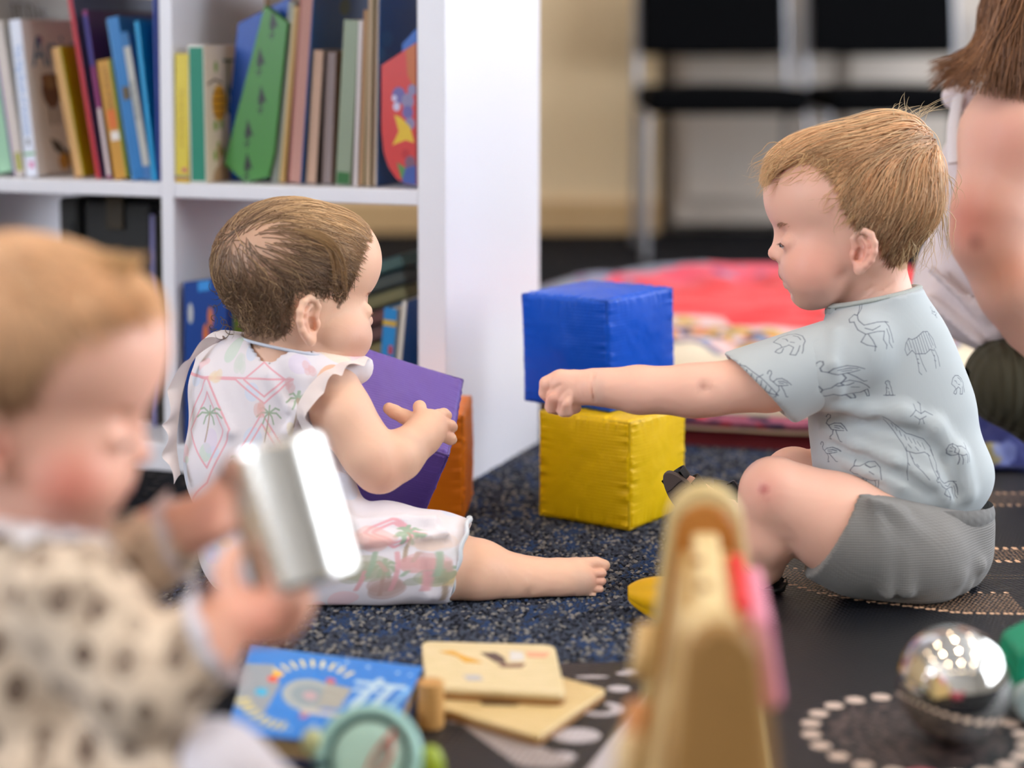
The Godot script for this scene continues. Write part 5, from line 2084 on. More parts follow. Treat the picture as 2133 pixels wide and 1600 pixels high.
# Loose hairs between two pixel places: [from x, y, to x, y, depth, spread].
func wisps(m: MB, list: Array, each: int, seed_: int, col: Color, rad: float) -> void:
	var r := RandomNumberGenerator.new()
	r.seed = seed_
	for w in list:
		for i in each:
			var a: Vector2 = Vector2(w[0], w[1]) + Vector2(r.randfn(), r.randfn()) * w[5]
			var b: Vector2 = Vector2(w[2], w[3]) + Vector2(r.randfn(), r.randfn()) * w[5]
			var bend: Vector2 = Vector2(-(b - a).y, (b - a).x) * r.randf_range(-0.3, 0.3)
			var pts := PackedVector3Array()
			var nr := PackedVector3Array()
			var z: float = w[4] + r.randf_range(-14, 14)
			for k in 9:
				var t := k / 8.0
				var q: Vector2 = a.lerp(b, t) + bend * sin(t * PI) + bend * 0.25 * sin(t * 9.0)
				pts.append(J(q.x, q.y, z))
				nr.append(cam_basis.z)
			m.col = col * r.randf_range(0.75, 1.2)
			thread(m, pts, nr, rad)


func skin(col := 1.0) -> StandardMaterial3D:
	var m := vmat(0.48, 0.45)
	m.subsurf_scatter_enabled = true
	m.subsurf_scatter_strength = 0.12
	var t := noise_normal(0.25, 128, 0.5)
	m.normal_enabled = true
	m.normal_texture = t
	m.normal_scale = 0.25
	m.uv1_triplanar = true
	m.uv1_scale = Vector3(30, 30, 30)
	return m


func cloth(col: Color, scale := 520.0, amt := 0.006) -> StandardMaterial3D:
	var im := Image.create(8, 8, false, Image.FORMAT_RGB8)
	for y in 8:
		for x in 8:
			var hh := 0.5 + 0.25 * sin(TAU * x / 8.0) + 0.25 * sin(TAU * y / 8.0 + PI * (x / 4))
			im.set_pixel(x, y, Color(hh, hh, hh))
	var m := mat(col, 0.85, 0.0, 0.3)
	m.heightmap_enabled = true
	m.heightmap_texture = ImageTexture.create_from_image(im)
	m.heightmap_scale = amt
	m.uv1_triplanar = true
	m.uv1_scale = Vector3.ONE * scale
	m.rim_enabled = true
	m.rim = 0.35
	m.rim_tint = 0.5
	return m


# Puts a mesh given in the world's axes under a thing whose origin lies elsewhere.
func under(o: Node3D, called: String, mb: MB, m: Material) -> MeshInstance3D:
	var c := obj(called, mb, m, o)
	c.transform = o.transform.affine_inverse()
	return c


# Cylinder coordinates of the cloth round an axis: uv in metres.
func wrap_uv(p: Vector3, a: Vector3, axis: Vector3, front: Vector3, rad: float) -> Vector2:
	var f := (front - axis * front.dot(axis)).normalized()
	var s := axis.cross(f)
	var q := p - a
	return Vector2(atan2(q.dot(s), q.dot(f)) * rad, q.dot(axis))


func with_uv2(mb: MB, uvs: PackedVector2Array) -> ArrayMesh:
	var arr := mb.mesh().surface_get_arrays(0)
	arr[Mesh.ARRAY_TEX_UV2] = uvs
	var me := ArrayMesh.new()
	me.add_surface_from_arrays(Mesh.PRIMITIVE_TRIANGLES, arr)
	return me


func people() -> void:
	boy()
	girl()
	baby()
	woman()


# -------- outline drawings for the boy's shirt, each in a box of about 100 units
func sketch(kind: String) -> Array:
	match kind:
		"gazelle":
			return [[8, 30, 14, 22, 22, 24, 28, 34, 40, 44, 66, 42, 84, 44, 92, 54, 96, 70, 98, 88], [22, 24, 20, 12, 15, 2], [22, 24, 25, 12, 22, 2], [8, 30, 12, 36, 20, 36, 30, 52, 44, 62, 66, 60, 80, 62], [44, 62, 36, 76, 46, 84, 62, 90], [48, 62, 56, 76, 60, 88, 58, 98], [80, 62, 76, 78, 82, 90, 80, 98], [86, 58, 90, 74, 88, 86, 94, 98], [42, 50, 56, 56, 72, 50], [84, 44, 92, 46]]
		"zebra":
			return [[4, 36, 10, 24, 20, 16, 30, 20, 44, 18, 70, 10, 86, 12, 96, 28, 96, 46], [4, 36, 8, 48, 16, 44, 24, 40, 32, 48, 60, 52, 78, 46, 88, 50], [32, 48, 34, 66, 32, 84, 38, 90], [42, 50, 46, 70, 52, 86], [80, 48, 84, 62, 80, 84], [90, 46, 94, 64, 92, 82], [30, 22, 34, 46], [38, 20, 42, 48], [46, 18, 50, 50], [54, 16, 58, 50], [62, 14, 66, 48], [70, 12, 74, 46], [78, 12, 84, 44], [86, 16, 90, 40], [20, 18, 24, 36], [13, 24, 17, 40], [34, 58, 38, 60], [33, 66, 38, 68], [82, 58, 86, 60], [81, 68, 85, 70]]
		"giraffe":
			return [[0, 0, 10, 4, 24, 14, 44, 26, 56, 28, 80, 34, 92, 46, 96, 60], [0, 4, 8, 12, 22, 26, 36, 42, 42, 52], [42, 52, 60, 56, 78, 54, 88, 60], [42, 46, 44, 66, 42, 84, 44, 98], [48, 54, 56, 72, 70, 84, 80, 96], [84, 56, 88, 72, 92, 88, 96, 96], [92, 50, 98, 70, 96, 86], [14, 10, 18, 16], [22, 16, 26, 22], [30, 22, 34, 30], [40, 28, 44, 36], [48, 32, 54, 40], [58, 34, 62, 42], [66, 38, 72, 46], [76, 40, 80, 50], [46, 42, 52, 48], [60, 46, 66, 52], [50, 60, 54, 64], [44, 70, 47, 74], [60, 72, 64, 76]]
		"elephant":
			return [[10, 34, 22, 18, 44, 8, 68, 12, 86, 28, 92, 50, 86, 64], [10, 34, 4, 42, 12, 50, 22, 58, 26, 70, 12, 78, 6, 86, 16, 92], [26, 70, 34, 68, 46, 62, 58, 72, 52, 86, 46, 96, 62, 98, 70, 84, 76, 66], [86, 64, 84, 82, 80, 92], [16, 92, 24, 88, 30, 74], [30, 30, 40, 34, 44, 46], [60, 20, 74, 30, 80, 44], [50, 50, 62, 54]]
		"flamingo":
			return [[8, 6, 12, 2, 18, 4, 20, 14, 14, 26, 16, 38, 28, 44], [8, 6, 4, 14, 7, 16], [28, 44, 40, 32, 60, 28, 80, 36, 98, 48], [28, 44, 44, 56, 66, 54, 86, 50], [50, 56, 54, 72, 44, 88, 46, 98, 38, 98], [58, 54, 74, 74, 86, 94, 94, 94], [46, 40, 64, 38, 82, 44], [50, 46, 68, 46]]
		"crocodile":
			return [[0, 20, 14, 10, 26, 16, 40, 34, 58, 52, 76, 74, 96, 98], [0, 20, 6, 32, 18, 40, 32, 56, 52, 76, 74, 90, 96, 98], [6, 32, 0, 44, -8, 42], [34, 56, 26, 66, 30, 74], [56, 76, 52, 90, 60, 94], [18, 18, 14, 30], [28, 26, 22, 42], [38, 38, 32, 52], [48, 48, 44, 64], [58, 58, 54, 74], [68, 70, 64, 82], [78, 80, 74, 88], [50, 50, 64, 44], [12, 14, 16, 6]]
		"lion":
			return [[10, 30, 18, 14, 34, 10, 48, 20, 52, 36, 44, 52, 28, 56, 16, 46, 10, 30], [22, 24, 28, 28], [20, 38, 28, 40], [48, 22, 70, 26, 86, 40, 92, 62, 88, 90], [44, 52, 60, 60, 78, 58], [44, 52, 46, 70, 42, 92], [54, 58, 58, 76, 56, 94], [78, 58, 80, 76, 76, 92], [34, 10, 30, 20, 40, 30, 34, 44, 44, 50], [86, 40, 98, 30, 100, 18]]
		"meerkat":
			return [[30, 10, 44, 4, 58, 12, 56, 26, 66, 44, 72, 70, 80, 92], [30, 10, 26, 20, 36, 30, 32, 50, 34, 76, 26, 94, 80, 92], [36, 46, 50, 54], [50, 70, 56, 92], [44, 14, 48, 16], [12, 94, 96, 92]]
		"bird":
			return [[10, 40, 30, 26, 50, 40, 70, 34, 98, 50], [30, 26, 26, 6], [50, 40, 56, 10, 46, 2], [20, 44, 40, 58, 70, 50], [40, 58, 36, 74], [52, 56, 56, 74], [10, 40, 2, 44]]
		"rhino":
			return [[2, 60, 14, 40, 30, 36, 44, 22, 64, 16, 84, 30, 94, 48, 98, 60], [2, 60, 12, 66, 28, 62, 40, 70, 66, 72, 86, 64], [14, 40, 10, 24], [40, 70, 38, 90, 46, 92, 50, 74], [78, 68, 80, 90, 88, 90, 90, 62], [40, 30, 58, 34, 70, 28], [60, 44, 74, 50]]
	return []


func draw_sketch(p: Pen, kind: String, c: Vector2, w: float, turn: float, col: Color, flip := false) -> void:
	for s in sketch(kind):
		var pts := []
		for i in range(0, s.size(), 2):
			var q := Vector2(s[i] - 50, s[i + 1] - 50) * w / 100.0
			if flip:
				q.x = -q.x
			pts.append(c + q.rotated(turn))
		p.line(pts, 0.55, col, 0.7)


func boy() -> void:
	jt = 2.05
	var u := U()
	var o := thing("person", "blond toddler in a grey animal print shirt and grey shorts reaching for the blocks", "person", Vector3(J(1890, 1250, 0).x, 0.0, J(1890, 1250, 0).z))
	var h := head_frame(1775, 420, 0, -1, 0.06, 0.0, 1.0)
	var fl := Field.new()
	var hf := Field.new()
	head(fl, hf, h, 1.0, true)
	var neck_at := fl.prims.size()
	fl.cap(J(1815, 560, -4), J(1838, 690, -4), 70 * u, 84 * u, 26 * u)
	# crease under the jaw and in the neck
	# trunk
	fl.ell(J(1850, 760, 0), Vector3(120, 130, 90) * u, cam_basis, 30 * u)
	fl.ell(J(1868, 930, 0), Vector3(140, 150, 98) * u, cam_basis, 30 * u)
	fl.ell(J(1900, 1110, 0), Vector3(120, 95, 108) * u, cam_basis, 30 * u)
	# the near arm reaches out over the blocks
	fl.chain([J(1770, 735, 70), J(1600, 795, 100), J(1475, 812, 118), J(1440, 814, 120), J(1330, 812, 122), J(1238, 806, 124)], [66 * u, 60 * u, 52 * u, 52 * u, 47 * u, 38 * u], 16 * u)
	fl.cap(J(1466, 806, 172), J(1472, 812, 172), 4 * u, 3 * u, 14 * u, 1)
	# hand: palm, four curled fingers, thumb
	fl.ell(J(1196, 808, 124), Vector3(46, 37, 27) * u, cam_basis, 12 * u)
	fl.ell(J(1168, 800, 132), Vector3(26, 30, 22) * u, cam_basis, 10 * u)
	var fr := 15.0 * u
	fl.chain([J(1160, 790, 128), J(1139, 799, 128), J(1137, 818, 118), J(1148, 832, 98)], [17 * u, fr, fr * 0.97, fr * 0.85], 2.0 * u)
	fl.chain([J(1168, 808, 136), J(1152, 828, 142), J(1149, 847, 130), J(1160, 852, 108)], [16 * u, fr * 0.96, fr * 0.93, fr * 0.82], 2.0 * u)
	fl.chain([J(1184, 818, 138), J(1177, 838, 147), J(1174, 855, 138), J(1183, 857, 116)], [16 * u, fr * 0.93, fr * 0.9, fr * 0.8], 2.0 * u)
	fl.chain([J(1196, 824, 128), J(1194, 842, 122), J(1195, 850, 112), J(1200, 850, 98)], [15 * u, 13 * u, 12 * u, 11 * u], 3.0 * u)
	fl.chain([J(1205, 792, 100), J(1178, 796, 84), J(1158, 806, 82)], [17 * u, 14 * u, 12 * u], 6 * u)
	# far arm, resting forward behind the near one
	fl.chain([J(1820, 740, -85), J(1770, 860, -112), J(1720, 960, -110)], [60 * u, 50 * u, 36 * u], 14 * u)
	# near leg folded in front
	fl.chain([J(1890, 1150, 70), J(1740, 1090, 96), J(1618, 1032, 104)], [108 * u, 100 * u, 77 * u], 20 * u)
	fl.ell(J(1606, 1018, 112), Vector3(56, 58, 58) * u, cam_basis, 20 * u)
	fl.chain([J(1606, 1045, 100), J(1600, 1120, 84), J(1588, 1175, 66), J(1560, 1205, 62)], [64 * u, 62 * u, 44 * u, 34 * u], 9 * u)
	# far leg, its foot out to the left
	fl.chain([J(1880, 1130, -60), J(1740, 1050, -84), J(1655, 995, -88)], [95 * u, 84 * u, 66 * u], 20 * u)
	fl.chain([J(1650, 1000, -88), J(1590, 1050, -70), J(1530, 1072, -56)], [62 * u, 50 * u, 38 * u], 12 * u)
	# feet
	fl.chain([J(1530, 1075, -60), J(1490, 1062, -66), J(1452, 1030, -66), J(1432, 1010, -66)], [38 * u, 36 * u, 28 * u, 22 * u], 10 * u)
	for i in 4:
		fl.cap(J(1436, 1012 - i * 1.0, -84 + i * 13), J(1420 - i * 1.5, 1000, -84 + i * 13), 9 * u, 8 * u, 3 * u)
	fl.chain([J(1556, 1208, 60), J(1510, 1216, 70)], [30 * u, 24 * u], 10 * u)
	fl.half(Vector3(0, 0.006, 0), Vector3.DOWN)
	crease(fl, [[1166, 803], [1150, 814], [1136, 832]], 2.2 * u, 6 * u)
	crease(fl, [[1184, 824], [1170, 838], [1163, 858]], 2.2 * u, 6 * u)
	crease(fl, [[1237, 776], [1232, 800], [1238, 836]], 1.6 * u, 6 * u)
	crease(fl, [[1632, 1100], [1655, 1128], [1668, 1150]], 2.0 * u, 10 * u)
	crease(fl, [[1735, 652], [1775, 632], [1815, 600]], 2.2 * u, 9 * u)
	crease(fl, [[1765, 640], [1815, 622], [1860, 590]], 2.0 * u, 8 * u)
	var m := MB.new()
	var lo := J(1380, 1300, 0) - Vector3(0.03, 0.02, 0.2)
	var hb := AABB(J(1570, 690, -170), Vector3.ZERO).expand(J(2000, 215, 170)).expand(J(1570, 690, 170))
	var handb := AABB(J(1100, 885, 70), Vector3.ZERO).expand(J(1250, 755, 175))
	var body_lo := Vector3(J(1100, 800, 0).x, -0.005, J(1800, 800, -200).z)
	var body_hi := Vector3(J(2110, 900, 0).x, J(1800, 600, 0).y, J(1800, 900, 230).z)
	fl.net(m, body_lo, body_hi, 0.0042, [handb])
	fl.net(m, hb.position, hb.end, 0.0026)
	fl.net(m, handb.position, handb.end, 0.0016)
	ear(m, h, 1.0, 0.0011)
	ear(m, h, -1.0, 0.002)
	var base := lin(0.91, 0.71, 0.625)
	var red := lin(0.84, 0.48, 0.43)
	var poly := PackedVector2Array(V([165, 150, 172, 70, 140, 84, 78, 82, 42, 44, 30, 0, 2, -44, -34, -58, -62, -108, -96, -140, -150, -135, -196, -30, -196, 90, -125, 190, 30, 190, 130, 160]))
	tint(m, base, [
		[h * Vector3(95, -135, 95), 110 * u, red, 0.38], [h * Vector3(160, -105, 0), 26 * u, red, 0.35],
		[h * Vector3(150, -158, 0), 26 * u, lin(0.72, 0.36, 0.34), 0.8], [h * Vector3(0, -100, 125), 50 * u, red, 0.5],
		[h * Vector3(142, -84, 52), 22 * u, lin(0.8, 0.55, 0.5), 0.6],
		[J(1598, 1022, 165), 60 * u, lin(0.84, 0.55, 0.5), 0.6], [J(1592, 1020, 168), 17 * u, lin(0.66, 0.22, 0.25), 0.85], [J(1600, 1040, 166), 15 * u, lin(0.68, 0.28, 0.3), 0.7],
		[J(1462, 806, 170), 16 * u, lin(0.6, 0.36, 0.3), 0.5], [J(1150, 835, 150), 40 * u, lin(0.82, 0.55, 0.48), 0.5],
		[h * Vector3(148, -54, 48), 30 * u, lin(0.72, 0.52, 0.42), 0.35]])
	var inv := h.affine_inverse()
	for i in m.v.size():
		var q := inv * m.v[i]
		if q.y > -150 and q.length() < 260 and in_poly(Vector2(q.x - 8, q.y), poly) and absf(q.z) < 140 and not (q.z > 104 and q.y < -40 and q.x > -40):
			m.c[i] = m.c[i].lerp(lin(0.72, 0.55, 0.38), 0.8)
	under(o, "body", m, skin())
	face_bits(o, fl, h, lin(0.62, 0.47, 0.34))
	# ---- hair: swept forward from a crown on top, down at the sides
	var hm := MB.new()
	var reg := func(q: Vector3, r: RandomNumberGenerator) -> bool:
		return q.y > -150 and in_poly(Vector2(q.x, q.y), poly) and not (q.z > 96 and q.y < -52 and q.x > -36)
	var W := Vector3(-112, 130, 20)
	var comb := func(q: Vector3, t: float, s: float) -> Vector3:
		var d := q - W
		var w := 0.18 * sin(s + t * 4.0)
		# front and top run forward, sides and back fall down
		var topw := smooth(-30.0, 60.0, q.y - absf(q.z) * 0.45 + q.x * 0.25)
		var radial := Vector3(d.x, d.y * 0.8, d.z).normalized()
		var fwd := Vector3(1.0, -0.2 - 0.3 * smooth(80.0, 170.0, q.x), 0.2 * signf(q.z))
		var fall := Vector3(0.25 + 0.3 * radial.x, -1.0, 0.0)
		return radial * 0.7 + fwd * topw * 1.1 + fall * (1.0 - topw) * 1.1 + Vector3(w, w * 0.5, w)
	var long := func(q: Vector3, r: RandomNumberGenerator) -> float:
		return lerpf(95, 190, smooth(20.0, 120.0, q.y)) * r.randf_range(0.7, 1.1)
	var lift := func(q: Vector3, t: float, lf: float) -> float:
		var top := smooth(40.0, 140.0, q.y)
		return 2.0 + lf * lf * (6.0 + 8.0 * top * (1.0 - smooth(60.0, 150.0, q.x) * 0.7)) * sin(PI * minf(t * 0.8 + 0.1, 1.0)) + 7.0 * t * lf + top * smooth(0.5, 1.0, t) * 10.0 * lf
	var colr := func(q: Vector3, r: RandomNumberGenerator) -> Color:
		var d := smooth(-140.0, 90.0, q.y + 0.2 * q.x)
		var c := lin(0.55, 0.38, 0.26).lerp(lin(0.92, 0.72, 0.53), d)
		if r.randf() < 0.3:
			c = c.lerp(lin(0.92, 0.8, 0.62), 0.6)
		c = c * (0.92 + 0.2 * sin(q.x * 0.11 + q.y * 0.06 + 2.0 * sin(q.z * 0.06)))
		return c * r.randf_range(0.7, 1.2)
	var edge := PackedVector2Array(V([218, 130, 216, 72, 200, 30, 176, 36, 150, 66, 110, 84, 74, 74, 44, 40, 28, -4, 2, -42, -34, -60, -58, -110, -92, -150, -128, -158, -156, -138, -190, -50, -225, 30, -225, 160, -110, 240, 60, 240]))
	var allow := func(q: Vector3, lf: float) -> bool:
		return in_poly(Vector2(q.x + 34.0 * lf * lf - 8.0, q.y - 40.0 * lf * lf + 8.0), edge) and not (q.z > 96 and q.y < -50 and q.x > -38 and q.x < 40)
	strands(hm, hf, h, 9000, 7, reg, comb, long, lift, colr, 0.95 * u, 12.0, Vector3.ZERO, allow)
	# fly-away hairs at the crown
	var r2 := RandomNumberGenerator.new()
	r2.seed = 9
	for i in 26:
		var a := Vector3(-70 - r2.randf() * 80, 164 + r2.randf() * 14, r2.randf_range(-60, 60))
		var pts := PackedVector3Array()
		var nr := PackedVector3Array()
		var dx := r2.randf_range(-70, 40)
		var up := r2.randf_range(25, 75)
		for k in 9:
			var t := k / 8.0
			pts.append(h * (a + Vector3(dx * t - 20 * t * t, up * t - 18 * t * t, 10 * sin(t * 3.0))))
			nr.append(cam_basis.z)
		hm.col = lin(0.85, 0.76, 0.6)
		thread(hm, pts, nr, 0.55 * u)
	# wisps along the fringe, the temple and the nape
	wisps(hm, [[1632, 318, 1572, 352, 30, 9], [1640, 330, 1566, 372, 60, 10], [1620, 350, 1588, 408, 70, 9], [1680, 330, 1612, 372, 96, 10], [1735, 350, 1680, 372, 112, 12], [1752, 400, 1716, 430, 118, 11], [1775, 440, 1750, 470, 122, 9]], 16, 61, lin(0.82, 0.66, 0.46), 0.7 * u)
	wisps(hm, [[1930, 480, 1916, 566, 60, 12], [1900, 500, 1890, 560, 80, 10], [1955, 430, 1966, 540, 20, 10], [1960, 360, 1984, 430, 10, 8]], 14, 62, lin(0.8, 0.68, 0.5), 0.7 * u)
	under(o, "hair", hm, hair_mat())
	# ---- shirt
	var sf := Field.new()
	var axis := (J(1842, 640, 0) - J(1885, 1050, 0)).normalized()
	sf.ell(J(1842, 745, 0), Vector3(142, 152, 108) * u, cam_basis, 30 * u)
	sf.ell(J(1860, 880, 0), Vector3(176, 200, 118) * u, cam_basis, 46 * u)
	sf.ell(J(1886, 988, 0), Vector3(184, 128, 124) * u, cam_basis, 40 * u)
	sf.cap(J(1800, 705, 66), J(1830, 690, -60), 66 * u, 66 * u, 30 * u)
	sf.cap(J(1780, 735, 66), J(1700, 770, 80), 84 * u, 84 * u, 26 * u)
	sf.cap(J(1822, 600, -4), J(1834, 700, -2), 97 * u, 104 * u, 26 * u)
	# folds from the armpit round to the back and down to the waistband
	# the armpit fold runs round the back, others sag towards the waistband
	ridge(sf, [[1735, 848], [1800, 856], [1880, 862], [1950, 890], [2000, 950], [2020, 1030]], 9 * u, 30 * u)
	ridge(sf, [[1715, 890], [1780, 930], [1860, 960], [1940, 1000], [1975, 1040]], 7 * u, 24 * u)
	ridge(sf, [[1730, 945], [1800, 980], [1880, 1015]], 6 * u, 20 * u)
	ridge(sf, [[1740, 690], [1735, 760], [1748, 820]], 5 * u, 20 * u)
	crease(sf, [[1750, 872], [1830, 884], [1910, 905], [1970, 960], [1995, 1030]], 4 * u, 22 * u)
	crease(sf, [[1730, 925], [1800, 955], [1880, 990], [1940, 1030]], 3.5 * u, 18 * u)
	crease(sf, [[1760, 985], [1830, 1015]], 3 * u, 14 * u)
	sf.half(J(1820, 617, 0), cam_basis.x * -0.2 + cam_basis.y * 0.97, 6 * u)
	sf.half(J(1880, 1070, 0), -cam_basis.y * 0.99 + cam_basis.x * 0.02, 6 * u)
	sf.cap(J(1815, 560, -4), J(1828, 652, -4), 78 * u, 80 * u, 6 * u, 1)
	m = MB.new()
	sf.net(m, Vector3(J(1600, 900, 0).x, J(1800, 1075, 0).y, J(1800, 900, -190).z), Vector3(J(2090, 900, 0).x, J(1800, 590, 0).y, J(1800, 900, 210).z), 0.0034)
	# the print
	var R := 150.0 * u
	var A := J(1885, 1050, 0)
	var front := cam_basis.z
	var TW := 1024
	var KX := TW / (TAU * R)
	var pen := Pen.new(TW, 620, Color(0.7, 0.725, 0.73))
	var place := func(kind: String, px: float, py: float, w: float, turn := 0.0, flip := false):
		var hit := sf.hit(Vector3(0, CAM_H, 0), ray(px, py).normalized(), 3.0)
		var q := wrap_uv(hit, A, axis, front, R)
		draw_sketch(pen, kind, Vector2(TW * 0.5 + q.x * KX, 600 - q.y * KX), w * u * KX, turn, Color(0.2, 0.21, 0.27), flip)
	place.call("gazelle", 1810, 682, 98, -0.02)
	place.call("zebra", 1920, 736, 104, -0.05)
	place.call("bird", 1948, 654, 34, 0.0)
	place.call("meerkat", 1851, 808, 34, 0.1)
	place.call("flamingo", 1752, 776, 56)
	place.call("rhino", 1758, 812, 54)
	place.call("giraffe", 1896, 936, 130, 0.1)
	place.call("bird", 1920, 868, 62)
	place.call("flamingo", 1736, 892, 50, 0.3)
	place.call("flamingo", 1722, 942, 42)
	place.call("lion", 2000, 944, 52)
	place.call("rhino", 1800, 985, 70, 0.3)
	place.call("gazelle", 1972, 1010, 66)
	place.call("elephant", 1996, 800, 44)
	for k in 14:
		draw_sketch(pen, ["zebra", "giraffe", "lion", "flamingo", "elephant"][k % 5], Vector2(60 + (k % 2) * 780 + (k * 37) % 90, 60 + k * 40), 80, 0.0, Color(0.2, 0.21, 0.27))
	var print_tex := pen.tex()
	var uvs := PackedVector2Array()
	for p in m.v:
		var q := wrap_uv(p, A, axis, front, R)
		uvs.append(Vector2(0.5 + q.x * KX / TW, (600 - q.y * KX) / 620.0))
	var sm := cloth(Color(0.7, 0.725, 0.73))
	sm.detail_enabled = true
	sm.detail_albedo = print_tex
	sm.detail_uv_layer = BaseMaterial3D.DETAIL_UV_2
	var shirt := put("shirt", with_uv2(m, uvs), sm, o)
	shirt.transform = o.transform.affine_inverse()
	# near sleeve, hollow at its hem
	var vf := Field.new()
	var s0 := J(1770, 742, 62)
	var s1 := J(1440, 846, 122)
	vf.cap(s0, s1, 86 * u, 82 * u, 20 * u)
	vf.cap(J(1730, 775, 100), J(1650, 850, 112), 40 * u, 26 * u, 30 * u)
	vf.cap(J(1700, 700, 142), J(1716, 810, 156), 3 * u, 3 * u, 12 * u, 1)
	vf.half(J(1577, 805, 110), cam_basis.x * -0.71 - cam_basis.y * 0.70 + cam_basis.z * 0.05, 4 * u)
	vf.half(J(1722, 770, 80), cam_basis.x * 0.95 - cam_basis.y * 0.05, 10 * u)
	vf.cap(J(1625, 789, 97), J(1440, 836, 125), 66 * u, 67 * u, 5 * u, 1)
	m = MB.new()
	vf.net(m, Vector3(J(1490, 900, 0).x, J(1800, 890, 0).y, J(1800, 900, -60).z), Vector3(J(1760, 900, 0).x, J(1800, 625, 0).y, J(1800, 900, 230).z), 0.003)
	var sa := (s0 - s1).normalized()
	var SR := 84 * u
	var pen2 := Pen.new(512, 512, Color(0.7, 0.725, 0.73))
	var K2 := 512 / (TAU * SR)
	var place2 := func(kind: String, px: float, py: float, w: float, turn := 0.0, flip := false):
		var hit := vf.hit(Vector3(0, CAM_H, 0), ray(px, py).normalized(), 3.0)
		var q := wrap_uv(hit, s1, sa, front, SR)
		draw_sketch(pen2, kind, Vector2(30 + q.y * K2, 256 + q.x * K2), w * u * K2, turn, Color(0.2, 0.21, 0.27), flip)
	# along the sleeve is the texture's x, round it is y
	place2.call("elephant", 1645, 712, 72, 0.35)
	place2.call("crocodile", 1578, 786, 84, 0.2)
	place2.call("flamingo", 1622, 800, 54, 0.4)
	uvs = PackedVector2Array()
	for p in m.v:
		var q := wrap_uv(p, s1, sa, front, SR)
		uvs.append(Vector2((30 + q.y * K2) / 512.0, (256.0 + q.x * K2) / 512.0))
	var sm2 := cloth(Color(0.7, 0.725, 0.73))
	sm2.detail_enabled = true
	sm2.detail_albedo = pen2.tex()
	sm2.detail_uv_layer = BaseMaterial3D.DETAIL_UV_2
	var sl := put("sleeve", with_uv2(m, uvs), sm2, shirt)
	# collar band and the frilled shoulder opening
	m = MB.new()
	var pts := PackedVector3Array()
	var rr := PackedFloat32Array()
	for i in 49:
		var a := TAU * i / 48
		pts.append(J(1820 + 94 * cos(a), 617 - 19 * cos(a) + 8 * sin(a), 92 * sin(a) - 4))
		rr.append(8.5 * u)
	m.tube(pts, rr, 8, 0.55, cam_basis.y, false)
	var cb := under(o, "collar", m, cloth(Color(0.66, 0.68, 0.66), 300, 0.03))
	m = MB.new()
	pts = PackedVector3Array()
	for i in 40:
		var t := i / 39.0
		var q := S(sf, lerpf(1672, 1742, t), lerpf(668, 644, t) + 2.5 * sin(t * 24.0))
		pts.append(q + sf.grad(q, sf.all()) * (1.5 + 1.5 * cos(t * 24.0)) * u)
	strap(m, pts, cam_basis.y, 11 * u, 3 * u)
	under(o, "shoulder_frill", m, cloth(Color(0.6, 0.62, 0.61), 300, 0.03))
	# ---- shorts
	var pf := Field.new()
	pf.ell(J(1918, 1135, 0), Vector3(150, 122, 134) * u, cam_basis, 30 * u)
	pf.ell(J(1925, 1075, 0), Vector3(142, 86, 130) * u, cam_basis, 30 * u)
	pf.chain([J(1900, 1152, 76), J(1790, 1118, 96), J(1700, 1086, 102)], [122 * u, 117 * u, 112 * u], 24 * u)
	pf.chain([J(1890, 1130, -60), J(1760, 1060, -88)], [108 * u, 100 * u], 24 * u)
	for w in [[1812, 1016, 204, 1850, 1240, 190, 9], [1836, 1040, 194, 1990, 1200, 150, 12], [1910, 1080, 150, 2040, 1180, 96, 10], [1870, 1070, 176, 1890, 1235, 190, 10], [1980, 1090, 116, 2010, 1220, 104, 9]]:
		pf.cap(J(w[0], w[1], w[2]), J(w[3], w[4], w[5]), w[6] * u, w[6] * u, 24 * u)
	pf.half(J(1722, 1108, 90), cam_basis.x * -0.87 + cam_basis.y * -0.05 + cam_basis.y * 0.47 * 0.0 - cam_basis.x * 0.0, 4 * u)
	pf.prims[pf.prims.size() - 1].ba = (cam_basis.x * -0.88 + cam_basis.y * 0.47).normalized()
	pf.half(J(1920, 1034, 0), cam_basis.y * 0.97 + cam_basis.x * 0.22, 5 * u)
	pf.half(Vector3(0, 0.0065, 0), Vector3.DOWN, 0.004)
	pf.cap(J(1745, 1090, 98), J(1600, 1026, 108), 101 * u, 99 * u, 5 * u, 1)
	pf.cap(J(1780, 1070, -86), J(1640, 990, -90), 88 * u, 84 * u, 5 * u, 1)
	m = MB.new()
	pf.net(m, Vector3(J(1630, 900, 0).x, 0.0, J(1800, 900, -220).z), Vector3(J(2100, 900, 0).x, J(1800, 1000, 0).y, J(1800, 900, 250).z), 0.0036)
	var knit := cloth(Color(0.5, 0.49, 0.48), 380.0, 0.05)
	var rib_im := Image.create(4, 8, false, Image.FORMAT_RGB8)
	for y in 8:
		for x in 4:
			var v := 0.5 + 0.4 * sin(TAU * y / 8.0) + 0.1 * sin(TAU * x / 4.0)
			rib_im.set_pixel(x, y, Color(v, v, v))
	knit.heightmap_texture = ImageTexture.create_from_image(rib_im)
	var shorts := under(o, "shorts", m, knit)
	# ribbed waistband
	m = MB.new()
	for i in 9:
		for k in 241:
			var a := TAU * k / 240
			var t := i / 8.0
			var rib := 1.0 + 0.008 * sin(a * 120.0)
			var c := J(1919, 1040 + 36 * t, 0)
			m.vert(c + (cam_basis.x * cos(a) * (146 + 4 * sin(t * PI)) + cam_basis.z * sin(a) * (136 + 4 * sin(t * PI)) - cam_basis.y * cos(a) * 7) * u * rib, cam_basis.x * cos(a) + cam_basis.z * sin(a))
	grid_mesh(m, 8, 240)
	under(o, "waistband", m, cloth(Color(0.46, 0.455, 0.45), 120.0, 0.06)).reparent(shorts)
	sandal(o)


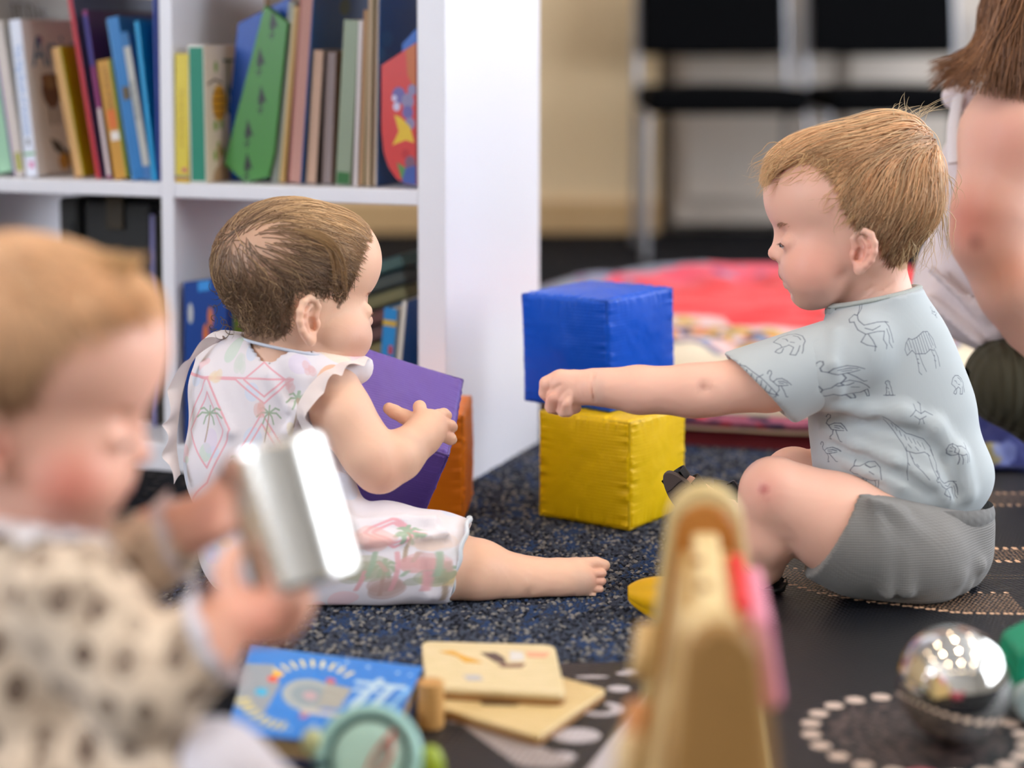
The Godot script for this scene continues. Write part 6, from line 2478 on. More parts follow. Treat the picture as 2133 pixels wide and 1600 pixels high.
func hair_mat() -> StandardMaterial3D:
	var m := vmat(0.42, 0.6)
	m.backlight_enabled = true
	m.backlight = Color(0.35, 0.3, 0.22)
	return m


# Lashes, brows and the half-closed eyes on both sides of a head.
func face_bits(o: Node3D, fl: Field, h: Transform3D, brow: Color) -> void:
	var k := h.basis.x.length()
	var act := fl.all()
	# the skin's surface, looking in from the front and side
	var on := func(p: Vector3, s: float) -> Vector3:
		var d := (h.basis * Vector3(-1.0, 0.0, -0.75 * s)).normalized()
		return fl.hit(h * p - d * 60.0 * k, d, 0.3)
	var r := RandomNumberGenerator.new()
	r.seed = 3
	for s in [1.0, -1.0]:
		# a narrow opening: the white, the iris and the lid's edge
		var lid := PackedVector3Array()
		var lr := PackedFloat32Array()
		var low := PackedVector3Array()
		for i in 9:
			var t := i / 8.0
			lid.append(on.call(Vector3(150, -88 + 4.5 * sin(t * PI) - 3.0 * t, (30 + 40 * t) * s), s))
			low.append(on.call(Vector3(150, -91 - 4.0 * sin(t * PI) - 2.0 * t, (31 + 38 * t) * s), s))
			lr.append(1.1 * k)
		var m := MB.new()
		for i in 9:
			var nn := fl.grad(lid[i], act)
			m.vert(lid[i] + nn * 0.35 * k, nn)
			m.vert(low[i] + nn * 0.35 * k, nn)
		for i in 8:
			m.quad(i * 2, i * 2 + 1, i * 2 + 3, i * 2 + 2)
		var eye := under(o, "eye", m, mat(Color(0.66, 0.64, 0.66), 0.12))
		m = MB.new()
		var c: Vector3 = (lid[3] + low[3]) * 0.5
		var cn := fl.grad(c, act)
		m.ball(c + cn * 0.2 * k, Vector3(3.6, 4.0, 3.6) * k, 14, 8)
		var ir := obj("iris", m, mat(Color(0.16, 0.2, 0.27), 0.1), eye)
		m = MB.new()
		m.col = lin(0.5, 0.33, 0.28)
		m.tube(lid, lr, 6)
		obj("eyelid", m, vmat(0.5), eye)
		m = MB.new()
		for i in 22:
			var t := r.randf()
			var a := lid[int(t * 8.0)].lerp(lid[mini(8, int(t * 8.0) + 1)], fmod(t * 8.0, 1.0))
			m.col = lin(0.3, 0.2, 0.13)
			var f := h.basis * Vector3(8.0, 1.0, (2.0 + 5.0 * t) * s)
			var d := h.basis * Vector3(2.0, -5.0, 1.0 * s)
			thread(m, PackedVector3Array([a, a + f * 0.5 + d * 0.5, a + f * 0.95 + d * 0.7]), PackedVector3Array([h.basis.y, h.basis.y, h.basis.y]), 0.42 * k)
		obj("eyelashes", m, vmat(0.5), eye)
	var bm := MB.new()
	for s in [1.0, -1.0]:
		for i in 46:
			var t := r.randf()
			var a: Vector3 = on.call(Vector3(150, -54 + 8 * sin(t * 2.6) + r.randf_range(-3.5, 3.5), (20 + 56 * t) * s), s)
			var nn := fl.grad(a, act)
			var d := h.basis * Vector3(-4.0, 2.0, 9.0 * s)
			d -= nn * d.dot(nn)
			bm.col = brow * r.randf_range(0.9, 1.5)
			thread(bm, PackedVector3Array([a + nn * 0.2 * k, a + d * 0.5 + nn * 0.9 * k, a + d + nn * 0.5 * k]), PackedVector3Array([nn, nn, nn]), 0.42 * k)
	under(o, "eyebrows", bm, vmat(0.6))


# The far foot's sandal: grooved sole, three straps and a buckle; and the near foot's, tucked under.
func sandal(o: Node3D) -> void:
	var u := U()
	var dark := mat(Color(0.045, 0.047, 0.06), 0.55)
	# long axis runs from the heel (right) to the toe (up left); the sole looks left and towards the camera
	var heel := J(1492, 1128, -34)
	var toe := J(1392, 988, -40)
	var x := (toe - heel).normalized()
	var nrm := (-cam_basis.x * 0.6 - cam_basis.y * 0.3 + cam_basis.z * 0.74)
	nrm = (nrm - x * nrm.dot(x)).normalized()
	var y := nrm.cross(x)
	var L := heel.distance_to(toe)
	var out := PackedVector2Array()
	for i in 40:
		var a := TAU * i / 40
		var t := 0.5 + 0.5 * cos(a)
		out.append(Vector2(L * (t * 1.08 - 0.04), sin(a) * L * lerpf(0.17, 0.235, smooth(0.3, 0.8, t))))
	var sole := MB.new()
	sole.prism(out, Transform3D(Basis(x, y, nrm), heel), 10 * u, 2.5 * u)
	under(o, "sandal_sole", sole, mat(Color(0.33, 0.28, 0.26), 0.8))
	sole = MB.new()
	for i in 7:
		var t := 0.3 + i * 0.09
		var pts := PackedVector3Array()
		for k in 9:
			var v := (k / 8.0 - 0.5) * L * 0.3
			pts.append(heel + x * (t * L + sin(v * 260.0 / L * 0.6) * L * 0.02) + y * v + nrm * 5.2 * u)
		var rr := PackedFloat32Array()
		rr.resize(9)
		rr.fill(1.4 * u)
		sole.tube(pts, rr, 5)
	under(o, "tread", sole, mat(Color(0.2, 0.16, 0.15), 0.9))
	# straps arch over the foot
	for s in [[0.9, 0.12, 24.0, 11.0], [0.66, 0.17, 36.0, 19.0]]:
		var m := MB.new()
		var pts := PackedVector3Array()
		var rr := PackedFloat32Array()
		for k in 17:
			var a := PI * k / 16
			pts.append(heel + x * s[0] * L + y * cos(a) * L * (s[1] + 0.04) - nrm * (sin(a) * s[2] * 1.7 + 2.0) * u)
			rr.append(s[3] * u)
		strap(m, pts, x, s[3] * 2.0 * u, 5 * u)
		# wide across x: flatten the other way
		under(o, "sandal_strap", m, dark)
	var bm := MB.new()
	var bx := Transform3D(Basis(x, y, nrm), J(1533, 1024, -4))
	for q in [[0, 13, 44, 3], [0, -13, 44, 3], [22, 0, 3, 26], [-22, 0, 3, 26]]:
		bm.rbox(bx * T(Vector3(q[0], q[1], 0) * u), Vector3(q[2], q[3], 4) * u, 1.0 * u)
	under(o, "buckle", bm, mat(Color(0.4, 0.4, 0.42), 0.3, 0.9))
	var am := MB.new()
	strap(am, PackedVector3Array([J(1580, 1056, -22), J(1562, 1036, -8), J(1533, 1024, -6), J(1506, 1018, -14), J(1490, 1016, -34)]), cam_basis.y, 34 * u, 6 * u)
	under(o, "ankle_strap", am, dark)
	# the tucked near foot
	var tm := MB.new()
	var near := Field.new()
	near.chain([J(1600, 1204, 66), J(1550, 1208, 68), J(1500, 1214, 74)], [42 * u, 38 * u, 30 * u], 12 * u)
	near.half(Vector3(0, 0.0068, 0), Vector3.DOWN)
	near.cap(J(1600, 1150, 70), J(1600, 1185, 70), 50 * u, 46 * u, 3 * u, 1)
	near.net(tm, Vector3(J(1440, 1200, 0).x, 0, J(1500, 1200, 0).z), Vector3(J(1680, 1200, 0).x, J(1600, 1130, 0).y, J(1500, 1200, 140).z), 0.004)
	under(o, "sandal", tm, dark)


func girl() -> void:
	jt = 2.05
	var u := U()
	var o := thing("person", "brown haired baby in a pastel romper holding the purple block, seen from behind", "person", Vector3(J(600, 1250, 0).x, 0, J(600, 1250, 0).z))
	var h := head_frame(617, 562, 10, 1, 0.42, 0.03, 0.985)
	var fl := Field.new()
	var hf := Field.new()
	head(fl, hf, h, 0.93)
	fl.cap(J(610, 660, 4), J(600, 760, 0), 84 * u, 100 * u, 26 * u)
	fl.ell(J(712, 702, 20), Vector3(58, 46, 70) * u, cam_basis, 24 * u)
	fl.ell(J(575, 830, -6), Vector3(135, 130, 95) * u, cam_basis, 30 * u)
	fl.ell(J(565, 980, 0), Vector3(140, 150, 105) * u, cam_basis, 30 * u)
	fl.ell(J(600, 1150, 0), Vector3(135, 110, 115) * u, cam_basis, 30 * u)
	# near arm: down to the elbow and up to the block
	fl.chain([J(684, 800, 66), J(712, 860, 92), J(770, 945, 104), J(790, 972, 100)], [60 * u, 61 * u, 56 * u, 55 * u], 14 * u)
	fl.chain([J(792, 968, 96), J(830, 950, 84), J(880, 908, 44), J(890, 898, 36)], [52 * u, 50 * u, 39 * u, 37 * u], 14 * u)
	# hand on the block: palm, spread fingers, thumb
	fl.ell(J(893, 888, 26), Vector3(40, 36, 26) * u, cam_basis, 12 * u)
	var f := 13.5 * u
	fl.chain([J(868, 880, 18), J(842, 868, 6), J(822, 858, 4), J(810, 851, 4)], [19 * u, 14.5 * u, 13.5 * u, 12.5 * u], 7 * u)
	fl.chain([J(880, 872, 16), J(876, 858, 20), J(874, 848, 8), J(873, 846, -8)], [17 * u, f, f, 12 * u], 4 * u)
	fl.chain([J(898, 874, 14), J(914, 866, 16), J(924, 864, 4), J(930, 866, -12)], [17 * u, f, f, 12 * u], 4 * u)
	fl.chain([J(910, 882, 18), J(928, 886, 20), J(938, 888, 10), J(942, 890, -4)], [16 * u, f, f * 0.96, 12 * u], 4 * u)
	fl.chain([J(906, 900, 20), J(926, 908, 22), J(938, 914, 14), J(941, 916, 0)], [16 * u, f * 0.95, f * 0.92, 11.5 * u], 4 * u)
	# crease of the wrist
	fl.cap(J(902, 932, 46), J(866, 900, 82), 2 * u, 2 * u, 7 * u, 1)
	# far arm goes forward to the block
	fl.chain([J(470, 800, -40), J(540, 900, -150), J(700, 880, -190)], [58 * u, 52 * u, 38 * u], 14 * u)
	# near leg straight out to the right, foot on its heel
	fl.chain([J(650, 1180, 50), J(790, 1168, 76), J(905, 1170, 84)], [108 * u, 98 * u, 80 * u], 20 * u)
	fl.chain([J(905, 1176, 82), J(1000, 1192, 76), J(1070, 1204, 70), J(1112, 1206, 66)], [76 * u, 64 * u, 47 * u, 42 * u], 14 * u)
	fl.chain([J(1112, 1206, 66), J(1165, 1206, 64), J(1212, 1206, 62)], [42 * u, 40 * u, 38 * u], 14 * u)
	fl.ell(J(1200, 1206, 60), Vector3(34, 44, 30) * u, cam_basis, 10 * u)
	fl.cap(J(1108, 1166, 104), J(1102, 1240, 104), 2.5 * u, 2.5 * u, 8 * u, 1)
	fl.chain([J(1218, 1178, 62), J(1242, 1173, 68), J(1259, 1178, 64)], [17 * u, 12.5 * u, 12 * u], 3 * u)
	var toes := [[1220, 1195, 1255, 1194, 9.6], [1220, 1210, 1255, 1211, 8.8], [1216, 1225, 1250, 1227, 8.4], [1208, 1238, 1236, 1241, 7.8]]
	for q in toes:
		fl.cap(J(q[0], q[1], 76), J(q[2], q[3], 80), q[4] * u, q[4] * u * 0.92, 1.5 * u)
	# far leg
	fl.chain([J(620, 1190, -60), J(690, 1190, -110), J(740, 1200, -130)], [92 * u, 80 * u, 66 * u], 20 * u)
	fl.half(Vector3(0, 0.004, 0), Vector3.DOWN)
	var m := MB.new()
	var hb := AABB(J(430, 745, -190), Vector3.ZERO).expand(J(820, 395, 190)).expand(J(430, 395, 190))
	var handb := AABB(J(790, 945, -30), Vector3.ZERO).expand(J(965, 825, 110))
	var footb := AABB(J(1195, 1256, 10), Vector3.ZERO).expand(J(1285, 1150, 110))
	fl.net(m, Vector3(J(380, 900, 0).x, 0.0, J(600, 900, -260).z), Vector3(J(1290, 900, 0).x, J(600, 700, 0).y, J(600, 900, 210).z), 0.0042, [handb, footb])
	fl.net(m, hb.position, hb.end, 0.0027)
	fl.net(m, handb.position, handb.end, 0.0016)
	fl.net(m, footb.position, footb.end, 0.0016)
	ear(m, h, 1.0, 0.0011, 1.1)
	ear(m, h, -1.0, 0.002, 1.1)
	var base := lin(0.92, 0.74, 0.63)
	var red := lin(0.85, 0.53, 0.45)
	# hairline in the head's frame
	var poly := PackedVector2Array(V([138, 108, 112, 60, 92, 10, 72, -50, 54, -80, 48, -62, 36, -42, 10, -46, -36, -70, -50, -130, -90, -160, -150, -150, -200, -40, -200, 100, -110, 190, 60, 190]))
	tint(m, base, [
		[h * Vector3(95, -140, 95), 70 * u, red, 0.45], [h * Vector3(160, -105, 0), 26 * u, red, 0.4], [h * Vector3(150, -158, 0), 26 * u, lin(0.75, 0.4, 0.36), 0.8],
		[h * Vector3(0, -98, 126), 52 * u, red, 0.4], [J(800, 985, 130), 70 * u, red, 0.35], [J(1245, 1205, 80), 46 * u, red, 0.4], [J(925, 890, 20), 40 * u, red, 0.3]])
	var inv := h.affine_inverse()
	for i in m.v.size():
		var q := inv * m.v[i]
		if q.length() < 260 and in_poly(Vector2(q.x - 6, q.y), poly) and absf(q.z) < 140 and not (q.z > 104 and q.y < -40 and q.x > -40):
			var bald := q.distance_to(Vector3(-110, 60, 110)) / 90.0
			m.c[i] = m.c[i].lerp(lin(0.5, 0.38, 0.3), 0.5 + 0.35 * smooth(0.2, 1.4, bald))
	under(o, "body", m, skin())
	face_bits(o, fl, h, lin(0.5, 0.38, 0.28))
	# ---- hair: combed forward over the top, curls at the nape
	var hm := MB.new()
	var W := Vector3(-120, 70, 90)
	var reg := func(q: Vector3, r: RandomNumberGenerator) -> bool:
		if not in_poly(Vector2(q.x, q.y), poly) or (q.z > 96 and q.y < -48 and q.x > -38):
			return false
		var bald := q.distance_to(Vector3(-105, 60, 105)) / 90.0
		return r.randf() < 0.3 + 0.7 * smooth(0.2, 1.3, bald)
	var comb := func(q: Vector3, t: float, s: float) -> Vector3:
		var d := (q - W).normalized()
		var top := smooth(-60.0, 40.0, q.y)
		var w := 0.3 * sin(s + t * 5.0)
		var curl := Vector3(sin(s * 3.0 + t * 9.0), cos(s * 2.0 + t * 9.0), sin(s + t * 7.0)) * (1.0 - top) * 1.1
		return d * 0.6 + Vector3(1.0, -0.25 - 0.5 * smooth(0.0, 140.0, q.x), 0.2) * top + Vector3(-0.1, -0.7, 0.0) * (1.0 - top) + curl + Vector3(w, w * 0.6, 0)
	var long := func(q: Vector3, r: RandomNumberGenerator) -> float:
		return lerpf(60, 150, smooth(-40.0, 70.0, q.y)) * r.randf_range(0.6, 1.15)
	var lift := func(q: Vector3, t: float, lf: float) -> float:
		var low := 1.0 - smooth(-100.0, 0.0, q.y)
		return 1.5 + lf * lf * (4.0 + 8.0 * low) * sin(PI * minf(t * 0.9, 1.0)) + low * 5.0 * lf * sin(t * 11.0 + lf * 9.0)
	var colr := func(q: Vector3, r: RandomNumberGenerator) -> Color:
		var g := smooth(0.0, 120.0, q.y + 0.5 * q.x)
		var c := lin(0.54, 0.42, 0.32).lerp(lin(0.8, 0.64, 0.46), g)
		if r.randf() < 0.2:
			c = c.lerp(lin(0.82, 0.68, 0.5), 0.55)
		return c * (0.9 + 0.22 * sin(q.x * 0.09 + q.y * 0.08 + 2.0 * sin(q.z * 0.05))) * r.randf_range(0.7, 1.2)
	var allow := func(q: Vector3, lf: float) -> bool:
		return (q.y > 60.0 or in_poly(Vector2(q.x * 0.9 - 4.0 + 10.0 * lf, q.y + 10.0 - 14.0 * lf), poly)) and q.x < 150.0 - 14.0 * lf and not (q.z > 92 and q.y < -42 and q.x > -42 and q.x < 44)
	strands(hm, hf, h, 4000, 17, reg, comb, long, lift, colr, 0.85 * u, 12.0, Vector3.ZERO, allow)
	# the lock that falls before the ear and loose curls at the nape
	var r2 := RandomNumberGenerator.new()
	r2.seed = 5
	for i in 44:
		var t0 := r2.randf()
		var a := J(640 + 30 * t0 + r2.randf_range(-8, 8), 470 + r2.randf_range(-14, 14), 150)
		var pts := PackedVector3Array()
		var nr := PackedVector3Array()
		var e := Vector2(700 + r2.randf_range(-14, 16), 596 + r2.randf_range(-30, 18))
		for k in 9:
			var t := k / 8.0
			pts.append(J(lerpf(610 + t0 * 26, e.x, t) + 26 * sin(t * PI) + t0 * 14, lerpf(478, e.y, t * t * 0.6 + t * 0.4) + r2.randf_range(-1, 1), 143 + 8 * sin(t * PI) - 26 * t))
			nr.append(cam_basis.z)
		hm.col = lin(0.6, 0.46, 0.3) * r2.randf_range(0.8, 1.3)
		thread(hm, pts, nr, 1.0 * u)
	for i in 34:
		var a2 := Vector2(455 + r2.randf_range(-6, 90), 600 + r2.randf_range(-20, 90))
		var pts2 := PackedVector3Array()
		var nr2 := PackedVector3Array()
		var ra := r2.randf_range(7, 15)
		var ph := r2.randf() * TAU
		for k in 12:
			var t := k / 11.0
			pts2.append(J(a2.x - 12 * t + cos(ph + t * 5.5) * ra, a2.y + 14 * t + sin(ph + t * 5.5) * ra, 60 + 30 * smooth(455.0, 560.0, a2.x) + 6 * t))
			nr2.append(cam_basis.z)
		hm.col = lin(0.36, 0.27, 0.19) * r2.randf_range(0.8, 1.4)
		thread(hm, pts2, nr2, 0.9 * u)
	under(o, "hair", hm, hair_mat())
	wisps(hm, [[470, 560, 448, 600, 70, 12], [500, 640, 470, 690, 80, 14], [560, 670, 530, 710, 110, 14], [600, 420, 560, 412, 60, 14], [700, 420, 745, 452, 40, 12], [735, 470, 772, 492, 30, 10], [700, 520, 728, 580, 110, 14], [640, 610, 600, 640, 140, 12]], 12, 71, lin(0.6, 0.46, 0.32), 0.7 * u)
	var cl := MB.new()
	cl.ball(J(572, 558, 146), Vector3(13, 7, 4) * u, 14, 8, cam_basis * Basis(Vector3.BACK, 0.5))
	under(o, "hair_clip", cl, mat(Color(0.86, 0.76, 0.66), 0.3))
	# ---- romper
	var rf := Field.new()
	rf.ell(J(560, 815, 0), Vector3(168, 140, 116) * u, cam_basis, 30 * u)
	rf.ell(J(555, 960, 4), Vector3(172, 180, 124) * u, cam_basis, 40 * u)
	rf.ell(J(590, 1130, 6), Vector3(178, 150, 136) * u, cam_basis, 40 * u)
	rf.cap(J(470, 745, -40), J(660, 775, 40), 60 * u, 60 * u, 24 * u)
	rf.chain([J(640, 1180, 52), J(800, 1160, 80), J(905, 1166, 86), J(1010, 1180, 80)], [118 * u, 108 * u, 94 * u, 84 * u], 24 * u)
	rf.chain([J(620, 1190, -60), J(690, 1190, -112), J(750, 1200, -132)], [102 * u, 92 * u, 80 * u], 24 * u)
	rf.cap(J(640, 792, 92), J(700, 768, 70), 34 * u, 34 * u, 20 * u)
	rf.cap(J(610, 762, 72), J(740, 764, 38), 48 * u, 38 * u, 22 * u)
	rf.cap(J(715, 1010, 80), J(735, 1080, 90), 26 * u, 34 * u, 24 * u)
	for w in [[740, 1090, 160, 900, 1080, 140, 7], [760, 1130, 190, 930, 1110, 170, 6], [700, 1050, 130, 760, 1120, 180, 8], [800, 1240, 160, 950, 1220, 150, 6], [840, 1080, 150, 900, 1240, 170, 5], [900, 1086, 150, 930, 1240, 150, 5], [420, 760, 70, 480, 900, 118, 6], [640, 820, 118, 600, 900, 126, 6], [560, 780, 112, 600, 850, 124, 5]]:
		rf.cap(J(w[0], w[1], w[2]), J(w[3], w[4], w[5]), w[6] * u, w[6] * u, 24 * u)
	for w in [[770, 1100, 190, 900, 1100, 176, 4], [860, 1100, 180, 890, 1230, 190, 4], [600, 800, 132, 560, 900, 138, 4], [480, 780, 112, 520, 900, 134, 4]]:
		rf.cap(J(w[0], w[1], w[2]), J(w[3], w[4], w[5]), w[6] * u, w[6] * u, 16 * u, 1)
	rf.half(J(600, 712, 0), cam_basis.y * 0.96 - cam_basis.x * -0.16, 8 * u)
	rf.half(J(956, 1170, 80), cam_basis.x * 0.965 - cam_basis.y * 0.26, 5 * u)
	rf.half(Vector3(0, 0.0045, 0), Vector3.DOWN, 0.003)
	rf.cap(J(612, 650, 4), J(604, 740, 0), 90 * u, 104 * u, 5 * u, 1)
	rf.cap(J(930, 1176, 82), J(1040, 1190, 76), 78 * u, 78 * u, 4 * u, 1)
	# arm hole
	rf.ell(J(710, 866, 100), Vector3(60, 78, 70) * u, cam_basis * Basis(Vector3.BACK, 0.3), 8 * u, 1)
	m = MB.new()
	rf.net(m, Vector3(J(360, 900, 0).x, 0.0, J(600, 900, -250).z), Vector3(J(1010, 900, 0).x, J(600, 690, 0).y, J(600, 900, 230).z), 0.0036)
	var A := J(590, 1150, 0)
	var axis := (J(560, 760, 0) - A).normalized()
	var R := 165.0 * u
	var TW := 1024
	var KX := TW / (TAU * R)
	var pen := Pen.new(TW, 640, Color(0.89, 0.86, 0.88))
	var romper_uv := func(p: Vector3) -> Vector2:
		# the leg carries on round its own axis past the hip
		var q := wrap_uv(p, A, axis, cam_basis.z, R)
		return Vector2(TW * 0.5 + q.x * KX, 520 - q.y * KX)
	var atp := func(px: float, py: float) -> Vector2:
		return romper_uv.call(rf.hit(Vector3(0, CAM_H, 0), ray(px, py).normalized(), 3.0))
	var r := RandomNumberGenerator.new()
	r.seed = 12
	for i in 110:
		pen.disc(Vector2(r.randf() * TW, r.randf() * 640), r.randf_range(8, 26), [Color(0.92, 0.72, 0.74), Color(0.78, 0.84, 0.93), Color(0.9, 0.84, 0.7), Color(0.74, 0.84, 0.76), Color(0.86, 0.8, 0.9)][i % 5], 0.5, r.randf_range(0.5, 1.6))
	var pink := Color(0.86, 0.64, 0.66)
	var green := Color(0.64, 0.71, 0.62)
	var ln := func(pxs: Array, w: float, c: Color, a: float):
		var pp := []
		for q in pxs: pp.append(atp.call(q[0], q[1]))
		pen.line(pp, w, c, a)
	for dmd in [[430, 895, 46, 110], [550, 790, 60, 50], [545, 940, 50, 80], [820, 1110, 60, 30]]:
		for k in [1.0, 0.72]:
			ln.call([[dmd[0] - dmd[2] * k, dmd[1]], [dmd[0], dmd[1] - dmd[3] * k], [dmd[0] + dmd[2] * k, dmd[1]], [dmd[0], dmd[1] + dmd[3] * k], [dmd[0] - dmd[2] * k, dmd[1]]], 2.0, Color(0.9, 0.66, 0.7), 0.5)
	for pal in [[436, 860], [560, 860], [622, 830], [850, 1110], [800, 1180], [930, 1190], [500, 960]]:
		for k in 7:
			var a := TAU * k / 7 + 0.3
			ln.call([[pal[0], pal[1]], [pal[0] + cos(a) * 16, pal[1] + sin(a) * 12 - 3], [pal[0] + cos(a) * 26, pal[1] + sin(a) * 20 + 5]], 1.8, green, 0.65)
		ln.call([[pal[0], pal[1]], [pal[0] - 4, pal[1] + 30], [pal[0] - 10, pal[1] + 60]], 1.6, Color(0.7, 0.62, 0.55), 0.6)
	for bl in [[600, 800, 12, pink], [640, 770, 10, pink], [540, 850, 16, Color(0.9, 0.66, 0.62)], [500, 760, 18, Color(0.78, 0.86, 0.82)], [452, 780, 14, Color(0.92, 0.82, 0.66)], [770, 1130, 22, Color(0.88, 0.62, 0.58)], [860, 1180, 20, Color(0.84, 0.56, 0.55)], [900, 1130, 18, Color(0.9, 0.78, 0.7)], [940, 1200, 16, Color(0.86, 0.74, 0.45)], [820, 1220, 20, Color(0.66, 0.5, 0.46)], [750, 1190, 26, Color(0.58, 0.62, 0.48)], [895, 1210, 14, Color(0.5, 0.56, 0.42)], [960, 1150, 12, Color(0.82, 0.84, 0.86)]]:
		for kk in 4:
			pen.disc(atp.call(bl[0], bl[1]) + Vector2(r.randf_range(-9, 9), r.randf_range(-9, 9)), bl[2] * r.randf_range(0.35, 0.8), (bl[3] as Color).lerp(Color(0.86, 0.8, 0.79), 0.35), 0.5, 1.3)
	for k in 9:
		ln.call([[740 + k * 24, 1230 - (k % 3) * 30], [760 + k * 22, 1190 - (k % 2) * 40]], 2.2, [pink, green, Color(0.78, 0.66, 0.62)][k % 3], 0.4)
	var tex := pen.tex()
	var uvs := PackedVector2Array()
	for p in m.v:
		var q: Vector2 = romper_uv.call(p)
		uvs.append(Vector2(q.x / TW, q.y / 640.0))
	var cm := cloth(Color(0.89, 0.86, 0.88))
	cm.detail_enabled = true
	cm.detail_albedo = tex
	cm.detail_uv_layer = BaseMaterial3D.DETAIL_UV_2
	var romper := put("romper", with_uv2(m, uvs), cm, o)
	romper.transform = o.transform.affine_inverse()
	# neckline binding
	m = MB.new()
	var pts := PackedVector3Array()
	var rr := PackedFloat32Array()
	for i in 49:
		var a := TAU * i / 48
		pts.append(J(612 + 118 * cos(a), 722 + 22 * cos(a) + 10 * sin(a), 104 * sin(a)))
		rr.append(6 * u)
	m.tube(pts, rr, 8, 0.6, cam_basis.y, false)
	obj("neck_binding", m, cloth(Color(0.8, 0.82, 0.87), 300), romper)
	# leg hem binding with a lace edge
	m = MB.new()
	pts = PackedVector3Array()
	rr = PackedFloat32Array()
	for i in 65:
		var a := TAU * i / 64
		pts.append(J(956 + 22 * cos(a) + 3 * sin(a * 9.0), 1168 - 88 * cos(a) * 1.0, 84 + 88 * sin(a)))
		rr.append(6 * u)
	m.tube(pts, rr, 8, 0.7, cam_basis.x, false)
	obj("hem_binding", m, cloth(Color(0.82, 0.84, 0.86), 300), romper)
	# frills over both shoulders
	var fm := cloth(Color(0.88, 0.83, 0.82))
	for side in 2:
		m = MB.new()
		var path := [[640, 905, 120], [622, 860, 138], [640, 815, 140], [676, 775, 120], [720, 752, 90], [748, 745, 40]] if side == 0 else [[470, 700, 30], [430, 720, 50], [395, 752, 60], [376, 810, 70], [366, 870, 72], [362, 930, 70], [370, 990, 70]]
		var cv := Curve3D.new()
		for q in path:
			cv.add_point(J(q[0], q[1], q[2]))
		for i in path.size():
			var d := (cv.get_point_position(mini(i + 1, path.size() - 1)) - cv.get_point_position(maxi(i - 1, 0))) * 0.22
			cv.set_point_in(i, -d)
			cv.set_point_out(i, d)
		var n := 120
		for i in n + 1:
			var t := float(i) / n
			var p := cv.sample_baked(t * cv.get_baked_length(), true)
			var p2 := cv.sample_baked(minf(t + 0.01, 1.0) * cv.get_baked_length(), true)
			var p1 := cv.sample_baked(maxf(t - 0.01, 0.0) * cv.get_baked_length(), true)
			var d := (p2 - p1).normalized()
			var outw: Vector3 = (cam_basis.x * (0.55 if side == 0 else -0.6) + cam_basis.z * 0.7 + cam_basis.y * (0.1 if side == 0 else 0.2))
			outw = (outw - d * outw.dot(d)).normalized()
			var w := outw.cross(d)
			for k in 9:
				var s := k / 8.0
				var amp := s * (9.0 if side == 0 else 15.0) * u
				m.vert(p - outw * 8 * u + outw * s * (48.0 if side == 0 else 34.0) * u * (0.75 + 0.25 * sin(PI * t)) + w * amp * 0.75 * sin(t * 27.0 + 1.4 * sin(t * 9.0)) + d * amp * 0.4 * cos(t * 31.0) - cam_basis.y * s * s * 10 * u, w, Vector2(t * 6.0, s))
		grid_mesh(m, n, 8)
		var fr := obj("frill", m, fm, romper)
		var fuv := PackedVector2Array()
	jt = 2.05


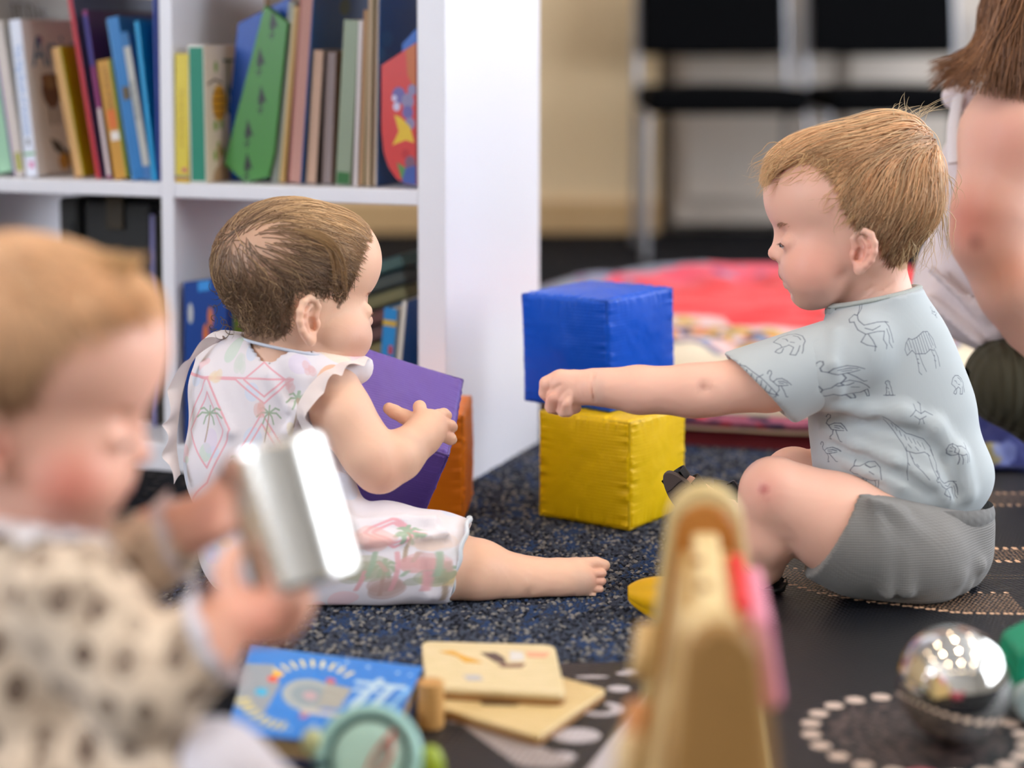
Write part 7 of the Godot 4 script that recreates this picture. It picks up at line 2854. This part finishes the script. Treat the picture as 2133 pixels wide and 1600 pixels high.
func baby() -> void:
	jt = 1.3
	var u := U()
	var s := 1.6
	var o := thing("person", "fair haired baby in a brown spotted cream suit holding the shiny tin", "person", Vector3(J(80, 1500, 0).x, 0, J(80, 1500, 0).z))
	var h := head_frame(56, 748, 0, 1, -0.02, 0.1, s)
	var fl := Field.new()
	var hf := Field.new()
	head(fl, hf, h, 0.98)
	fl.cap(J(40, 1000, -10), J(20, 1180, -10), 125 * u, 140 * u, 40 * u)
	fl.ell(J(40, 1380, 0), Vector3(240, 330, 190) * u, cam_basis, 40 * u)
	# near arm to the bottom of the tin, far arm to its side
	fl.chain([J(150, 1230, 150), J(300, 1410, 190), J(420, 1340, 170), J(480, 1290, 150)], [95 * u, 88 * u, 70 * u, 60 * u], 22 * u)
	fl.ell(J(520, 1280, 130), Vector3(64, 52, 50) * u, cam_basis * Basis(Vector3.BACK, 0.3), 22 * u)
	var f := 24 * u
	for q in [[540, 1262, 616, 1244, 632, 1228, 96], [545, 1286, 622, 1268, 640, 1250, 72], [540, 1306, 612, 1294, 632, 1276, 50], [530, 1322, 590, 1318, 612, 1300, 28]]:
		fl.chain([J(q[0], q[1], q[6] + 40), J(q[2], q[3], q[6] + 24), J(q[4], q[5], q[6] - 6)], [26 * u, f, 21 * u], 6 * u)
	fl.chain([J(490, 1250, 150), J(470, 1195, 140), J(488, 1150, 120)], [30 * u, 27 * u, 23 * u], 10 * u)
	fl.chain([J(200, 1200, -120), J(330, 1130, -120), J(420, 1085, -80)], [90 * u, 72 * u, 58 * u], 22 * u)
	fl.ell(J(448, 1070, -60), Vector3(44, 62, 48) * u, cam_basis, 20 * u)
	for q in [[455, 1020, 480, 985, 500, 968, -20], [462, 1046, 486, 1015, 506, 1000, 0], [464, 1076, 486, 1052, 504, 1042, 14], [460, 1104, 480, 1090, 498, 1082, 24]]:
		fl.chain([J(q[0], q[1], q[6] - 40), J(q[2], q[3], q[6] - 10), J(q[4], q[5], q[6] + 4)], [25 * u, f, 20 * u], 6 * u)
	fl.chain([J(440, 1040, -90), J(470, 1000, -130), J(500, 990, -150)], [26 * u, 23 * u, 20 * u], 8 * u)
	var m := MB.new()
	var hb := AABB(J(-260, 1130, -290), Vector3.ZERO).expand(J(400, 420, 290)).expand(J(-260, 420, 290))
	fl.net(m, Vector3(J(-260, 900, 0).x, 0.02, J(0, 900, -300).z), Vector3(J(690, 900, 0).x, J(0, 1050, 0).y, J(0, 900, 330).z), 0.0045)
	fl.net(m, hb.position, hb.end, 0.0036)
	ear(m, h, 1.0, 0.0016)
	var base := lin(0.9, 0.69, 0.6)
	var red := lin(0.82, 0.42, 0.36)
	var poly := PackedVector2Array(V([150, 140, 176, 92, 150, 66, 100, 50, 60, 10, 36, -40, 4, -50, -36, -66, -60, -120, -96, -150, -150, -135, -196, -30, -196, 90, -125, 190, 30, 190]))
	var hh := s * u
	tint(m, base, [[h * Vector3(95, -140, 95), 80 * hh, red, 0.7], [h * Vector3(160, -105, 0), 26 * hh, red, 0.3], [h * Vector3(150, -158, 0), 28 * hh, lin(0.78, 0.36, 0.34), 0.8], [h * Vector3(0, -98, 118), 50 * hh, red, 0.5], [J(540, 1290, 150), 130 * u, lin(0.84, 0.48, 0.4), 0.55], [J(450, 1080, -40), 80 * u, lin(0.84, 0.5, 0.42), 0.5]])
	var inv := h.affine_inverse()
	for i in m.v.size():
		var q := inv * m.v[i]
		if q.length() < 260 and in_poly(Vector2(q.x, q.y), poly) and absf(q.z) < 140 and not (q.z > 104 and q.y < -40 and q.x > -40):
			m.c[i] = m.c[i].lerp(lin(0.62, 0.46, 0.3), 0.8)
	under(o, "body", m, skin())
	face_bits(o, fl, h, lin(0.6, 0.46, 0.33))
	var hm := MB.new()
	var reg := func(q: Vector3, r: RandomNumberGenerator) -> bool:
		return in_poly(Vector2(q.x, q.y), poly) and not (q.z > 96 and q.y < -48 and q.x > -38)
	var comb := func(q: Vector3, t: float, sd: float) -> Vector3:
		var top := smooth(-30.0, 60.0, q.y - absf(q.z) * 0.4)
		return Vector3(1.0, -0.2, 0.2) * top + Vector3(0.3, -1.0, 0) * (1.0 - top) + Vector3(0.2 * sin(sd), 0.2 * sin(sd * 2.0 + t * 3.0), 0.2)
	var long := func(q: Vector3, r: RandomNumberGenerator) -> float:
		return r.randf_range(60, 120)
	var lift := func(q: Vector3, t: float, lf: float) -> float:
		return 2.0 + lf * 9.0 * t + lf * lf * 8.0 * t * smooth(60.0, 150.0, q.x)
	var colr := func(q: Vector3, r: RandomNumberGenerator) -> Color:
		return lin(0.58, 0.42, 0.3).lerp(lin(0.94, 0.76, 0.58), smooth(-60.0, 110.0, q.y)) * r.randf_range(0.8, 1.2)
	var allow := func(q: Vector3, lf: float) -> bool:
		return in_poly(Vector2(q.x * 0.93 + 8.0 * lf, q.y + 8.0 - 14.0 * lf), poly) or q.y > 120.0
	strands(hm, hf, h, 3000, 27, reg, comb, long, lift, colr, 1.5 * hh, 14.0, Vector3.ZERO, allow)
	# a tuft over the forehead
	var r2 := RandomNumberGenerator.new()
	r2.seed = 15
	for i in 160:
		var a := Vector3(60 + r2.randf() * 70, 122 + r2.randf() * 10, r2.randf_range(-40, 60))
		var pts := PackedVector3Array()
		var nr := PackedVector3Array()
		for k in 6:
			var t := k / 5.0
			pts.append(h * (a + Vector3(16 * t, 26 * sin(t * 1.9) - 10 * t, 6 * t)))
			nr.append(cam_basis.z)
		hm.col = lin(0.82, 0.66, 0.45) * r2.randf_range(0.85, 1.15)
		thread(hm, pts, nr, 1.2 * hh)
	under(o, "hair", hm, hair_mat())
	# ---- spotted suit
	var sf := Field.new()
	sf.ell(J(30, 1390, 0), Vector3(280, 360, 225) * u, cam_basis, 40 * u)
	sf.cap(J(20, 1190, 60), J(60, 1180, -90), 130 * u, 120 * u, 40 * u)
	sf.chain([J(140, 1240, 150), J(300, 1420, 196), J(410, 1350, 174)], [125 * u, 118 * u, 96 * u], 34 * u)
	sf.chain([J(190, 1210, -110), J(340, 1130, -116)], [118 * u, 92 * u], 30 * u)
	sf.chain([J(120, 1640, 110), J(370, 1640, 165)], [165 * u, 128 * u], 40 * u)
	sf.half(J(30, 1092, 0), cam_basis.y, 14 * u)
	sf.cap(J(60, 900, -10), J(20, 1150, -10), 160 * u, 145 * u, 10 * u, 1)
	sf.cap(J(400, 1352, 176), J(520, 1280, 150), 80 * u, 84 * u, 8 * u, 1)
	sf.half(J(436, 1330, 170), cam_basis.x * 0.88 + cam_basis.y * 0.45, 8 * u)
	m = MB.new()
	sf.net(m, Vector3(J(-320, 900, 0).x, 0.02, J(0, 900, -330).z), Vector3(J(560, 900, 0).x, J(0, 1060, 0).y, J(0, 900, 380).z), 0.0052)
	var spots := Pen.new(512, 512, Color(0.85, 0.77, 0.68))
	var r := RandomNumberGenerator.new()
	r.seed = 31
	for y in 6:
		for x in 6:
			var c := Vector2(42 + x * 85 + (y % 2) * 42 + r.randf_range(-12, 12), 42 + y * 85 + r.randf_range(-12, 12))
			for w in [Vector2.ZERO, Vector2(-512, 0)]:
				spots.disc(c + w, r.randf_range(17, 25), Color(0.24, 0.14, 0.11), 0.97, r.randf_range(0.9, 1.35))
			spots.disc(c + Vector2(40, 36), 8, Color(0.6, 0.47, 0.36), 0.7)
	var sm := cloth(Color.WHITE, 5.4, 0.0)
	sm.heightmap_enabled = false
	sm.albedo_texture = spots.tex()
	var suit := under(o, "suit", m, sm)
	# white frilled collar
	m = MB.new()
	for i in 121:
		var a := TAU * i / 120
		for k in 9:
			var t := k / 8.0
			var w := 12.0 * sin(a * 13.0) * t
			m.vert(J(46 + (135 + 62 * t) * cos(a), 1088 + 60 * cos(a) * 0.3 + 34 * t * t + w, (135 + 66 * t) * sin(a) - 10), cam_basis.y)
	grid_mesh(m, 120, 8)
	under(o, "collar", m, cloth(Color(0.86, 0.84, 0.84), 200))
	# cuff frills
	for q in [[436, 1330, 170, 92, 0.9, 0.42], [352, 1126, -112, 84, 0.95, 0.3]]:
		m = MB.new()
		var ax: Vector3 = (cam_basis.x * q[4] + cam_basis.y * q[5]).normalized()
		var b1: Vector3 = ax.cross(cam_basis.z).normalized()
		var b2: Vector3 = ax.cross(b1)
		for i in 61:
			var a := TAU * i / 60
			for k in 6:
				var t := k / 5.0
				m.vert(J(q[0], q[1], q[2]) + (b1 * cos(a) + b2 * sin(a)) * (q[3] + 14 * t * (1.0 + 0.5 * sin(a * 9.0))) * u + ax * (t * 34 - 10 + 6 * sin(a * 9.0) * t) * u, b1 * cos(a) + b2 * sin(a))
		grid_mesh(m, 60, 5)
		under(o, "cuff", m, cloth(Color(0.83, 0.81, 0.83), 200))
	# white leggings, the knee at the bottom of the frame
	var lf := Field.new()
	lf.chain([J(300, 1640, 150), J(445, 1622, 172), J(570, 1710, 158)], [110 * u, 112 * u, 98 * u], 30 * u)
	lf.chain([J(100, 1680, -100), J(400, 1700, -150), J(540, 1760, -130)], [150 * u, 120 * u, 95 * u], 30 * u)
	lf.half(Vector3(0, 0.007, 0), Vector3.DOWN)
	m = MB.new()
	lf.net(m, Vector3(J(-60, 900, 0).x, 0.0, J(0, 900, -330).z), Vector3(J(680, 900, 0).x, J(0, 1480, 0).y, J(0, 900, 360).z), 0.006)
	under(o, "leggings", m, cloth(Color(0.82, 0.8, 0.83), 200))
	# ---- the shiny tin in its hands
	var ca := J(566, 930, -4)
	var cbm := J(648, 1225, 58)
	var ax2 := (ca - cbm).normalized()
	var side := ax2.cross(cam_basis.z).normalized()
	var tb := Basis(side, ax2, side.cross(ax2))
	var H := ca.distance_to(cbm)
	var Rr := 112 * u
	var tin := thing("metal_tin", "shiny stainless steel tin held up by the baby in front", "tin", Vector3.ZERO)
	tin.transform = Transform3D(tb, cbm)
	m = MB.new()
	m.lathe(PackedVector2Array([Vector2(0, 0), Vector2(Rr * 0.9, 0), Vector2(Rr * 0.97, H * 0.015), Vector2(Rr, H * 0.05), Vector2(Rr, H * 0.95), Vector2(Rr * 0.985, H * 0.985), Vector2(Rr * 0.95, H), Vector2(Rr * 0.95, H * 0.97)]), T(Vector3.ZERO), 72)
	obj("wall", m, mat(Color(0.88, 0.87, 0.85), 0.2, 1.0), tin)
	m = MB.new()
	m.lathe(PackedVector2Array([Vector2(Rr * 0.95, H * 0.97), Vector2(Rr * 0.94, H * 0.96), Vector2(0, H * 0.96)]), T(Vector3.ZERO), 72)
	obj("lid", m, mat(Color(0.8, 0.79, 0.77), 0.2, 1.0), tin)


func woman() -> void:
	jt = 2.4
	var u := U()
	var o := thing("person", "woman in a white sleeveless top and olive ribbed trousers kneeling behind the boy", "person", Vector3(J(2200, 900, 0).x, 0, J(2200, 900, 0).z))
	var fl := Field.new()
	# head above the frame, neck, trunk
	var k := 1.28
	var h := head_frame(2250, -230, -40, -1, 0.25, 0.25, k)
	var hf := Field.new()
	head(fl, hf, h, 1.1)
	fl.cap(J(2262, -80, -40), J(2270, 100, -40), 80 * u, 95 * u, 30 * u)
	fl.ell(J(2230, 330, -60), Vector3(215, 250, 130) * u, cam_basis, 40 * u)
	fl.ell(J(2200, 600, -60), Vector3(190, 230, 130) * u, cam_basis, 40 * u)
	fl.cap(J(2230, 130, 70), J(2250, 120, -190), 90 * u, 90 * u, 40 * u)
	# near arm: shoulder, elbow towards the left, forearm back down to the right
	fl.chain([J(2180, 190, 90), J(2118, 290, 120), J(2076, 440, 140), J(2066, 492, 140)], [118 * u, 112 * u, 86 * u, 80 * u], 26 * u)
	fl.chain([J(2068, 500, 140), J(2118, 600, 140), J(2200, 740, 130), J(2250, 830, 120)], [80 * u, 78 * u, 66 * u, 52 * u], 20 * u)
	fl.ell(J(2285, 880, 115), Vector3(52, 60, 34) * u, cam_basis, 20 * u)
	for i in 4:
		fl.chain([J(2290 + i * 14, 910 - i * 6, 110), J(2310 + i * 18, 950 - i * 8, 110), J(2320 + i * 20, 985 - i * 8, 100)], [17 * u, 15 * u, 12 * u], 5 * u)
	fl.chain([J(2250, 880, 120), J(2240, 920, 130), J(2250, 955, 130)], [18 * u, 16 * u, 13 * u], 6 * u)
	# far arm
	fl.chain([J(2260, 190, -200), J(2240, 450, -220), J(2330, 700, -180)], [100 * u, 80 * u, 55 * u], 20 * u)
	fl.half(Vector3(0, 0.004, 0), Vector3.DOWN)
	var m := MB.new()
	fl.net(m, Vector3(J(1900, 900, 0).x, 0.0, J(2100, 600, -330).z), Vector3(J(2500, 600, 0).x, J(2100, -20, 0).y, J(2100, 600, 280).z), 0.006)
	fl.net(m, h.origin - Vector3(0.19, 0.19, 0.16), h.origin + Vector3(0.16, 0.16, 0.16), 0.005)
	ear(m, h, 1.0, 0.003)
	tint(m, lin(0.9, 0.7, 0.62), [[J(2020, 460, 200), 120 * u, lin(0.82, 0.46, 0.38), 0.7], [J(2100, 300, 230), 130 * u, lin(0.83, 0.55, 0.48), 0.6], [J(2100, 560, 215), 90 * u, lin(0.84, 0.53, 0.4), 0.6], [J(2030, 505, 212), 30 * u, lin(0.55, 0.33, 0.3), 0.5]])
	under(o, "body", m, skin())
	face_bits(o, fl, h, lin(0.3, 0.2, 0.13))
	# ---- long brown hair: locks hanging forward over the shoulder
	var hm := MB.new()
	var r := RandomNumberGenerator.new()
	r.seed = 41
	for i in 1500:
		var side := r.randf()
		var a := h * Vector3(r.randf_range(-150, 40), r.randf_range(60, 150), r.randf_range(40, 130))
		var e := Vector2(lerpf(1928, 2190, pow(side, 0.8)), lerpf(172, 215, side) + r.randf_range(-46, 16))
		var z := lerpf(40, 214, smooth(0.0, 0.35, side)) + r.randf_range(-24, 16)
		var mid := J(lerpf(2075, 2200, side) + r.randf_range(-26, 26), -10 + r.randf_range(-20, 20), z + 10)
		var p2 := J(e.x, e.y, z)
		var p1 := J(lerpf(2030, 2175, side) + r.randf_range(-14, 14), 90, z)
		var cv := Curve3D.new()
		cv.add_point(a, Vector3.ZERO, (mid - a) * 0.4)
		cv.add_point(mid, (a - p1) * 0.2, (p1 - a) * 0.2)
		cv.add_point(p1, (mid - p2) * 0.25, (p2 - mid) * 0.25)
		cv.add_point(p2 + Vector3(0, 0, r.randf_range(-0.008, 0.008)))
		var pts := PackedVector3Array()
		var nr := PackedVector3Array()
		var L := cv.get_baked_length()
		for q in 15:
			var t := q / 14.0
			pts.append(cv.sample_baked(t * L, true) + Vector3(0.002, 0, 0.003) * sin(t * 16.0 + side * 9.0))
			nr.append(cam_basis.z)
		hm.col = lin(0.42, 0.26, 0.15).lerp(lin(0.64, 0.44, 0.28), r.randf()) * r.randf_range(0.7, 1.15)
		thread(hm, pts, nr, 2.6 * u)
	# cap of hair over the skull
	var reg := func(q: Vector3, rr: RandomNumberGenerator) -> bool:
		return q.x < 130 and q.y > -60 and not (q.x > 60 and q.y < 40)
	var comb := func(q: Vector3, t: float, sd: float) -> Vector3:
		return Vector3(-0.2, -1.0, 0.4)
	var long := func(q: Vector3, rr: RandomNumberGenerator) -> float:
		return 220.0
	var lift := func(q: Vector3, t: float, lf: float) -> float:
		return 3.0 + lf * 12.0
	var colr := func(q: Vector3, rr: RandomNumberGenerator) -> Color:
		return lin(0.4, 0.26, 0.15) * rr.randf_range(0.7, 1.2)
	strands(hm, hf, h, 900, 47, reg, comb, long, lift, colr, 3.2 * u * k, 24.0)
	under(o, "hair", hm, hair_mat())
	# ---- white top
	var tf := Field.new()
	tf.ell(J(2225, 340, -66), Vector3(240, 240, 145) * u, cam_basis, 40 * u)
	tf.ell(J(2150, 400, -50), Vector3(210, 170, 130) * u, cam_basis, 60 * u)
	tf.ell(J(2140, 590, -60), Vector3(240, 190, 150) * u, cam_basis, 60 * u)
	tf.cap(J(1945, 640, -20), J(2090, 700, 60), 40 * u, 44 * u, 60 * u)
	tf.cap(J(1990, 200, -40), J(2120, 170, 20), 30 * u, 30 * u, 30 * u)
	for w in [[1940, 560, 60, 2080, 690, 110, 10], [1960, 480, 60, 2060, 640, 116, 8], [1930, 620, 40, 2040, 715, 100, 9]]:
		tf.cap(J(w[0], w[1], w[2]), J(w[3], w[4], w[5]), w[6] * u, w[6] * u, 30 * u)
	tf.half(J(2100, 180, 0), cam_basis.y, 10 * u)
	tf.half(J(2060, 738, 60), -cam_basis.y - cam_basis.x * 0.45, 10 * u)
	m = MB.new()
	tf.net(m, Vector3(J(1860, 900, 0).x, J(2100, 800, 0).y, J(2100, 600, -340).z), Vector3(J(2480, 600, 0).x, J(2100, 120, 0).y, J(2100, 600, 200).z), 0.006)
	under(o, "top", m, cloth(Color(0.84, 0.79, 0.79), 160, 0.03))
	m = MB.new()
	var sp := PackedVector3Array()
	var sr := PackedFloat32Array()
	for i in 13:
		var t := i / 12.0
		sp.append(J(lerpf(2004, 1986, t) - 8 * sin(t * PI), lerpf(176, 340, t), lerpf(-20, 40, t)))
		sr.append(14 * u)
	m.tube(sp, sr, 8, 0.4)
	under(o, "strap", m, cloth(Color(0.86, 0.83, 0.83), 160, 0.03))
	# ---- ribbed trousers: the bent knee beside the boy
	var pf := Field.new()
	pf.chain([J(2330, 820, -40), J(2200, 790, 60), J(2100, 790, 90)], [150 * u, 120 * u, 84 * u], 40 * u)
	pf.chain([J(2100, 800, 88), J(2200, 860, 60), J(2400, 920, 20)], [84 * u, 80 * u, 60 * u], 30 * u)
	pf.half(Vector3(0, 0.007, 0), Vector3.DOWN)
	m = MB.new()
	pf.net(m, Vector3(J(1990, 900, 0).x, 0.0, J(2100, 600, -260).z), Vector3(J(2500, 600, 0).x, J(2100, 640, 0).y, J(2100, 600, 260).z), 0.006)
	var pm := cloth(Color(0.27, 0.255, 0.2), 14.0, 0.5)
	var im := Image.create(16, 4, false, Image.FORMAT_RGB8)
	for x in 16:
		for y in 4:
			var v := 0.5 + 0.5 * sin(TAU * x / 16.0)
			im.set_pixel(x, y, Color(v, v, v))
	pm.heightmap_texture = ImageTexture.create_from_image(im)
	pm.uv1_scale = Vector3(70, 70, 70)
	pm.heightmap_scale = 0.3
	under(o, "trousers", m, pm)
